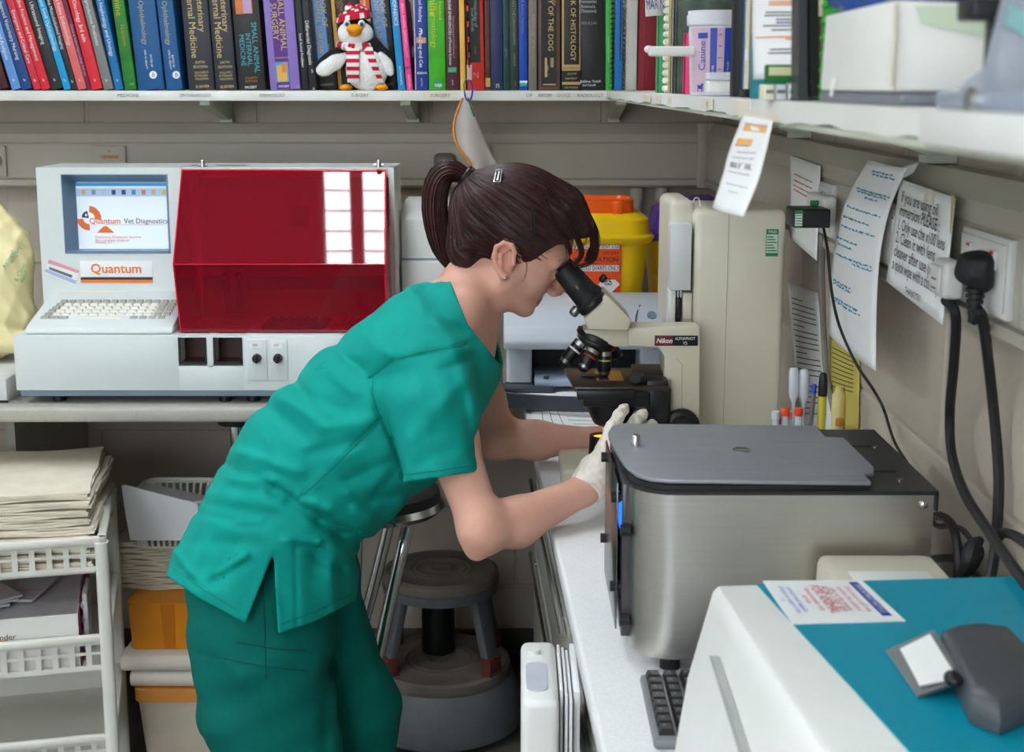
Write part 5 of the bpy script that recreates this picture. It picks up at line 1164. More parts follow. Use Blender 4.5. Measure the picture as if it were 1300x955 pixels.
# ================================================================== printer on the counter
M_sil = mat('printer_silver', (206, 212, 222), .35, var=.015); M_dkg = mat('printer_slate', (66, 72, 82), .4, var=.04)
PR = thing('printer', (.18, 3.0, ZT), 'silver grey desktop printer with dark paper tray behind the microscope', 'printer')
PX0, PX1 = -.012, .335; PYF, PYB = 2.90, 3.20
m = MB(); m.bb((PX0, PYF+.05, ZT+.004), (PX0+.055, PYB, 1.04), .008, 3).bb((PX1-.06, PYF+.05, ZT+.004), (PX1, PYB, 1.04), .008, 3).bb((PX0+.05, PYF+.16, ZT+.004), (PX1-.05, PYB, 1.04)); m.build('body', M_sil, PR)
MB().bb((PX0+.055, PYF+.155, .945), (PX1-.06, PYF+.161, 1.035)).build('slot_interior', M_black, PR)
MB().bb((PX0-.001, PYF+.048, ZT+.003), (PX0+.054, PYF+.16, .962), .004).build('lower_trim', M_dkg, PR)
m = MB(); prof = [(PX0-.006, PYF+.02, 1.038), (PX0-.006, PYF+.012, 1.055), (PX0-.006, PYF+.03, 1.088), (PX0-.006, PYF+.10, 1.116), (PX0-.006, PYF+.20, 1.127), (PX0-.006, PYB+.005, 1.12), (PX0-.006, PYB+.005, 1.038)]
m.prism(prof, (PX1-PX0+.012, 0, 0)); m.bevel(.006, 3, 20); top_ = m.build('top_cover', M_sil, PR, smooth=50)
g = MB(); g.tube(bez([(.262, PYF+.03, 1.089), (.268, PYF+.07, 1.105), (.28, PYF+.12, 1.119)], 5), .0018, 5).tube([(.262, PYF+.03, 1.089), (.258, PYF+.011, 1.057)], .0016, 5); g.build('panel_seam', M_dkg, top_)
MB().cyl((.300, PYF+.068, 1.101), (.300, PYF+.062, 1.107), .010).build('button', M_slate, top_); MB().bb((.28, PYF+.016, 1.071), (.335, PYF+.019, 1.073)).build('panel_seam', M_dkg, top_)
MB().bb((PX0+.06, PYF+.0, .962), (PX1-.06, PYF+.16, .975), .003).build('output_shelf', mat('tray_blue_grey', (160, 176, 196), .3), PR)
MB().cyl((PX0+.085, PYF+.02, .976), (PX0+.085, PYF+.02, .981), .006).build('tray_button', M_dkg, PR)
# tray: curved dark front, side rails, paper inside
tf = []; 
for i in range(13):
    u = i/12; x = -.036+u*.352; y = 2.80+.05*(2*u-1)**2*1.0-.0*u - .02*u
    tf.append((x, y))
m = MB(); top = [Vector((x, y, .963)) for x, y in tf]; bot = [Vector((x+.004, y+.006, .931)) for x, y in tf]; tb_ = [Vector((x, y+.012, .963)) for x, y in tf]; bb2 = [Vector((x+.004, y+.012, .931)) for x, y in tf]
n = len(tf); vs_ = top+tb_+bb2+bot; F = []
for i in range(n-1):
    for a in range(4): a2 = (a+1) % 4; F.append((a*n+i, a*n+i+1, a2*n+i+1, a2*n+i))
F += [(0, n, 2*n, 3*n), (n-1, 4*n-1, 3*n-1, 2*n-1)]; m.pts(vs_, F)
m.bb((-.036, 2.855, .931), (-.020, 3.06, .963), .002).bb((.30, 2.84, .931), (.316, 3.06, .963), .002).bb((-.03, 2.84, .930), (.31, 3.06, .936)); tray = m.build('paper_tray', M_dkg, PR)
MB().bb((.01, 2.835, .937), (.27, 3.05, .950), .001).build('paper', M_paper, PR); MB().bb((-.018, 2.89, .951), (.09, 2.93, .962), .003).build('paper_guide', M_dkg, PR)
for x in (.0, .30): MB().cyl((x, 3.12, ZT+.0003), (x, 3.12, ZT+.006), .012).cyl((x, PYF+.08, ZT+.0003), (x, PYF+.08, ZT+.006), .012).build('foot', M_black, PR)
for x in (.0, .28): MB().bb((x, 2.90, ZT+.0003), (x+.01, 2.95, .931)).build('tray_support', M_dkg, PR)
# papers on the counter in front of the printer
FP = thing('form_sheet', (.13, 2.66, ZT), 'printed forms with ruled lines lying on the worktop in front of the printer', 'sheet')
c4 = [PZ(664, 514, ZT), PZ(760, 520, ZT), PZ(792, 549, ZT), PZ(672, 549, ZT)]
c4[0].x = max(c4[0].x, .045)
MB().prism([q+Vector((0, 0, .0005)) for q in c4], (0, 0, .0025)).build('paper', M_paper, FP)
def fq(u, v): return c4[0].lerp(c4[1], u).lerp(c4[3].lerp(c4[2], u), v)+Vector((0, 0, .0033))
for (u0, v0, u1, v1, w) in ((.12, 0, .16, 1, .006), (.22, 0, .27, 1, .004), (.33, 0, .39, 1, .004), (.05, .2, .95, .2, .02), (.45, .45, .85, .45, .015), (.45, .6, .8, .6, .015), (.5, .75, .9, .75, .015)):
    a, b_ = fq(u0, v0), fq(u1, v1); MB().tube([a, b_], .0007, 4).build('printed_line', M_inkgrey, FP)
# ================================================================== below the bench
M_bask = mat('basket_plastic', (226, 224, 214), .4, var=.02)
BX_0, BX_1, BYF, BYB = -1.32, -.80, 2.72, 3.12
p124 = P(128, 700, BYF)
RK = thing('basket_rack', (-1.05, 2.9, 0), 'white plastic stacking basket rack under the grey bench', 'rack')
xr = p124.x-.002
def basket(z0, z1, nm='basket'):
    t = .004; m = MB(); ys_, ye = BYF, BYB; xl = -1.40
    # rim
    rim = MB(); 
    rim.bb((xl, ys_-.012, z1-.016), (xr+.014, ys_+.004, z1), .004).bb((xr-.004, ys_-.012, z1-.016), (xr+.014, ye, z1), .004).bb((xl, ye-.016, z1-.016), (xr+.014, ye, z1), .004); b = rim.build(nm, M_bask, RK)
    w = MB(); n = 17; rows = 2
    w.bb((xl, ys_, z0), (xr, ys_+t, z0+.014)).bb((xl, ys_, (z0+z1)/2-.004), (xr, ys_+t, (z0+z1)/2+.002)).bb((xl, ys_, z1-.024), (xr, ys_+t, z1-.012))
    for i in range(n+1):
        x = xl+(xr-xl)*i/n; w.bb((x-.0055, ys_+.0002, z0+.001), (x+.0055, ys_+t-.0002, z1-.01))
    w.build('front_lattice', M_bask, b)
    w = MB(); w.bb((xr-t, ys_, z0), (xr, ye, z0+.016)).bb((xr-t, ys_, (z0+z1)/2-.006), (xr, ye, (z0+z1)/2+.001))
    for i in range(15):
        y = ys_+(ye-ys_)*i/14; w.bb((xr-t, y-.004, z0), (xr, y+.004, z1-.01))
    w.build('side_lattice', M_bask, b)
    MB().bb((xl, ys_, z0), (xr, ye, z0+.004)).build('basket_floor', M_bask, b)
    MB().bb((xl, ye-t, z0), (xr, ye, z1-.01)).build('rear_wall', M_bask, b)
    return b
zq = [P(120, y, BYF).z for y in (680, 727, 804, 852)]
basket(zq[1], zq[0]); basket(zq[3], zq[2]); basket(zq[3]-(zq[0]-zq[2]), zq[3]-.001-.135+.0); 
for y in (BYF-.004, BYB-.02):
    MB().lathe((xr+.004, y, 0), [(.017, 0.0005), (.017, .02), (.014, .03), (.0135, zq[0]-.02), (.015, zq[0]-.012)], 16, sq=.7).build('post', M_bask, RK)
    MB().lathe((-1.392, y, 0), [(.017, 0.0005), (.0135, .03), (.0135, zq[0]-.012)], 16).build('post', M_bask, RK)
# folded drapes piled in the top basket
M_drape = mat('paper_drape', (226, 216, 196), .85, var=.06, vscale=20, bump=.3, bscale=60)
GD = 'folded paper drapes piled in the top basket'
def drape(name, c, sx, sy, th, rot, tiltx, label, group, par=None, seed=0):
    r = random.Random(seed); t = thing(name, c, label, 'drape', group)
    R = Matrix.Rotation(rot, 3, 'Z') @ Matrix.Rotation(tiltx, 3, 'X'); layers = 3; m = MB()
    for l in range(layers):
        def F(u, v, top):
            x = (u-.5)*sx*(1-.012*l*r.random()); y = (v-.5)*sy; e = max(abs(u-.5), abs(v-.5))*2
            z = -th/2+th*(l+(.92 if top else 0))/layers + .0015*math.sin(u*9+seed)*math.cos(v*7+l)
            return Vector(c)+R@Vector((x+.0025*math.sin(v*11+l*3+seed), y+.003*math.sin(u*8+l*2+seed), z))
        n = 7; vt = [F(i/n, j/n, 1) for j in range(n+1) for i in range(n+1)]; vb = [F(i/n, j/n, 0) for j in range(n+1) for i in range(n+1)]
        N = (n+1)**2; fs = []
        for j in range(n):
            for i in range(n): a = j*(n+1)+i; fs += [(a, a+1, a+n+2, a+n+1), (N+a, N+a+n+1, N+a+n+2, N+a+1)]
        for i in range(n):
            for (a, b_) in ((i, i+1), (n*(n+1)+i+1, n*(n+1)+i), ((i+1)*(n+1), i*(n+1)), (i*(n+1)+n, (i+1)*(n+1)+n)): fs.append((a, N+a, N+b_, b_))
        m.pts(vt+vb, fs)
    m.build('folded_layers', M_drape, t, smooth=30); return t
zb_ = zq[1]+.006
for k in range(9):
    zz = zb_+.010+k*.0182
    lab_ = ['bottom', 'second', 'third', 'fourth', 'fifth', 'sixth', 'seventh', 'eighth', 'top'][k]
    drape('folded_drape', (-1.012+.006*math.sin(k*2.1), 2.915, zz), .34, .36, .0152, -.06+.03*math.sin(k*1.7), .0, (lab_+' folded cream paper drape of the pile in the upper basket' if k not in (0, 8) else lab_+'most folded cream paper drape of the pile in the upper basket') if k else 'lowest folded cream paper drape of the pile in the upper basket', GD, seed=k)
for k in range(6):
    drape("folded_drape", (-1.272+.006*math.sin(k*2.7), 2.88, zb_+.010+k*.0182), .12, .24, .0152, .04*math.sin(k), 0, ['lowest', 'second', 'third', 'fourth', 'fifth', 'uppermost'][k]+' narrow folded drape at the picture edge of the upper basket', GD, seed=20+k)
# lower basket: carton of packets
CTN = thing('carton', (-1.05, 2.88, zq[3]+.005), 'opened white and magenta carton of packets in the lower basket', 'carton')
M_mag = mat('carton_magenta', (130, 16, 76), .5, var=.04)
cx1 = P(103, 780, 2.74).x; cz0 = zq[3]+.0052; cz1 = P(50, 783, 2.74).z+.0
m = MB(); m.bb((-1.36, 2.738, cz0), (cx1, 2.741, cz1+.012)).bb((cx1-.003, 2.741, cz0), (cx1, 3.06, cz1+.012)).bb((-1.36, 3.057, cz0), (cx1, 3.06, cz1+.012)).bb((-1.36, 2.738, cz0), (cx1, 3.06, cz0+.003)); m.build('carton_wall', M_card, CTN)
ct_ = MB().bb((cx1+.0004, 2.745, cz0), (cx1+.003, 3.06, cz1+.015)).build('carton_side', M_mag, CTN)
m = MB(); m.prism([(cx1-.002, 2.80, cz1+.010), (cx1-.002, 3.03, cz1+.010), (cx1+.002, 3.03, cz1+.048), (cx1+.002, 2.82, cz1+.048)], (.002, 0, 0)); m.build('carton_flap', M_mag, CTN)
m = MB(); m.prism([(-1.30, 3.055, cz1+.012), (cx1-.01, 3.055, cz1+.012), (cx1-.01, 3.085, cz1+.045), (-1.30, 3.085, cz1+.045)], (0, .002, 0)); m.build('carton_flap', M_mag, CTN)
text('Milpro fender', CTN, (P(8, 796, 2.738).x, 2.737, P(8, 797, 2.738).z), (1, 0, 0), (0, 0, 1), .018, M_ink, off=.001) if False else text('rofender', CTN, (P(10, 799, 2.7375).x, 2.7375, P(10, 799, 2.7375).z), (1, 0, 0), (0, 0, 1), .017, M_ink, off=.0006)
m = MB().bb((P(0, 799, 2.737).x-.03, 2.7368, P(10, 803, 2.737).z-.001), (P(18, 799, 2.737).x, 2.7372, P(10, 803, 2.737).z+.001)); m.build('orange_underline', M_orange, CTN)
GP = 'packets lying in the carton'
for k, (px_, yy, zz, rot, w, lab_, mm) in enumerate(((-1.10, 2.90, .005, .25, .10, 'grey printed packet lying lowest in the opened carton', M_card), (-1.09, 2.90, .012, .42, .095, 'grey printed packet in the middle of those in the carton', M_card), (-1.085, 2.895, .019, .55, .09, 'topmost grey printed packet in the carton held by a band', M_card), (-1.0, 2.93, .006, -.3, .07, 'pale packet with green edge beside the magenta flap', M_paper))):
    t = thing('packet', (px_, yy, cz1+zz), lab_, 'packet', GP); R = Matrix.Rotation(rot, 3, 'Z')
    MB().box((px_, yy, cz1+zz), (w, .15, .006), .0015, 1, R).build('sleeve', mat('packet_grey', (196, 194, 196), .5, var=.06, vscale=60), t)
    MB().box(Vector((px_, yy, cz1+zz))+R@Vector((0, -.02, .0034)), (w*.9, .004, .0008), 0, 1, R).build('printed_band', mat('band_pink', (200, 150, 170), .5), t)
MB().bb((-1.34, 2.745, cz0+.003), (cx1-.005, 3.05, cz1-.004)).build('inner_packets', mat('packet_grey', (196, 194, 196)), CTN)
PK = thing('packet', (-1.2, 2.78, cz1), 'pink flowered packet at the front of the opened carton', 'packet', GP)
MB().box((-1.17, 2.775, cz1+.006), (.22, .05, .008), .002, 1, Matrix.Rotation(.25, 3, 'X')).build('sleeve', mat('pink_flower', (216, 90, 130), .5, var=.4, vscale=40), PK)
BT = thing('blister_pack', (cx1+.012, 2.80, cz0), 'clear plastic blister pack standing beside the carton in the lower basket', 'packet')
MB().box((cx1+.013, 2.82, cz0+.075), (.010, .10, .145), .002, 1).build('blister_card', mat('blister_clear', (206, 200, 206), .15, var=.25, vscale=30), BT)
for k in range(4): MB().ell((cx1+.009, 2.775, cz0+.03+.03*k), (.006, .006, .010), 10, 6).build('blister', M_clear, BT)
def turn(o, M):
    o.matrix_world = M @ Matrix.Translation(o.location)
_R11 = Matrix.Translation((xr, BYF, 0)) @ Matrix.Rotation(.23, 4, 'Z') @ Matrix.Translation((-xr, -BYF, 0))
for o in [RK, CTN, BT]+[o for o in C.objects if o.parent is None and (o.name.startswith('packet') or (o.name.startswith('folded_drape')))]: turn(o, _R11)
# pile beside the rack: cloths, orange crate, folded drapes, basket with bag
PYc = 3.06
def zpx(y, Y=PYc): return P(200, y, Y).z
xa, xb = P(152, 800, 3.0).x, P(262, 800, 3.0).x
CR = thing('storage_crate', ((xa+xb)/2+.03, 3.05, 0), 'cream lidded storage crate on the floor under the bench', 'crate')
zc0 = zpx(876, 3.0)
loft([rrect((xa+xb)/2+.045, 3.19, .10, .17, .0005, .02), rrect((xa+xb)/2+.045, 3.19, .115, .185, zc0-.03, .02)]).build('crate_body', mat('cream_crate', (214, 200, 180), .5), CR)
loft([rrect((xa+xb)/2+.045, 3.19, .12, .192, zc0-.0295, .02), rrect((xa+xb)/2+.045, 3.19, .12, .192, zc0, .02)]).build('crate_lid', mat('orange_lid', (226, 150, 70), .5), CR)
M_cloth = mat('white_cloth', (228, 218, 206), .9, var=.04, bump=.3, bscale=80)
zt1 = zpx(835, 3.0)
for k, (z0_, z1_, dx, lab_) in enumerate(((zc0+.001, zc0+(zt1-zc0)*.48, .02, 'lower rolled white cloth between the crate and the orange tub'), (zc0+(zt1-zc0)*.5, zt1, 0, 'upper rolled white cloth directly under the orange tub'))):
    t = thing('rolled_cloth', ((xa+xb)/2, 2.95, z0_), lab_, 'cloth', 'rolled white cloths under the bench'); h = z1_-z0_
    m = MB(); n = 14; xL = xa-.006+dx; xR = xb+.01
    prof = [(2.872+(.0 if True else 0)+.5*h*(1-math.cos(a)) if False else (3.02-.5*h*math.cos(a)*.9), z0_+h/2+.5*h*math.sin(a)) for a in [-math.pi/2+math.pi*i/10 for i in range(11)]]
    poly = [Vector((xL, y, z)) for y, z in prof]+[Vector((xL, 3.30, z1_)), Vector((xL, 3.30, z0_))]
    m.prism(poly, (xR-xL, 0, 0)); m.bevel(.006, 3, 40); m.build('cloth_roll', M_cloth, t)
    if k: MB().ell((xL+.004, 3.055, z0_+h*.5), (.012, .05, h*.48), 14, 10).build('cloth_end', M_cloth, t)
OT = thing('plastic_tub', ((xa+xb)/2+.03, 3.02, zt1), 'translucent orange plastic tub between folded drapes and rolled cloths', 'tub')
M_ot = mat('orange_tub', (232, 146, 20), .35, var=.05, vscale=4, sss=.2)
zt2 = zpx(768, 3.03); ox0, ox1 = P(160, 800, 3.03).x, P(262, 800, 3.03).x
m = loft([rrect((ox0+ox1)/2, 3.15, (ox1-ox0)/2*.94, .105, zt1+.001, .015), rrect((ox0+ox1)/2, 3.15, (ox1-ox0)/2, .112, zt2, .018)]); m.build('tub_body', M_ot, OT)
xm_ = P(214, 800, 3.03).x; MB().prism([(xm_-.014, 3.046, zt1+.004), (xm_+.010, 3.046, zt1+.004), (xm_+.014, 3.039, zt2-.002), (xm_-.018, 3.039, zt2-.002)], (0, -.003, 0)).build('tub_rib', mat('orange_tub_rib', (206, 120, 14), .35), OT)
zt3 = zpx(692, 3.1); n = 8; hh = (zt3-zt2-.002)/n
for k in range(n):
    drape('folded_drape', (P(184, 700, 3.12).x+.006+.008*math.sin(k*1.9), 3.225, zt2+.001+hh*(k+.5)), .165+.012*math.cos(k*2.3), .20, hh*.93, -.04+.05*math.sin(k*1.3), 0, ['lowest', 'second', 'third', 'fourth', 'fifth', 'sixth', 'seventh', 'uppermost'][k]+' folded drape of the pile between orange tub and small basket', 'folded paper drapes piled on the orange tub', seed=50+k)
WBk = thing('wire_basket', (P(205, 660, 3.1).x, 3.16, zt3), 'small white openwork basket with a white bag on the drape pile', 'basket')
zt4 = P(200, 640, 3.06).z; x0_, x1_ = P(164, 690, 3.06).x, P(256, 690, 3.06).x
rm = MB(); R_ = rrect((x0_+x1_)/2, 3.16, (x1_-x0_)/2+.006, .10, zt4, .03); rm.tube(R_+[R_[0]], .0055, 8, False); rm.build('rim', M_bask, WBk)
fl_ = rrect((x0_+x1_)/2, 3.16, (x1_-x0_)/2-.012, .085, zt3+.004, .025); MB().prism(fl_, (0, 0, -.003)).build('basket_floor', M_bask, WBk)
for i in range(len(R_)):
    a, b_ = fl_[i], R_[i]; j = (i+1) % len(R_); nseg = max(1, int((R_[j]-R_[i]).length/.016))
    for s_ in range(nseg):
        f = s_/nseg; MB().tube([fl_[i].lerp(fl_[j], f), R_[i].lerp(R_[j], f)], .0035, 4).build('basket_bar', M_bask, WBk)
for f in (.35, .95): 
    L_ = [fl_[i].lerp(R_[i], f) for i in range(len(R_))]; MB().tube(L_+[L_[0]], .003, 5, False).build('basket_ring', M_bask, WBk)
BGs = thing('paper_bag', ((x0_+x1_)/2, 3.02, zt3+.006), 'stiff white bag slanting out of the small openwork basket', 'bag')
zh = P(163, 617, 3.04).z
m = MB(); m.prism([(x0_+.004, 3.056, zt3+.026), (x0_-.004, 3.048, zt4), (x0_-.006, 3.044, zh), (x0_+.002, 3.044, zh+.001), (x1_-.002, 3.047, zt4+.004), (x1_-.004, 3.054, zt3+.026)], (0, .003, 0)); m.prism([(x0_+.03, 3.10, zt3+.01), (x0_+.02, 3.10, zt4+.02), (x1_-.01, 3.10, zt4-.01), (x1_-.02, 3.10, zt3+.01)], (0, .06, 0)); m.build('bag_sheet', mat('white_bag', (226, 226, 226), .5, var=.03), BGs)
# side panel under the bench end
xp = P(12, 600, 3.1).x; MB().bb((xp-.02, 3.15, .0005), (xp, 3.69, ZT-.034)).build('end_panel', M_cab, WTG)
# ------------------------------------------------------------------ step stool and chrome stool
M_stl = mat('stool_grey', (104, 108, 110), .5, var=.12, vscale=20); M_stt = mat('stool_tread', (122, 114, 104), .6, var=.25, vscale=14)
sx_, sy_ = P(559, 720, 3.32).x, 3.32
ST = thing('step_stool', (sx_, sy_, 0), 'worn grey round two tier step stool in the corner', 'stool')
zs1 = P(559, 721, sy_).z; zs2 = P(559, 836, sy_).z
def disc(z, r, nm):
    MB().lathe((sx_, sy_, z-.03), [(r, 0), (r+.004, .006), (r+.002, .026), (r-.008, .031), (r-.012, .028), (r*.55, .028), (r*.53, .030), (r*.5, .028), (r*.45, .028), (r*.43, .030), (r*.40, .028), (r*.2, .0285), (r*.18, .030), (r*.15, .028), (0, .028)], 48).build(nm, M_stt, ST)
disc(zs1, .142, 'upper_tread'); disc(zs2, .172, 'lower_tread')
MB().lathe((sx_, sy_, zs1-.062), [(.118, 0), (.143, .01), (.146, .034), (.10, .034)], 48).build('seat_skirt', M_stl, ST)
for a in (35, 145, 215, 325):
    c, s_ = math.cos(math.radians(a)), math.sin(math.radians(a)); R = Matrix.Rotation(math.radians(a), 3, 'Z')
    m = MB(); t0, t1 = Vector((sx_+.116*c, sy_+.116*s_, zs1-.045)), Vector((sx_+.160*c, sy_+.160*s_, zs2-.004))
    w0, w1 = .026, .021; A_ = R@Vector((0, 1, 0)); B_ = R@Vector((1, 0, 0))
    m.pts([t0-A_*w0-B_*.012, t0+A_*w0-B_*.012, t0+A_*w0+B_*.012, t0-A_*w0+B_*.012, t1-A_*w1-B_*.012, t1+A_*w1-B_*.012, t1+A_*w1+B_*.012, t1-A_*w1+B_*.012], [(0, 1, 2, 3), (7, 6, 5, 4), (0, 4, 5, 1), (1, 5, 6, 2), (2, 6, 7, 3), (3, 7, 4, 0)]); m.bevel(.005, 2); lg = m.build('leg', M_stl, ST)
    f = t1+(t0-t1)*.12; MB().box(f, (.030, .048, .05), .004, 2, R).build('rubber_foot', mat('rust_red', (112, 52, 44), .7, var=.2), lg)
MB().lathe((sx_, sy_, .02), [(.205, 0), (.21, .03), (.18, zs2-.055), (.170, zs2-.045)], 48).build('base_skirt', M_stl, ST)
MB().cyl((sx_-.01, sy_+.06, zs2-.02), (sx_-.01, sy_+.06, zs1-.05), .042).build('column', M_black, ST)
for a in (30, 150, 270): MB().ell((sx_+.16*math.cos(math.radians(a)), sy_+.16*math.sin(math.radians(a)), .0205), (.02, .02, .02), 12, 8).build('castor', M_black, ST)
CS = thing('bar_stool', (-.20, 2.66, 0), 'chrome stool with a black round seat behind the scrub top', 'stool')
cr = P(482, 640, 2.66); cx_, cy_ = cr.x, 2.66; zr = P(515, 652, 2.60).z
MB().lathe((cx_, cy_, zr-.012), [(.118, 0), (.13, .012), (.118, .026), (.108, .02)], 40).build('seat_ring', M_chrome, CS)
MB().lathe((cx_, cy_, zr-.004), [(.116, 0), (.121, .016), (.118, .034), (.10, .042), (0, .044)], 40).build('seat_cushion', M_black, CS)
for pth in ([P(521, 655, 2.60), P(510, 700, 2.57), P(497, 755, 2.57), P(478, 838, 2.57), P(452, 940, 2.57)], [P(443, 655, 2.60), P(440, 700, 2.57), P(436, 800, 2.58), P(430, 940, 2.58)], [P(500, 640, 2.75), P(470, 760, 2.76), P(440, 860, 2.78)], [P(455, 640, 2.75), P(450, 760, 2.76), P(445, 860, 2.78)]):
    pth = bez(pth, 6); e_ = pth[-1]; f_ = (e_-pth[-7]).normalized(); pth.append(e_+f_*((.0125-e_.z)/f_.z))
    MB().tube(pth, .0125, 12).build('leg', M_chrome, CS); MB().cyl((pth[-1].x, pth[-1].y, .0005), pth[-1]+Vector((0, 0, .012)), .018).build('foot', M_black, CS)
# white dispenser and cards hung on the drawer fronts
DS = thing('dispenser', (.05, 1.72, .6), 'white plastic dispenser with a round button hung on the drawer fronts', 'dispenser')
a = P(661, 813, 1.86); b_ = P(706, 813, 1.86)
m = MB(); m.bb((a.x, 1.66, .60), (b_.x-.002, 1.86, a.z), .010, 3); m.build('casing', M_wht, DS)
c = P(677, 818, 1.82); MB().cyl((c.x, 1.815, a.z-.002), (c.x, 1.815, a.z+.006), .010, .009).build('button', M_wht, DS)
c = P(682, 855, 1.70); rr = rrect(c.x, 1.735, .014, .045, a.z+.0004, .012); MB().prism(rr, (0, 0, .0015)).build('recess', mat('recess_grey', (190, 194, 204), .4), DS)
# ================================================================== microscope
M_bei = mat('scope_beige', (206, 200, 178), .4, var=.015); M_beid = mat('scope_beige_dark', (176, 170, 150), .45, var=.02)
MYN, MYC = 2.32, 2.352                      # near face of the arm, middle of the stand
def mp(x, y, Y=MYN): q = P(x, y, Y); return Vector((q.x, 0, q.z))
def mprism(poly, y0, y1, m=None):
    m = m or MB(); m.prism([Vector((v.x, y0, v.z)) for v in poly], (0, y1-y0, 0)); return m
MS = thing('microscope', (.2, MYC, ZT), 'beige binocular microscope with black stage the person looks into', 'microscope')
foot = [(.083, 2.275), (.335, 2.285), (.335, 2.42), (.083, 2.43)]
m = MB(); m.prism([Vector((x, y, ZT+.0006)) for x, y in foot], (0, 0, .034)); m.bevel(.008, 3); m.build('base', M_bei, MS)
arm = [mp(*q) for q in ((797, 416), (889, 416), (889, 560), (843, 560), (843, 453), (836, 442), (797, 440))]
arm[2].z = ZT+.033; arm[3].z = ZT+.033
m = mprism(arm, MYN, MYN+.062); m.bevel(.004, 2, 40); ao = m.build('arm', M_bei, MS)
g = MB(); pl = [mp(843, 455), mp(858, 455), mp(866, 463), mp(866, 560)]; g.tube([Vector((v.x, MYN-.0002, v.z)) for v in pl[1:]], .0006, 4); g.build('panel_seam', M_beid, ao)
q0, q1 = mp(831, 439), mp(886, 426); npl = MB().bb((q0.x, MYN-.0015, q0.z), (q1.x, MYN, q1.z), .0005).build('name_plate', M_black, ao)
MB().bb((q0.x+.0015, MYN-.0021, q0.z+.0015), (q0.x+.030, MYN-.0014, q1.z-.0015)).build('red_field', mat('plate_red', (120, 20, 30), .4, var=0), npl)
text('Nikon', npl, (q0.x+.0158, MYN-.0025, (q0.z+q1.z)/2), (1, 0, 0), (0, 0, 1), .0115, M_paper, shear=.25, bold=.02, fit=.027)
text('ALPHAPHOT', npl, (q0.x+.051, MYN-.0022, q1.z-.0052), (1, 0, 0), (0, 0, 1), .0072, M_paper, fit=.034); text('YS', npl, (q0.x+.051, MYN-.0022, q0.z+.0045), (1, 0, 0), (0, 0, 1), .0072, M_paper)
# head: mount, prism housings, eyepieces (two, side by side)
hm = [mp(*q) for q in ((740, 419), (798, 419), (800, 441), (780, 441), (744, 424))]; m = mprism(hm, MYN+.002, MYN+.060); m.bevel(.003, 2); m.build('head_mount', M_bei, MS)
m = MB(); c = mp(770, 418); m.cyl((c.x, MYC, c.z-.002), (c.x, MYC, c.z+.005), .033); m.build('head_collar', M_beid, MS)
hs = [mp(*q) for q in ((741, 402), (768, 370), (801, 404), (796, 417), (745, 416))]
for k, yy in enumerate((2.345-.031-.018, 2.345+.031-.018)):
    m = mprism(hs, yy, yy+.036); m.bevel(.004, 2, 30); hb = m.build('prism_housing', M_bei, MS)
    a, b_ = P(752, 386, 2.314), P(712, 339.5, 2.314); a.y = b_.y = yy+.018; d = (b_-a).normalized(); L = (b_-a).length
    e = MB(); e.lathe(a-d*.004, [(.0252, 0), (.0255, .012), (.0232, .013), (.0232, .018), (.0222, .019), (.0212, L*.55), (.0218, L*.58), (.0204, L*.62), (.0185, L+.002), (.0155, L+.003), (.0135, L*.96)], 32, d); e.build('eyepiece', M_rub, hb)
    MB().lathe(a-d*.004, [(.0258, .001), (.0263, .003), (.0263, .007), (.0258, .009)], 32, d).build('diopter_ring', M_black, hb)
    text('10x', hb, Vector((a+d*(L*.5))+Vector((0, -.0222, 0))), d, d.cross(Vector((0, 1, 0))), .006, mat('print_yellow', (170, 160, 60), .5, var=0)) if k == 0 else None
c = P(763, 356, MYN); MB().lathe((c.x, MYN+.012, c.z-.004), [(.004, 0), (.006, .004), (.006, .012), (.003, .014)], 16, (.6, 0, .8)).build('clamp_knob', M_black, MS)
c = mp(737, 392); MB().lathe((c.x-.004, MYN+.010, c.z), [(.007, 0), (.008, .003), (.008, .013), (.006, .016)], 16, (-.6, 0, -.75)).build('interpupillary_dial', M_steel, MS)
# revolving nosepiece and objectives
nc = mp(758, 432); ax = Vector((-.42, 0, -.91)).normalized(); nc = Vector((nc.x, MYC, nc.z))
MB().lathe(nc-ax*.006, [(.030, 0), (.035, .002), (.035, .010), (.032, .012)], 36, ax).build('nosepiece', M_black, MS)
MB().lathe(nc+ax*.006, [(.032, 0), (.030, .006), (.018, .016), (.006, .018)], 36, ax).build('turret', M_steel, MS)
def objective(p0, p1, r, dy, ring):
    a = P(*p0, MYN+.02); b_ = P(*p1, MYN+.02); a.y = MYC+dy; b_.y = MYC+dy*1.5; d = b_-a; L = d.length
    o = MB().lathe(a, [(r*.8, 0), (r, L*.08), (r, L*.70), (r*.9, L*.74), (r*.75, L*.86), (r*.55, L*.97), (r*.3, L)], 20, d).build('objective', M_black, MS)
    MB().lathe(a, [(r*1.03, 0), (r*1.03, L*.16)], 20, d).build('objective_collar', M_steel, o); MB().lathe(a, [(r*1.01, L*.3), (r*1.02, L*.36)], 20, d).build('colour_ring', ring, o)
    MB().lathe(a, [(r*.92, L*.72), (r*.78, L*.86)], 20, d).build('objective_tip', M_steel, o)
R_r = mat('ring_red', (170, 50, 40), .4, var=0); R_y = mat('ring_yellow', (190, 170, 60), .4, var=0)
objective((738, 434), (712, 464), .0115, -.012, M_paper); objective((753, 443), (737, 468), .012, -.024, R_r); objective((768, 447), (767, 481), .0115, -.004, R_y); objective((772, 440), (790, 462), .011, .020, R_r)
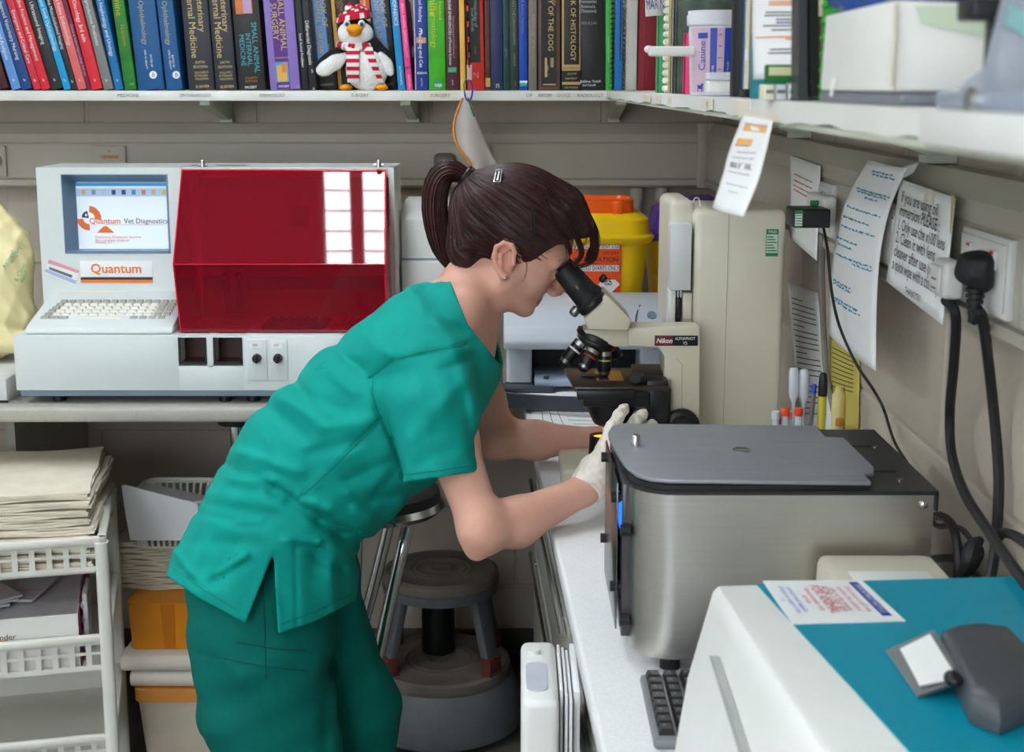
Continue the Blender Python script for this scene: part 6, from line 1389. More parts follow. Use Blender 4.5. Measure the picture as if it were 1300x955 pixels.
# stage
sz = P(730, 500, 2.27).z+.003
m = MB(); m.prism([(.103, 2.275, sz), (.262, 2.275, sz), (.262, 2.43, sz), (.092, 2.43, sz)], (0, 0, .008)); m.bevel(.003, 2, 60); st = m.build('stage', mat('stage_brown', (50, 42, 36), .35, var=.1), MS)
MB().bb((.108, 2.262, sz-.012), (.205, 2.277, sz+.004), .002).build('stage_edge', M_black, st)
q = P(768, 488, 2.34); MB().bb((q.x-.016, 2.32, sz+.0084), (q.x+.03, 2.395, sz+.0096)).build('glass_slide', mat('slide_glass', (120, 84, 80), .12, var=0), st)
sp_ = Vector((P(767, 486, 2.345).x, 2.345, sz+.0104)); MB().cyl(sp_, sp_+Vector((0, 0, .0008)), .0055).build('lit_specimen', mat('lit_orange', (255, 120, 50), .5, var=0, emit=2.2), st)
MB().bb((.118, 2.35, sz+.0085), (.165, 2.357, sz+.0125), .001).build('slide_clip', M_black, st)
m = MB(); m.bb((.196, 2.29, sz+.008), (.225, 2.33, sz+.020), .003); m.cyl((.206, 2.295, sz+.018), (.206, 2.275, sz+.022), .008); m.bb((.21, 2.33, sz+.008), (.262, 2.42, sz+.018), .003); m.build('slide_holder', M_black, st)
m = MB(); m.bb((.225, 2.285, sz-.055), (.262, 2.40, sz+.016), .004); m.bb((.24, 2.30, ZT+.03), (.268, 2.39, sz), .003); m.build('stage_carrier', M_black, MS)
m = MB(); m.bb((.120, 2.285, sz-.030), (.235, 2.40, sz-.0005), .004); m.build('condenser_carrier', M_black, MS)
m = MB(); m.lathe((.170, MYC-.01, sz-.075), [(.020, 0), (.030, .006), (.036, .018), (.041, .030), (.044, .046)], 32); m.build('condenser', M_black, MS)
c = P(755, 570, 2.36); lc = MB(); lc.lathe((c.x+.012, MYC-.005, ZT+.033), [(.026, 0), (.024, .006), (.0225, .03), (.022, .044), (.017, .044), (.0165, .040)], 28); lc.build('lamp_collector', M_black, MS)
MB().cyl((c.x+.012, MYC-.005, ZT+.070), (c.x+.012, MYC-.005, ZT+.0735), .0165).build('field_lens', mat('lens_glow', (255, 150, 60), .4, var=0, emit=1.4), MS)
for sgn in (-1, 1):
    y0 = MYN-.0005 if sgn < 0 else MYN+.0625; c = P(866, 541, 2.30)
    m = MB(); m.lathe((c.x, y0, c.z-.004), [(.030, 0), (.031, .004), (.031, .014), (.028, .017), (.020, .018), (.020, .026), (.018, .028), (0, .028)], 36, (0, sgn, 0)); k = m.build('focus_knob', M_black, MS)
    g = MB()
    for i in range(36): a = 2*math.pi*i/36; g.bb((c.x+.0308*math.cos(a)-.0008, min(y0+sgn*.004, y0+sgn*.014), c.z-.004+.0308*math.sin(a)-.0008), (c.x+.0308*math.cos(a)+.0008, max(y0+sgn*.004, y0+sgn*.014), c.z-.004+.0308*math.sin(a)+.0008))
    g.build('knurling', M_rub, k)
# ================================================================== tall cream instrument behind the microscope
M_cre = mat('cabinet_cream', (214, 208, 190), .4, var=.015)
TC = thing('laboratory_instrument', (.40, 2.52, ZT), 'tall plain cream instrument cabinet behind the microscope against the side wall', 'instrument')
m = MB(); m.bb((.319, 2.42, ZT+.0006), (.476, 2.64, 1.379), .012, 4); tc = m.build('casing', M_cre, TC)
x_ = P(922, 400, 2.42).x; MB().bb((x_-.0006, 2.4194, ZT+.02), (x_+.0006, 2.4206, 1.372)).build('seam', M_beid, tc)
m = MB(); m.bb((.279, 2.47, 1.15), (.325, 2.66, 1.392), .014, 4); m.build('upper_block', M_cre, TC)
MB().bb((.2765, 2.43, 1.237), (.314, 2.475, 1.354), .003, 2).build('front_door', mat('door_grey_white', (216, 218, 218), .4, var=.01), TC)
MB().bb((.276, 2.438, 1.150), (.2885, 2.472, 1.238), .002).build('side_plate', M_wht, TC)
m = MB(); m.bb((.290, 2.445, 1.190), (.300, 2.47, 1.222), .002).bb((.292, 2.447, 1.176), (.299, 2.468, 1.192), .001); m.build('syringe_valve', M_black, TC)
MB().bb((.2882, 2.446, 1.188), (.2898, 2.452, 1.218)).build('red_strip', R_r, TC)
for x in (.289, .294, .299): MB().cyl((x, 2.45, 1.222), (x, 2.45, 1.237), .0016, n=8).build('tubing', M_wht, TC)
MB().bb((.3015, 2.436, 1.178), (.3175, 2.472, 1.232), .002).build('valve_box', M_cre, TC)
MB().bb((.303, 2.4352, 1.181), (.314, 2.4362, 1.186)).build('valve_print', M_beid, TC)
a, b_ = P(972, 325.5, 2.419), P(988.5, 291, 2.419)
lb = MB().bb((a.x, 2.4185, a.z), (b_.x, 2.4198, b_.z)).build('pass_label', M_grn, TC)
MB().bb((a.x+.001, 2.4180, a.z+.006), (b_.x-.001, 2.4187, b_.z-.009)).build('label_field', mat('label_pale', (206, 222, 206), .5, var=0), lb)
text('PASS', lb, ((a.x+b_.x)/2, 2.4179, b_.z-.0045), (1, 0, 0), (0, 0, 1), .007, M_paper)
for k in range(6): MB().bb((a.x+.002, 2.4174, a.z+.009+.0048*k), (b_.x-.0025-.003*(k % 3), 2.4181, a.z+.011+.0048*k)).build('label_line', M_grn, lb)
for (px_, py_, s_) in ((884, 262, 1), (862, 284, .9)):
    c = P(px_, py_, 2.50); MB().tube([c+Vector((.006*math.cos(t)*s_, 0, .012*math.sin(t)*s_+.004)) for t in [-1.2+i*.36 for i in range(17)]], .0011, 5).build('wire_loop', M_wht, TC)
# ================================================================== tube rack with its contents
RX0, RX1, RY0, RY1, RZ = .408, .506, 2.06, 2.20, 1.040
RK2 = thing('tube_rack', (.457, 2.13, ZT), 'cream slotted test tube rack behind the steel centrifuge', 'rack')
m = MB(); m.bb((RX0, RY0, ZT+.0006), (RX1, RY1, ZT+.012), .002)
for i in range(8): m.bb((RX0+(RX1-RX0-.004)*i/7, RY0, ZT+.01), (RX0+(RX1-RX0-.004)*i/7+.004, RY1, RZ-.006))
m.build('rack_frame', M_cre, RK2)
m = MB()
for i in range(8): m.bb((RX0+(RX1-RX0-.004)*i/7, RY0, RZ-.007), (RX0+(RX1-RX0-.004)*i/7+.004, RY1, RZ))
for j in range(9): m.bb((RX0, RY0+(RY1-RY0-.003)*j/8, RZ-.0065), (RX1, RY0+(RY1-RY0-.003)*j/8+.003, RZ-.0005))
m.build('rack_grid', M_cre, RK2)
M_ptt = mat('pipette_plastic', (214, 222, 230), .25, var=.03, alpha=.72)
def slot(px_, Y): return P(px_, 540, Y).x
def pip(px_, yt, Y, lab_):
    tp = P(px_, yt, Y); bt = Vector((slot(px_+1.0, Y), Y, ZT+.03)); d = tp-bt; L = d.length
    t = thing('pipette', bt, lab_, 'pipette', 'plastic pipettes in the tube rack'); m = MB()
    m.lathe(bt, [(.0012, 0), (.0022, .02), (.0026, L-.058), (.0052, L-.050), (.0078, L-.044), (.0078, L-.008), (.006, L-.002), (0, L)], 16, d); m.build('bulb_and_stem', M_ptt, t)
pip(1008, 466, 2.11, 'clear plastic pipette nearer the cream cabinet'); pip(1021, 468, 2.11, 'clear plastic pipette beside the ballpoint pen')
PNb = thing('pen', (slot(1027, 2.10), 2.10, ZT+.03), 'silver grey ballpoint pen with a blue end in the tube rack', 'pen')
a, b_ = Vector((slot(1025, 2.10)-.002, 2.10, ZT+.03)), P(1034, 488, 2.10); d = b_-a; L = d.length
m = MB(); m.lathe(a, [(.001, 0), (.0035, .012), (.0037, L-.014)], 12, d); m.build('barrel', mat('pen_grey', (130, 126, 124), .3, .3), PNb); MB().lathe(a, [(.0039, L-.014), (.0042, L-.004), (.003, L)], 12, d).build('blue_cap', M_blue, PNb)
MK = thing('marker_pen', (slot(1042, 2.10), 2.10, ZT+.03), 'yellow marker pen with a black cap in the tube rack', 'pen')
a, b_ = Vector((slot(1042, 2.10), 2.10, ZT+.03)), P(1045.5, 473, 2.10); d = b_-a; L = d.length
MB().lathe(a, [(.004, 0), (.0066, .01), (.0066, L-.036)], 16, d).build('barrel', mat('marker_yellow', (206, 196, 70), .4, var=.05), MK); MB().lathe(a, [(.0068, L-.037), (.0074, L-.03), (.0066, L-.012), (.0052, L-.002), (.003, L)], 16, d).build('cap', M_black, MK)
MB().lathe(a, [(.0067, .052), (.0067, .058)], 16, d).build('green_band', M_grn, MK)
GT = 'capped sample tubes in the rack'
for (x, y, c, lab_) in ((992, 533, (130, 50, 30), 'sample tube with a brown cap in the tube rack'), (997, 523, (236, 80, 30), 'sample tube with an orange cap behind the brown one'), (1003.5, 527, (246, 130, 140), 'sample tube with a pink cap next to the first pipette'), (1014, 523, (226, 70, 30), 'sample tube with an orange red cap between the two pipettes'), (985, 527, (196, 200, 206), 'small clear vial at the cabinet end of the tube rack'), (1066, 536, (206, 130, 40), 'small amber bottle at the wall end of the tube rack')):
    Y = 2.10+.03*((x*7) % 3 - 1) if x < 1060 else 2.19; c0 = P(x, y, Y); t = thing('sample_tube', (c0.x, Y, ZT+.03), lab_, 'tube', GT); 
    MB().lathe((c0.x, Y, ZT+.02), [(.002, 0), (.0055, .006), (.0055, c0.z-ZT-.024)], 12).build('tube', M_ptt, t); MB().lathe((c0.x, Y, c0.z-.006), [(.0062, 0), (.0068, .002), (.0068, .010), (.0058, .012), (0, .0125)], 14).build('cap', cmat(c, .45), t)
VL = thing('vial', (P(1067, 500, 2.24).x, 2.24, ZT), 'tall pale yellow vial with a white label behind the tube rack', 'vial'); c0 = P(1066, 493, 2.24)
MB().lathe((c0.x, 2.24, ZT+.0006), [(.012, 0), (.012, c0.z-ZT-.012), (.007, c0.z-ZT-.004), (.007, c0.z-ZT+.002), (0, c0.z-ZT+.002)], 18).build('vial_body', mat('vial_yellow', (222, 206, 140), .3, var=.03), VL)
# ================================================================== steel centrifuge
M_brush = mat('brushed_steel', (206, 204, 198), .28, 1.0, var=.03, vscale=5, stretch=(1, 1, 60), bump=.12, bscale=40)
M_lid = mat('brushed_lid', (150, 152, 158), .45, .45, var=.06, vscale=8, stretch=(1, 30, 1))
CZ0, CZ1 = .945, 1.141
CF = thing('centrifuge', (.30, 1.65, ZT), 'brushed steel benchtop centrifuge with black top and grey lid', 'centrifuge')
cor_ = []
for i in range(9): a = math.pi+math.pi/2*i/8; cor_.append((.186+.048*math.cos(a), 1.556+.048*math.sin(a)))
foot_ = cor_+[(.4725, 1.508), (.4725, 1.786), (.150, 1.786)]
m = MB(); m.prism([Vector((x, y, CZ0)) for x, y in foot_], (0, 0, CZ1-CZ0)); m.build('casing', M_brush, CF)
tp = []
for i in range(9): a = math.pi+math.pi/2*i/8; tp.append((.184+.052*math.cos(a), 1.556+.052*math.sin(a)))
tp += [(.4765, 1.504), (.4765, 1.789), (.134, 1.789)]
m = MB(); m.prism([Vector((x, y, CZ1+.0004)) for x, y in tp], (0, 0, .0045)); m.bb((.4735, 1.504, CZ1-.018), (.4765, 1.789, CZ1+.004)); bt_ = m.build('black_deck', mat('deck_black', (40, 40, 42), .38, var=.08), CF)
m = MB(); gasket = [(x*.985+.3*.015, y*.985+1.65*.015) for x, y in tp[:9]]+[(.40, 1.512), (.40, 1.775), (.142, 1.775)]; m.prism([Vector((x, y, CZ1+.005)) for x, y in gasket], (0, 0, .0055)); m.build('lid_gasket', M_rub, CF)
lp = [PZ(x, y, 1.157) for x, y in ((790, 538), (1036, 541), (1048, 555), (1071, 556), (1109, 593), (1109, 600), (1097, 602), (1106, 612), (850, 609.5), (826, 607.5), (808, 602), (796, 593), (788, 583), (773, 556), (772, 549), (777, 541))]
m = MB(); m.prism([Vector((v.x, v.y, 1.1525)) for v in lp], (0, 0, .005)); m.bevel(.0012, 2, 50); ld = m.build('lid', M_lid, CF)
c = PZ(942, 571, 1.158); MB().lathe((c.x, c.y, 1.1572), [(.0115, 0), (.0115, .001), (.010, .0016), (.008, .0006), (0, .0006)], 28).build('lid_boss', M_chrome, ld)
c = PZ(807, 563, 1.16); MB().lathe((c.x, c.y, 1.1575), [(.0055, 0), (.0055, .012), (.0045, .0135), (0, .0135)], 20).build('lid_knob', M_chrome, ld)
for (x, y) in ((.445, 1.55), (.455, 1.70)): MB().cyl((x, y, CZ1+.0049), (x, y, CZ1+.006), .004, n=12).build('deck_screw', M_chrome, bt_)
for y in (1.585, 1.70): MB().bb((.405, y, CZ1+.0049), (.45, y+.006, CZ1+.0055)).build('deck_slot', M_black, bt_)
c = P(1173, 641, 1.507); MB().ell((c.x, 1.507, c.z), (.005, .003, .005), 14, 8).build('side_screw', M_chrome, CF)
fp = MB(); fp.bb((.1225, 1.575, .955), (.1245, 1.775, 1.135), .0006); fpo = fp.build('front_plate', mat('front_steel', (120, 122, 124), .25, 1.0, var=.05), CF)
MB().bb((.1285, 1.56, .952), (.139, 1.78, 1.138), .001).build('control_panel', mat('panel_smoke', (70, 66, 70), .2, var=.1), CF)
MB().bb((.1277, 1.575, 1.075), (.1287, 1.625, 1.112)).build('display', mat('display_blue', (40, 110, 255), .3, var=.1, vscale=90, emit=.9), CF)
for (y, z) in ((1.585, 1.115), (1.585, 1.005), (1.765, 1.115), (1.765, 1.005)):
    MB().cyl((.1165, y, z), (.1285, y, z), .0065, n=14).build('panel_bolt', M_black, CF)
MB().cyl((.1255, 1.552, 1.085), (.137, 1.552, 1.085), .007, n=14).build('panel_bolt', M_black, CF); MB().cyl((.1255, 1.552, .975), (.137, 1.552, .975), .007, n=14).build('panel_bolt', M_black, CF)
for (x, y) in ((.185, 1.545), (.44, 1.545), (.185, 1.75), (.44, 1.75)): MB().cyl((x, y, ZT+.0004), (x, y, CZ0+.001), .012, n=16).build('rubber_foot', M_rub, CF)
# ================================================================== teal topped machine, sticker, white device, keyboard
M_teal = mat('teal_panel', (0, 146, 172), .35, var=.03, vscale=6)
TH = math.radians(4.6); RT_ = Matrix.Rotation(TH, 3, 'Z'); TO = Vector((.194, 1.287, 0))
def tq(x, y, z): return TO+RT_@Vector((x, y, 0))+Vector((0, 0, z))   # x to the right, y negative towards the camera
TM = thing('laboratory_machine', (.36, 1.1, ZT), 'white benchtop machine with a teal top panel nearest the camera', 'machine')
LN, WD, TZ = .46, .31, 1.118
rings = []
for (z, gx, gy) in ((ZT+.004, .036, .004), (ZT+.10, .022, .004), (TZ-.022, .003, .002), (TZ-.008, .0, .0), (TZ-.002, -.004, -.003), (TZ, -.010, -.008)):
    rings.append([tq(-gx, gy, z), tq(WD, gy, z), tq(WD, -LN, z), tq(-gx, -LN, z)])
m = loft(rings); m.bevel(.006, 3, 30); m.build('casing', M_wht, TM)
MB().prism([tq(.041, -.006, TZ-.0005), tq(WD-.004, -.006, TZ-.0005), tq(WD-.004, -LN+.01, TZ-.0005), tq(.070, -LN+.01, TZ-.0005), tq(.058, -.25, TZ-.0005)], (0, 0, .0012)).build('teal_panel', M_teal, TM)
m = MB(); sl = [tq(-.0125, -.06, 1.07), tq(-.0125, -.075, 1.075), tq(-.024, -.40, 1.02), tq(-.024, -.40, 1.0)]; m.prism([q+Vector((-.003, 0, 0)) for q in sl], (.006, 0, 0)); m.build('side_slot', mat('slot_grey', (170, 172, 168), .5), TM)
for (x, y) in ((.03, -.03), (.28, -.03), (.03, -.42), (.28, -.42)): q = tq(x, y, 0); MB().cyl((q.x, q.y, ZT+.0004), (q.x, q.y, ZT+.006), .012).build('foot', M_rub, TM)
sk = [PZ(x, y, TZ+.001) for x, y in ((968, 738), (1094, 737), (1150, 789), (1006, 793))]
so_ = MB().prism([Vector((v.x, v.y, TZ+.0009)) for v in sk], (0, 0, .0005)).build('notice_sticker', M_paper, TM)
def skq(u, v): q = sk[0].lerp(sk[1], u).lerp(sk[3].lerp(sk[2], u), v); return Vector((q.x, q.y, TZ+.0017))
MB().pts([skq(.84, .06), skq(.93, .06), skq(.93, .88), skq(.84, .88)], [(0, 1, 2, 3)]).build('blue_band', M_blue, so_, smooth=False)
M_sred = mat('sticker_red', (214, 110, 116), .6, var=0); M_sblu = mat('sticker_blue', (130, 150, 216), .6, var=0)
for (s_, u, sz_, mm) in (('IMPORTANT NOTICE', .885, .008, M_paper), ('Only trained staff may', .77, .0075, M_sred), ('operate this analyser', .69, .0075, M_sred), ('refer to the manual', .61, .0075, M_sred), ('FOR USE BY', .53, .0125, M_sred), ('FOR ANIMAL', .45, .0125, M_sred), ('blood samples only', .36, .0075, M_sred), ('service', .29, .0075, M_sred), ('contact your supplier', .2, .0075, M_sblu), ('telephone support line', .13, .0075, M_sblu), ('ref', .06, .006, M_sblu)):
    ctr = skq(u, .48); text(s_, so_, ctr, (skq(u, 1)-skq(u, 0)), (skq(1, .5)-skq(0, .5)), sz_, mm, off=.0006, fit=.072)
SCN = thing('barcode_scanner', (.41, 1.10, TZ+.001), 'dark grey handheld device with a white face lying on the teal panel', 'scanner')
def zq_(x, y, z): return PZ(x, y, z)
rings = []
for (z, k) in ((TZ+.0015, 1.0), (TZ+.016, 1.0), (TZ+.024, .93), (TZ+.028, .8)):
    base_ = [PZ(x, y, TZ+.020) for x, y in ((1192, 806), (1212, 798), (1240, 795), (1280, 799), (1310, 830), (1330, 880), (1270, 905), (1232, 890), (1212, 850))]
    cc = sum(base_, Vector())/len(base_); rings.append([Vector((cc.x+(b.x-cc.x)*k, cc.y+(b.y-cc.y)*k, z)) for b in base_])
m = loft(rings); m.bevel(.002, 2, 40); m.build('scanner_body', mat('scanner_grey', (74, 78, 82), .4, var=.05), SCN)
pl_ = [PZ(x, y, z) for x, y, z in ((1124, 826, TZ+.004), (1186, 799, TZ+.022), (1224, 862, TZ+.020), (1164, 884, TZ+.003))]
m = MB(); m.prism(pl_, (.002, .003, -.0035)); m.build('scanner_flap', mat('flap_grey', (110, 112, 114), .4), SCN)
pw = [PZ(x, y, z) for x, y, z in ((1143, 825, TZ+.0105), (1181, 806, TZ+.0228), (1216, 862, TZ+.0195), (1168, 872, TZ+.0075))]
m = MB(); m.prism(pw, (-.0006, -.0008, .0012)); m.build('white_face', M_wht, SCN)
q = PZ(1210, 862, TZ+.022); MB().ell((q.x, q.y, TZ+.022), (.007, .010, .006), 14, 8).build('trigger', M_black, SCN)
DV = thing('laboratory_device', (.41, 1.44, ZT), 'low cream white device between the centrifuge and the teal topped machine', 'device')
m = loft([rrect(.402, 1.425, .068, .068, ZT+.0006, .012), rrect(.402, 1.425, .064, .064, 1.070, .012), rrect(.402, 1.425, .062, .062, 1.077, .012), rrect(.402, 1.425, .056, .056, 1.0785, .012)]); m.build('device_casing', M_cre, DV)
MB().bb((.36, 1.37, 1.0786), (.445, 1.43, 1.0794), .0003).build('top_panel', M_wht, DV)
KB = thing('keyboard', (.24, 1.42, ZT), 'black computer keyboard corner beside the centrifuge foot', 'keyboard')
kx0, kx1, ky0, ky1 = .1455, .325, 1.335, 1.499
MB().bb((kx0, ky0, ZT+.0006), (kx1, ky1, ZT+.012), .004, 3).build('keyboard_case', mat('keyboard_silver', (120, 122, 126), .4), KB)
kk = MB()
for r in range(8):
    for i in range(9):
        x = kx0+.006+i*.0192; y = ky1-.020-r*.0192
        if y < ky0+.005: continue
        g = MB(); z = ZT+.0115; w = .0172; g.pts([(x, y, z), (x+w, y, z), (x+w, y+w, z), (x, y+w, z), (x+.0025, y+.003, z+.007), (x+w-.0025, y+.003, z+.007), (x+w-.0025, y+w-.0015, z+.007), (x+.0025, y+w-.0015, z+.007)], [(0, 1, 5, 4), (1, 2, 6, 5), (2, 3, 7, 6), (3, 0, 4, 7), (4, 5, 6, 7)])
        o_ = g.build('key', M_black, KB, smooth=False)
        if r == 0 or i < 3: MB().pts([(x+.005, y+.009, z+.0072), (x+.0085, y+.009, z+.0072), (x+.0085, y+.0125, z+.0072), (x+.005, y+.0125, z+.0072)], [(0, 1, 2, 3)]).build('key_print', M_inkgrey, o_, smooth=False)
# white cards / boxes beside the dispenser
GW = 'thin white boxes wedged in front of the drawers'
for k, (x0, x1) in enumerate(((707, 711), (712.5, 716), (717.5, 721))):
    a, b_ = P(x0, 822, 1.84), P(x1, 822, 1.84); t = thing('card', (a.x, 1.75, .6), ('first', 'second', 'third')[k]+' thin white card standing beside the white dispenser', 'card', GW)
    MB().bb((a.x, 1.70-.01*k, .62), (a.x+.0036, 1.85, a.z-.004*k), .0006).build('card_sheet', M_paper, t)
a, b_ = P(722, 817, 1.86), P(736, 817, 1.86); t = thing('card_box', (a.x, 1.75, .6), 'white card box standing between dispenser and worktop edge', 'box'); 
MB().bb((.0535 if False else a.x+.0005, 1.70, .62), (a.x+.0085, 1.86, a.z), .001).build('carton', M_paper, t)
# ================================================================== the person
def skinmat():
    m = mat('skin', (214, 162, 142), .5, var=.05, vscale=30, sss=.12, bump=.05, bscale=300)
    nt = m.node_tree; b = nt.nodes['Principled BSDF']; src = b.inputs['Base Color'].links[0].from_socket
    tc = [n for n in nt.nodes if n.type == 'TEX_COORD'][0]
    v = nt.nodes.new('ShaderNodeTexVoronoi'); v.inputs['Scale'].default_value = 95; nt.links.new(tc.outputs['Object'], v.inputs['Vector'])
    r = nt.nodes.new('ShaderNodeValToRGB'); r.color_ramp.elements[0].position = .04; r.color_ramp.elements[1].position = .16; r.color_ramp.elements[0].color = (.28,)*3+(1,); r.color_ramp.elements[1].color = (0, 0, 0, 1)
    mx = nt.nodes.new('ShaderNodeMix'); mx.data_type = 'RGBA'; nt.links.new(v.outputs['Distance'], r.inputs['Fac']); nt.links.new(r.outputs['Color'], mx.inputs['Factor']); nt.links.new(src, mx.inputs[6]); mx.inputs[7].default_value = rgb((176, 110, 84)); nt.links.new(mx.outputs[2], b.inputs['Base Color']); return m
M_skin = skinmat(); M_lip = mat('lips', (190, 108, 104), .42, var=.04, sss=.1); M_blush = mat('skin_warm', (220, 160, 142), .48, var=.04, sss=.15)
M_scrub = mat('scrub_teal', (0, 148, 136), .78, var=.06, vscale=9, bump=.12, bscale=420, spec=.25)
M_trou = mat('trouser_green', (0, 104, 94), .82, var=.07, vscale=12, bump=.12, bscale=420, spec=.2)
M_glove = mat('latex_glove', (226, 216, 204), .5, var=.05, vscale=40, bump=.5, bscale=90, sss=.08)
M_hair = mat('dark_hair', (52, 27, 26), .5, var=.45, vscale=60, spec=.4)
M_hair2 = mat('hair_light', (82, 44, 38), .45, var=.2, vscale=60)
PE = thing('person', (-.38, 2.29, 0), 'person with dark ponytail in green scrubs bending over the microscope in gloves', 'person')
HY = 2.345
def H(x, y, dy=0.0, Y=HY): q = P(x, y, Y); q.y += dy; return q
def sc(Y): return Y/FPX/1.0
SH = sc(HY)
def hrc(a, b, ra, rb, dya=0, dyb=0, **k): return RC(H(*a, dya), H(*b, dyb), ra*SH, rb*SH, **k)
def rotpx(deg): return Matrix.Rotation(math.radians(deg), 3, 'Y')    # +deg turns right end down in the picture
skull_c, skull_r, skull_a = (657, 281), (82, 70), 20
def skull(extra, ky=.0745): return EL(H(*skull_c), ((skull_r[0]+extra)*SH, ky+extra*SH, (skull_r[1]+extra)*SH), rotpx(skull_a), k=.02)
G = []   # the body
G += [skull(-7)]
G += [EL(H(676, 326), (38*SH, .060, 46*SH), rotpx(35), k=.025), EL(H(662, 351), (33*SH, .055, 40*SH), rotpx(30), k=.025)]
G += [hrc((650, 356), (667, 387), 24, 11, k=.025, sy=(2.0, 1.7)), EL(H(667, 389), (9*SH, .017, 10*SH), k=.012)]
for s in (-1, 1):
    G += [hrc((640, 352), (664, 386), 12, 8, s*.052, s*.018, k=.025), EL(H(681, 350), (13*SH, .016, 14*SH), rotpx(30), k=.02)]
    G[-1].c[1] += s*.040
    G += [hrc((712, 326), (705, 330), 8, 6, s*.016, s*.042, k=.015)]
# nose
G += [hrc((707, 338), (709.5, 364), 4.5, 5.8, k=.008), EL(H(709.5, 369.5), (6.5*SH, .0085, 6.0*SH), k=.006), hrc((697, 367), (706, 370), 5.0, 5.0, k=.006, sy=1.8)]
for s in (-1, 1):
    G += [EL(H(702, 371.5, s*.0115), (6.5*SH, .0058, 4.8*SH), rotpx(20), k=.004), EL(H(703, 377, s*.008), (3.0*SH, .0036, 2.6*SH), k=.003, sub=True)]
    G += [EL(H(712, 343, s*.030), (9*SH, .0125, 7*SH), rotpx(55), k=.010, sub=True)]
    G += [EL(H(700.5, 344.5, s*.030), (8.6*SH, .0118, 8.6*SH), k=.004)]
    G += [hrc((700, 341), (708.5, 347.5), 3.2, 2.2, s*.030, s*.029, k=.004)]
# muzzle and lips
G += [EL(H(677, 376), (10*SH, .022, 12*SH), rotpx(35), k=.012), hrc((681.5, 379.0), (678, 376), 3.6, 2.2, 0, -.019, k=.004), hrc((681.5, 379.0), (678, 376), 3.6, 2.2, 0, .019, k=.004), hrc((675.0, 386.0), (671, 383), 3.9, 2.4, 0, -.016, k=.004), hrc((675.0, 386.0), (671, 383), 3.9, 2.4, 0, .016, k=.004)]
G += [hrc((684, 385.5), (672, 379), 1.2, .9, 0, -.024, k=.002, sub=True, sy=1.0), hrc((684, 385.5), (672, 379), 1.2, .9, 0, .024, k=.002, sub=True), hrc((682, 391.5), (679, 390.5), 3.0, 2.5, -.02, .02, k=.004, sub=True)]
# ears
for s in (-1, 1):
    y0 = s*.0705
    G += [EL(H(641, 322, s*.070), (13*SH, .0065, 20*SH), rotpx(-8), k=.006)]
    hel = [(639, 343), (631, 332), (628, 318), (631, 307), (640, 302), (650, 305), (654, 314)]
    for a, b in zip(hel, hel[1:]): G += [hrc(a, b, 3.0, 3.0, s*.079, s*.079, k=.004)]
    G += [hrc((637, 334), (636, 316), 2.4, 2.2, s*.078, s*.079, k=.004), hrc((636, 316), (646, 309), 2.2, 1.6, s*.079, s*.077, k=.004), EL(H(640, 343, s*.076), (5.5*SH, .0055, 5.5*SH), k=.004), EL(H(646, 322, s*.081), (6.0*SH, .0085, 8.5*SH), rotpx(-10), k=.004, sub=True), hrc((652, 318), (652, 328), 3.2, 3.0, s*.076, s*.077, k=.004)]
# neck, shoulders, trunk (inside the clothes)
TY_ = 2.29; ST_ = sc(TY_)
def T(x, y, dy=0.0): q = P(x, y, TY_); q.y += dy; return q
def trc(a, b, ra, rb, dya=0, dyb=0, **k): return RC(T(*a, dya), T(*b, dyb), ra*ST_, rb*ST_, **k)
G += [RC(T(582, 400, .02), H(616, 342), 50*ST_, 41*SH, k=.03), trc((560, 440), (545, 455), 60, 70, k=.04, sy=(1.5, 1.7)), trc((548, 452), (472, 537), 74, 90, k=.04, sy=(1.55, 1.2)), trc((472, 537), (407, 592), 88, 80, k=.04, sy=(1.2, 1.1)), trc((407, 592), (362, 662), 80, 70, k=.04, sy=(1.1, 1.2))]
for s in (-1, 1): G += [RC(T(590, 385, s*.03), T(558, 446, s*.13), .030, .040, k=.03)]
# legs (inside the trousers)
HIPN, HIPF = T(352, 700, -.06), T(372, 700, .06)
KN, KF = Vector((-.375, 2.19, .47)), Vector((-.29, 2.40, .47)); ANN, ANF = Vector((-.43, 2.18, .09)), Vector((-.335, 2.41, .09))
for h_, k_, a_ in ((HIPN, KN, ANN), (HIPF, KF, ANF)): G += [RC(h_, k_, .078, .050, k=.03), RC(k_, a_, .050, .034, k=.02), RC(a_-Vector((.02, 0, .045)), a_+Vector((.13, 0, -.055)), .033, .026, k=.02)]
# arms
def AP(x, y, Y): return P(x, y, Y)
SHN, ELN, WRN = AP(548, 470, 2.14), AP(612, 672, 1.985), AP(741, 623, 2.085)
SHF, ELF, WRF = AP(585, 452, 2.45), AP(630, 556, 2.43), AP(758, 558, 2.445)
def s_(px_, Y): return px_*Y/FPX
G += [RC(SHN, AP(571, 556, 2.075), s_(38, 2.1), s_(34, 2.07), k=.03), RC(AP(571, 556, 2.075), ELN, s_(34, 2.07), s_(28, 1.98), k=.025), RC(ELN, AP(656, 663, 2.03), s_(29, 1.98), s_(31, 2.03), k=.025), RC(AP(656, 663, 2.03), WRN, s_(31, 2.03), s_(19.5, 2.085), k=.02, sy=(1, .85)), RC(AP(612, 682, 1.985), AP(604.5, 700, 1.982), s_(22, 2), s_(11.5, 2), k=.02)]
G += [RC(SHF, AP(610, 510, 2.44), s_(36, 2.45), s_(30, 2.44), k=.03), RC(AP(610, 510, 2.44), ELF, s_(30, 2.44), s_(25, 2.43), k=.025), RC(ELF, AP(680, 559, 2.435), s_(26, 2.43), s_(24, 2.44), k=.025), RC(AP(680, 559, 2.435), WRF, s_(24, 2.44), s_(15, 2.445), k=.02)]
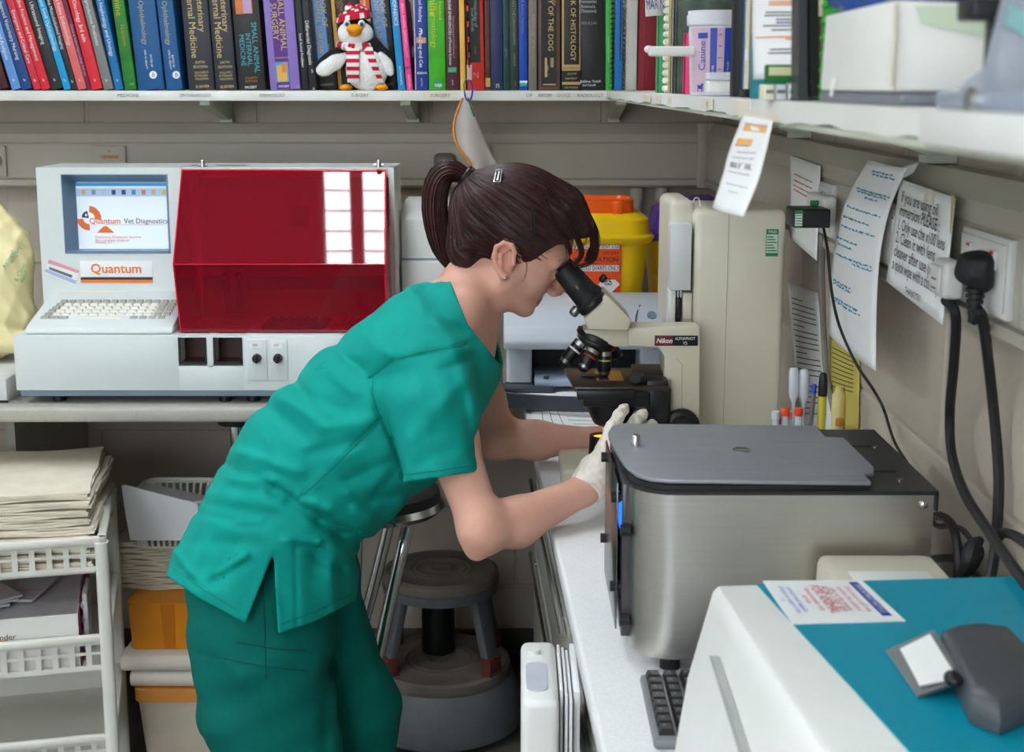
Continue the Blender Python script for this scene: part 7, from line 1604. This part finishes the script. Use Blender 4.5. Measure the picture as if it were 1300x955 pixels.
# hands: palm, four fingers and thumb, each finger three bones
def finger(pts, r0, r1, grow=0.0, k=.004):
    return [RC(pts[i], pts[i+1], r0+(r1-r0)*i/(len(pts)-1)+grow, r0+(r1-r0)*(i+1)/(len(pts)-1)+grow, k=k if i else .010) for i in range(len(pts)-1)]
def hand_near(g):
    L = [RC(WRN, AP(757, 600, 2.115), s_(18.5, 2.1)+g, s_(19, 2.1)+g, k=.015, sy=.9), RC(AP(757, 600, 2.115), AP(776, 568, 2.155), s_(18, 2.12)+g, s_(15, 2.15)+g, k=.015, sy=1.5), RC(AP(765, 592, 2.15), AP(787, 574, 2.19), s_(15, 2.15)+g, s_(13, 2.19)+g, k=.015)]
    L += finger([AP(770, 566, 2.150), AP(776, 545, 2.165), AP(785, 529, 2.185), AP(792.5, 519, 2.205)], .0108, .0078, g)
    L += finger([AP(781, 567, 2.175), AP(795, 549, 2.195), AP(806, 536, 2.215), AP(816, 526, 2.235)], .0110, .0080, g)
    L += finger([AP(789, 574, 2.195), AP(806, 557, 2.215), AP(818, 547, 2.235), AP(829, 539, 2.252)], .0104, .0076, g)
    L += finger([AP(794, 583, 2.210), AP(810, 570, 2.230), AP(820, 562, 2.245), AP(829, 556, 2.258)], .0094, .0068, g)
    L += finger([AP(757, 596, 2.150), AP(764, 574, 2.185), AP(775, 556, 2.215), AP(788, 545, 2.235)], .0125, .0085, g)
    return L
def hand_far(g):
    L = [RC(WRF, AP(790, 556, 2.450), s_(16, 2.45)+g, s_(16, 2.45)+g, k=.015), RC(AP(790, 556, 2.450), AP(815, 550, 2.450), s_(16, 2.45)+g, s_(14, 2.45)+g, k=.015, sy=.8)]
    for i, (dz, r0) in enumerate(((.020, .0100), (.007, .0102), (-.007, .0098), (-.019, .0086))):
        b0 = AP(816, 549, 2.450)+Vector((0, 0, dz)); L += finger([b0, b0+Vector((.030, -.004, .002)), b0+Vector((.052, -.014, 0)), b0+Vector((.064, -.026, -.002))], r0, r0*.76, g)
    b0 = AP(795, 548, 2.445)+Vector((0, 0, .012)); L += finger([b0, b0+Vector((.022, -.012, .016)), b0+Vector((.042, -.022, .014)), b0+Vector((.058, -.030, .008))], .0118, .0082, g)
    return L
G += hand_near(-.0022)+hand_far(-.0022)
vs, q = implicit(G, .0027); vs = relax(vs, q, 1, .4)
bo = np_mesh('body', vs, q, [M_skin, M_lip, M_blush], PE)
ce = vs[q].mean(1); mi = np.zeros(len(q), np.int32)
lipd = field([hrc((683, 379.5), (681, 378), 4.2, 2.6, 0, -.019), hrc((683, 379.5), (681, 378), 4.2, 2.6, 0, .019), hrc((676, 386.5), (674, 385), 4.4, 2.8, 0, -.016), hrc((676, 386.5), (674, 385), 4.4, 2.8, 0, .016)], ce)
mi[lipd < .0022] = 1
ux, uy = proj(ce); mi[(np.abs(ce[:, 1]-HY) > .072) & (ux > 622) & (ux < 660) & (uy > 296) & (uy < 352) & (ce[:, 2] > 1.2)] = 2
mi[(ux > 703) & (ux < 722) & (uy > 362) & (uy < 378) & (ce[:, 2] > 1.2)] = 2
bo.data.polygons.foreach_set('material_index', mi); bo.data.update()
# eyes, brows
for s in (-1, 1):
    c = H(700.5, 344.5, s*.030); MB().ell(c, (.0088, .0088, .0088), 20, 14).build('eye', mat('eye_white', (226, 218, 212), .2, var=0), PE)
    MB().ell(c+Vector((.0066, 0, -.0042)), (.0036, .0044, .0044), 14, 10).build('iris', mat('iris_brown', (58, 40, 30), .15, var=0), PE)
    g = MB()
    for k in range(9):
        f = k/8; a = H(706+3.5*f, 344+4*f, s*(.024+.012*f)); g.tube([a, a+Vector((.005, s*.001, -.0035)), a+Vector((.008, s*.002, -.0035))], [.0005, .0004, .0002], 4)
    g.build('eyelashes', M_black, PE)
    g = MB()
    for k in range(14):
        f = k/13; a = H(716.5-7*f, 326+1.5*f, s*(.014+.032*f)); g.tube([a, a+Vector((-.002, s*.006, .002))], [.0012, .0003], 4)
    g.build('eyebrow', M_hair, PE)
MB().ell(H(641, 345.5, -.0835), (.0022, .0018, .0022), 12, 8).build('earring', M_chrome, PE)
# gloves
def glove(prims, cuff_a, cuff_b, ra, rb, name='glove'):
    d_ = (Vector(cuff_b)-Vector(cuff_a)).normalized(); pl = np.array(cuff_b); nn = np.array(d_)
    def post(p, D):
        D = D + .0007*np.sin(p[:, 0]*330+p[:, 2]*240+2*np.sin(p[:, 1]*200)) + .0005*np.sin(p[:, 0]*150-p[:, 2]*520)
        return np.maximum(D, (p-pl)@nn)
    vs, q = implicit(prims+[RC(cuff_a, Vector(cuff_b)+d_*.02, ra, rb, k=.012, sy=.95)], .0024, post=post); return np_mesh(name, relax(vs, q, 1, .4), q, M_glove, PE)
gl_ = [p_ for p_ in hand_near(.0012)]; gl_[0] = RC(AP(748, 615, 2.095), AP(757, 600, 2.115), s_(20.5, 2.1), s_(20, 2.1), k=.015)
glove(gl_, AP(757, 598, 2.115), AP(742.5, 624, 2.085), s_(21, 2.1), s_(23.5, 2.09))
glove(hand_far(.0012), AP(788, 556, 2.450), AP(764, 558, 2.446), s_(17, 2.45), s_(18, 2.45))
# ------------------------------------------------------------------ scrub top
SL_A, SL_B = AP(540, 480, 2.125), AP(562, 628, 2.015)
torso = [trc((594, 392), (550, 452), 50, 89, k=.03, sy=(1.3, 1.62)), trc((550, 450), (474, 534), 90, 108, k=.03, sy=(1.62, 1.25)), trc((474, 534), (407, 592), 108, 103, k=.03, sy=(1.25, 1.15)), trc((407, 592), (362, 662), 103, 102, k=.04, sy=(1.15, 1.35)), trc((362, 662), (336, 745), 102, 120, k=.04, sy=(1.35, 1.3)), trc((336, 745), (322, 800), 120, 130, k=.04, sy=1.3)]
sl_n = [RC(AP(546, 462, 2.13), AP(551, 520, 2.075), s_(50, 2.13), s_(55, 2.1), k=.03, sy=(1.1, 1.0)), RC(AP(551, 520, 2.075), SL_B, s_(55, 2.075), s_(51, 2.015), k=.02, sy=(1.0, .95))]
SF_A, SF_B = AP(580, 452, 2.455), AP(603, 545, 2.455)
sl_f = [RC(SF_A, SF_B, s_(44, 2.45), s_(38, 2.45), k=.03)]
CRE = [  # crease lines in the cloth: (x0, y0, x1, y1, width, depth) depth>0 valley, <0 ridge
 (487, 530, 377, 637, 3.0, .0022), (470, 480, 500, 458, 2.5, .0020), (500, 458, 592, 438, 2.5, .0018), (470, 480, 478, 520, 2.5, .0022), (478, 520, 498, 560, 3, .003), (498, 560, 512, 606, 3, .003),
 (290, 592, 372, 628, 8, .0050), (300, 572, 380, 600, 8, -.0040), (334, 512, 388, 556, 9, .0045), (352, 500, 410, 542, 8, -.0035), (262, 640, 350, 655, 8, .0035), (392, 650, 462, 690, 12, .0022), (400, 636, 470, 662, 10, -.0035), (380, 690, 460, 712, 9, .0040), (250, 690, 330, 690, 10, .0025),
 (452, 690, 456, 760, 8, .0035), (420, 700, 424, 790, 8, -.0030), (375, 690, 377, 800, 3, .0016), (395, 575, 455, 560, 9, .0040), (410, 545, 470, 535, 9, -.0030), (440, 610, 500, 585, 9, .0035), (430, 440, 470, 480, 10, .0035), (455, 420, 490, 450, 9, -.0025), (380, 500, 440, 520, 9, .0025), (520, 560, 590, 480, 12, -.0030), (530, 590, 590, 560, 10, .0022), (505, 470, 560, 500, 12, .0025), (575, 440, 600, 520, 9, -.0025), (540, 370, 590, 385, 9, .0028), (520, 390, 570, 410, 8, -.0022), (440, 640, 540, 622, 9, .0030), (270, 740, 300, 690, 9, .0030), (240, 730, 262, 690, 8, -.0030), (500, 600, 470, 640, 8, .003), (340, 560, 300, 640, 12, -.0025)]
CRE += [(298, 621, 343, 627, 8, .0032), (343, 627, 369, 636, 8, .0032), (369, 636, 405, 660, 7, .0040), (405, 660, 431, 678, 8, .0045), (431, 678, 460, 684, 9, .0050), (292, 606, 346, 610, 7, -.0040), (346, 610, 378, 628, 6, -.0045), (378, 634, 417, 648, 7, -.0035), (417, 648, 455, 672, 8, -.0050), (363, 686, 405, 689, 6, -.0040), (405, 689, 440, 706, 7, -.0040), (399, 708, 436, 722, 6, .0040), (277, 728, 313, 704, 5, -.0030), (270, 738, 312, 716, 5, .0030), (230, 722, 251, 746, 5, .0025), (222, 700, 240, 728, 5, -.0025), (393, 622, 437, 578, 6, -.0030), (440, 625, 454, 642, 6, -.0030), (248, 650, 300, 662, 6, .0025), (300, 662, 332, 660, 5, -.0025), (330, 540, 352, 590, 8, -.0030), (372, 480, 400, 520, 7, .0030), (415, 470, 450, 500, 7, -.0030), (436, 455, 462, 470, 6, .0030), (540, 365, 572, 352, 5, .0025), (545, 395, 590, 420, 6, .0022), (520, 365, 560, 410, 7, -.002), (560, 470, 598, 455, 6, .0025), (530, 480, 545, 540, 8, -.0025), (590, 500, 600, 580, 7, .0025)]
def folds(p, D, amp=1.6):
    ux, uy = proj(p)
    for (x0, y0, x1, y1, w, a) in CRE:
        dx, dy = x1-x0, y1-y0; L2 = dx*dx+dy*dy; t = ((ux-x0)*dx+(uy-y0)*dy)/L2; tc = np.clip(t, 0, 1)
        dd = (ux-x0-tc*dx)**2+(uy-y0-tc*dy)**2
        D = D + amp*a*np.exp(-dd/(w*w))*np.where((t < 0) | (t > 1), .8, 1.0)
    s1 = ux*.045+uy*.075; s2 = ux*.08-uy*.03
    D = D + amp*.0011*np.sin(s1+1.6*np.sin(s2*.7+p[:, 1]*14)) + amp*.0008*np.sin(s2*1.3+1.2*np.sin(s1*.6)+p[:, 1]*30)
    return D
HEM = ((150, 700), (205, 727), (250, 758), (312, 792), (330, 800), (352, 805), (400, 789), (462, 757), (520, 730))
def toppost(p, D):
    D = folds(p, D); D = np.maximum(D, -(D+.0075))
    pn = p.copy(); pn[:, 1] = np.where(p[:, 1] > TY_, 2*TY_-p[:, 1], p[:, 1]); uxr, uyr = proj(p); ux, uy = proj(pn)
    hv = np.interp(ux, [h[0] for h in HEM], [h[1] for h in HEM])
    D = np.maximum(D, np.where(p[:, 2] < 1.05, (uy-hv)*ST_*.8, -1))
    # side slits
    ax_, ay_ = 347, 702
    fl = ((ux-ax_)*(792-ay_)-(uy-ay_)*(312-ax_))/97.0; fr = ((ux-ax_)*(805-ay_)-(uy-ay_)*(353-ax_))/103.0
    wdg = np.maximum(np.maximum(-fl, fr), ay_-uy)*ST_*.8
    D = np.maximum(D, -np.where(np.abs(p[:, 1]-TY_) > .06, wdg, 1))
    # sleeve hems
    a, b = np.array(SL_B), np.array(SL_B-SL_A)
    ux, uy = uxr, uyr; hemn = (uy-(613+(ux-510)*(598-613)/102.0))*s_(1, 2.05)*.9
    D = np.maximum(D, np.where((p[:, 1] < 2.125) & (ux > 500) & (uy > 560), hemn, -1))
    nf = np.array((AP(605, 530, 2.455)-SF_A).normalized()); hemf = (p-np.array(AP(613, 515, 2.455)))@nf
    D = np.maximum(D, np.where((p[:, 1] > 2.36) & (ux > 575), hemf, -1))
    return D
neck_hole = [RC(T(603, 366, .02), T(680, 332, .02), 45*ST_, 60*ST_, k=.004, sub=True, sy=1.15), RC(T(612, 395), T(640, 450), 18*ST_, 10*ST_, k=.004, sub=True)]
def top_mesh():
    def post(p, D):
        D = toppost(p, D); pn = p.copy(); pn[:, 1] = np.where(p[:, 1] > TY_, 2*TY_-p[:, 1], p[:, 1]); ux, uy = proj(pn)
        lx = np.interp(uy, [300, 325, 352, 385, 412, 440, 470], [560, 563, 570, 583, 594, 616, 640]); D = np.where(uy < 462, np.maximum(D, (ux-lx)*ST_*.9), D)
        N = field([RC(q_.a, q_.b, q_.ra, q_.rb, sy=(q_.s0, q_.s1)) for q_ in neck_hole], p); return np.maximum(D, -N)
    vs, q = implicit(torso+sl_n+sl_f, .0034, post=post); return vs, q
vs, q = top_mesh(); vs = relax(vs, q, 1, .35); TOPO = np_mesh('scrub_top', vs, q, M_scrub, PE)
# stitched hems: thin darker lines along the hem, sleeve hem and slit
TOPV = vs
def on_cloth(x, y, V_, lift=.0008):
    r_ = np.array(ray(x, y)); o = np.array((0, 0, CAMZ)); w = V_-o; t_ = (w@r_)/(r_@r_); ds = np.linalg.norm(w-t_[:, None]*r_, axis=1); k = np.where(ds < max(.004, ds.min()+.001))[0]; i = k[np.argmin(t_[k])]
    return Vector(o+r_*(t_[i]))-Vector(r_).normalized()*lift
def stitch(pts_, par, V_, m, nm='stitching', r=.0007):
    path = []
    for (x0, y0), (x1, y1) in zip(pts_, pts_[1:]):
        n = max(2, int(math.hypot(x1-x0, y1-y0)/7))
        for k in range(n): path.append(on_cloth(x0+(x1-x0)*k/n, y0+(y1-y0)*k/n, V_))
    return MB().tube(path, r, 4).build(nm, m, par)
M_stitch = mat('scrub_seam', (0, 116, 104), .8, var=0)
stitch([(512, 603), (560, 597), (608, 590)], TOPO, TOPV, M_stitch); stitch([(220, 722), (250, 744), (306, 778)], TOPO, TOPV, M_stitch); stitch([(358, 792), (400, 777), (452, 752)], TOPO, TOPV, M_stitch)
stitch([(486, 531), (440, 577), (380, 634)], TOPO, TOPV, M_stitch); stitch([(588, 440), (540, 446), (500, 457), (474, 476), (472, 500), (482, 530), (498, 566), (508, 600)], TOPO, TOPV, M_stitch)
# ------------------------------------------------------------------ trousers
tr = [trc((362, 672), (354, 700), 78, 84, k=.03, sy=1.25), RC(T(330, 722, -.050), T(343, 800, -.070), 90*ST_, 88*ST_, k=.03, sy=1.1), RC(T(343, 800, -.070), T(350, 870, -.080), 88*ST_, 86*ST_, k=.03), RC(T(350, 870, -.080), KN, 86*ST_, .084, k=.03), RC(KN, ANN+Vector((0, 0, -.03)), .086, .074, k=.03), RC(T(376, 712, .06), T(400, 840, .09), 74*ST_, 64*ST_, k=.03), RC(T(400, 840, .09), KF, 64*ST_, .080, k=.03), RC(KF, ANF+Vector((0, 0, -.03)), .084, .072, k=.03)]
TRC = [(430, 770, 440, 800, 8, .004), (440, 800, 418, 850, 8, .006), (418, 850, 412, 950, 9, .006), (455, 770, 480, 860, 9, -.004), (330, 700, 334, 880, 2.5, .0016), (255, 830, 400, 852, 2.2, .0018), (255, 830, 258, 950, 2.2, .0016), (250, 800, 300, 860, 14, -.003), (300, 815, 395, 826, 2.2, .0014), (360, 800, 420, 830, 12, .003)]
def trpost(p, D):
    ux, uy = proj(p)
    for (x0, y0, x1, y1, w, a) in TRC:
        dx, dy = x1-x0, y1-y0; t = np.clip(((ux-x0)*dx+(uy-y0)*dy)/(dx*dx+dy*dy), 0, 1); D = D + a*np.exp(-((ux-x0-t*dx)**2+(uy-y0-t*dy)**2)/(w*w))
    D = D + .0016*np.sin(p[:, 2]*38+p[:, 0]*25+2*np.sin(p[:, 1]*22)) + .0012*np.sin(p[:, 2]*85-p[:, 0]*40)
    D = np.maximum(D, -(D+.009)); D = np.maximum(D, .045-p[:, 2]); return np.maximum(D, p[:, 2]-.90)
vs, q = implicit(tr, .0045, post=trpost); vs = relax(vs, q, 1, .35); TRO = np_mesh('trousers', vs, q, M_trou, PE)
M_tst = mat('trouser_seam', (0, 70, 64), .85, var=0); stitch([(333, 720), (336, 790), (338, 870)], TRO, vs, M_tst); stitch([(262, 832), (330, 846), (398, 853)], TRO, vs, M_tst); stitch([(300, 816), (350, 824), (396, 827)], TRO, vs, M_tst)
for a_ in (ANN, ANF):
    m = MB(); pr = [RC(a_+Vector((-.035, 0, -.052)), a_+Vector((.14, 0, -.058)), .040, .034, k=.02), EL(a_+Vector((.0, 0, -.04)), (.06, .042, .04), k=.03)]
    vs, q = implicit(pr, .005, post=lambda p, D: np.maximum(D, .001-p[:, 2])); np_mesh('shoe', vs, q, M_white if False else mat('shoe_white', (214, 212, 206), .5, var=.03), PE)
# ------------------------------------------------------------------ hair
HL = ((540, 356), (572, 356), (596, 360), (612, 352), (625, 338), (624, 318), (629, 302), (640, 296), (652, 299), (659, 312), (664, 330), (669, 336), (676, 326), (690, 315), (706, 306), (716, 306), (724, 300), (770, 300))
TIE = H(596, 229)
hl_x = [h[0] for h in HL]; hl_y = [h[1] for h in HL]
tie_np = np.array(TIE); fwd_ = np.array((H(735, 305)-TIE).normalized()); yv = np.array((0, 1, 0)); upn = np.cross(fwd_, yv)
def hairpost(p, D):
    # grooves that fan out from the tie
    w = p-tie_np; ang = np.arctan2(w@upn, w[:, 1]); r = np.linalg.norm(w, axis=1)
    D = D + .0006*np.sin(ang*46+3*np.sin(ang*7+r*20)) + .0004*np.sin(ang*110+r*30)
    ux = 650+FPX*p[:, 0]/(HY*CP-(p[:, 2]-CAMZ)*SP); uy = 432.5-FPX*(HY*SP+(p[:, 2]-CAMZ)*CP)/(HY*CP-(p[:, 2]-CAMZ)*SP)
    hv = np.interp(ux, hl_x, hl_y)
    mid = np.clip((np.abs(p[:, 1]-HY)-.03)/.03, 0, 1); hv = np.where(ux < 630, hv, hv)
    return np.maximum(D, (uy-hv)*SH*.8)
hp_ = [skull(2.5, .0765), hrc((606, 262), (590, 318), 30, 18, k=.03, sy=(1.6, 2.2)), hrc((588, 312), (598, 350), 20, 13, k=.02, sy=(2.2, 2.6)), hrc((720, 262), (735, 288), 22, 18, k=.03, sy=(2.0, 1.8)), hrc((622, 244), (605, 233), 20, 8, k=.025)]
vs, q = implicit(hp_, .0026, post=hairpost); vs = relax(vs, q, 1, .3); HA = np_mesh('hair', vs, q, M_hair, PE); HV = vs
# strands on the cap that run from the hairline to the tie
def snap(x, y, dy):   # point of the hair surface at picture position (x, y) on the near (-1) or far (+1) side
    return None
scn = np.array(H(*skull_c)); rs = np.random.default_rng(3)
def strandset(n, m, nm, rad, seed):
    r_ = np.random.default_rng(seed); g = MB()
    nearv = HV
    for _ in range(n):
        v0 = nearv[r_.integers(len(nearv))]; w = v0-tie_np
        if np.linalg.norm(w) < .03: continue
        pts = []; N = 9; d0 = v0-scn; d1 = tie_np-scn; l0, l1 = np.linalg.norm(d0), np.linalg.norm(d1)
        f0, f1 = r_.uniform(0, .3), r_.uniform(.7, .98)
        for k in range(N+1):
            f = f0+(f1-f0)*k/N; u = d0/l0*(1-f)+d1/l1*f; u /= np.linalg.norm(u)
            # march out to the cap
            c = scn+u*np.linspace(.05, .14, 46)[:, None]; Dc = field(hp_, c); i = np.argmax(Dc > 0); pts.append(Vector(c[i]+u*(.0003-Dc[i])))
        g.tube(pts, [rad*.4]+[rad]*(N-1)+[rad*.4], 4, False)
    return g.build(nm, m, HA)
strandset(1000, M_hair, 'hair_strands', .00055, 5); strandset(220, M_hair2, 'hair_strands', .0004, 6)
# fringe and loose side strands
def lock(g, pts_, r0, n, spread, seed):
    r_ = random.Random(seed)
    for i in range(n):
        o = Vector((r_.gauss(0, 1)*spread*.5, r_.gauss(0, 1)*spread, r_.gauss(0, 1)*spread*.5)); pp_ = [H(x, y, dy)+o*(.4+.6*k/len(pts_)) for k, (x, y, dy) in enumerate(pts_)]
        pp_ = bez(pp_, 4); m_ = len(pp_); g.tube(pp_, [r0*(1-.75*(k/(m_-1))**2) for k in range(m_)], 5, False)
g = MB()
lock(g, [(690, 222, -.03), (725, 250, -.035), (747, 285, -.03), (753, 310, -.028), (745, 329, -.03)], .0011, 80, .006, 1)
lock(g, [(690, 220, .0), (728, 245, .0), (752, 285, .0), (757, 310, .0), (750, 330, -.004)], .0011, 80, .007, 2)
lock(g, [(690, 230, -.05), (715, 262, -.058), (730, 295, -.052), (737, 318, -.046), (728, 333, -.042)], .0011, 60, .005, 3)
lock(g, [(690, 222, .03), (725, 250, .035), (750, 285, .03), (755, 310, .028), (748, 328, .03)], .0012, 60, .006, 4)
lock(g, [(680, 232, -.064), (700, 270, -.068), (716, 300, -.058), (722, 318, -.05)], .0010, 50, .004, 5)
lock(g, [(735, 270, -.02), (752, 300, -.022), (756, 322, -.026), (742, 334, -.03), (722, 336, -.034)], .0006, 26, .004, 8)
g.build('fringe', M_hair, HA)
g = MB()
lock(g, [(664, 312, -.0735), (668, 328, -.0700), (667, 342, -.0680), (661, 352, -.0675)], .00018, 5, .0025, 6)
lock(g, [(604, 340, -.052), (606, 352, -.052), (606, 364, -.050)], .0004, 14, .007, 9)
g.build('loose_strands', M_hair, HA)
# ponytail
pc_ = bez([H(602, 232), H(590, 223), H(573, 217), H(560, 224), H(553, 242), H(552, 268), H(556, 296), H(562, 320), H(569, 338)], 5)
rr_ = [7, 10, 15, 16.5, 16.5, 16.5, 15.5, 12, 5]
def rad_at(f): return np.interp(f, np.linspace(0, 1, 9), rr_)*SH
g = MB(); n_ = len(pc_); g.tube(pc_, [rad_at(i/(n_-1))*.86 for i in range(n_)], 14, True, flat=1.0); PT = g.build('ponytail', M_hair, PE)
g = MB(); g2 = MB(); r_ = random.Random(12)
for i in range(650):
    th = r_.uniform(0, 6.283); rad = math.sqrt(r_.uniform(.35, 1.0)); f1 = min(1, r_.uniform(.80, 1.06)); pts = []
    for k in range(14):
        f = f1*k/13; idx = f*(n_-1); j = min(int(idx), n_-2); c = pc_[j].lerp(pc_[j+1], idx-j); d = (pc_[min(j+1, n_-1)]-pc_[max(j-1, 0)]).normalized(); sx2 = Vector((0, 1, 0)); nx = d.cross(sx2).normalized()
        R2 = rad_at(f)*rad; pts.append(c+(sx2*math.cos(th+f*.5)+nx*math.sin(th+f*.5))*R2)
    (g if i % 5 else g2).tube(pts, [.0007]*10+[.0006, .0005, .0004, .0002], 4, False)
g.build('hair_strands', M_hair, PT); g2.build('hair_strands', M_hair2, PT)
dT = (H(606, 234)-H(590, 222)).normalized(); sT, uT, _ = frame(dT, (0, 1, 0)); cT = H(593, 225); g = MB()
for o_ in (-.004, .0, .004): g.tube([cT+dT*o_+(sT*math.cos(t)+uT*math.sin(t))*.0150 for t in [2*math.pi*i/24 for i in range(25)]], .0044, 8, False)
g.build('hair_tie', M_black, PE)
# clips
def on_hair(x, y, lift=.001): return on_cloth(x, y, HV, lift)
g = MB()
for (a, b) in (((627, 231), (630, 216)), ((635, 231), (637, 216)), ((630, 216), (637, 216)), ((627, 231), (635, 231)), ((631.5, 229), (633.5, 218))): g.tube([on_hair(*a, .003), on_hair((a[0]+b[0])/2, (a[1]+b[1])/2, .0035), on_hair(*b, .003)], .0014, 6)
g.build('hair_clip', M_chrome, PE, label='silver snap clip')
g = MB()
for dx in (0, 3.2): g.tube([on_hair(675+dx, 266, .003), on_hair(675.5+dx, 285, .0035), on_hair(676+dx, 303, .003)], .0012, 6)
g.build('hair_clip', M_black, PE, label='black hair slide')
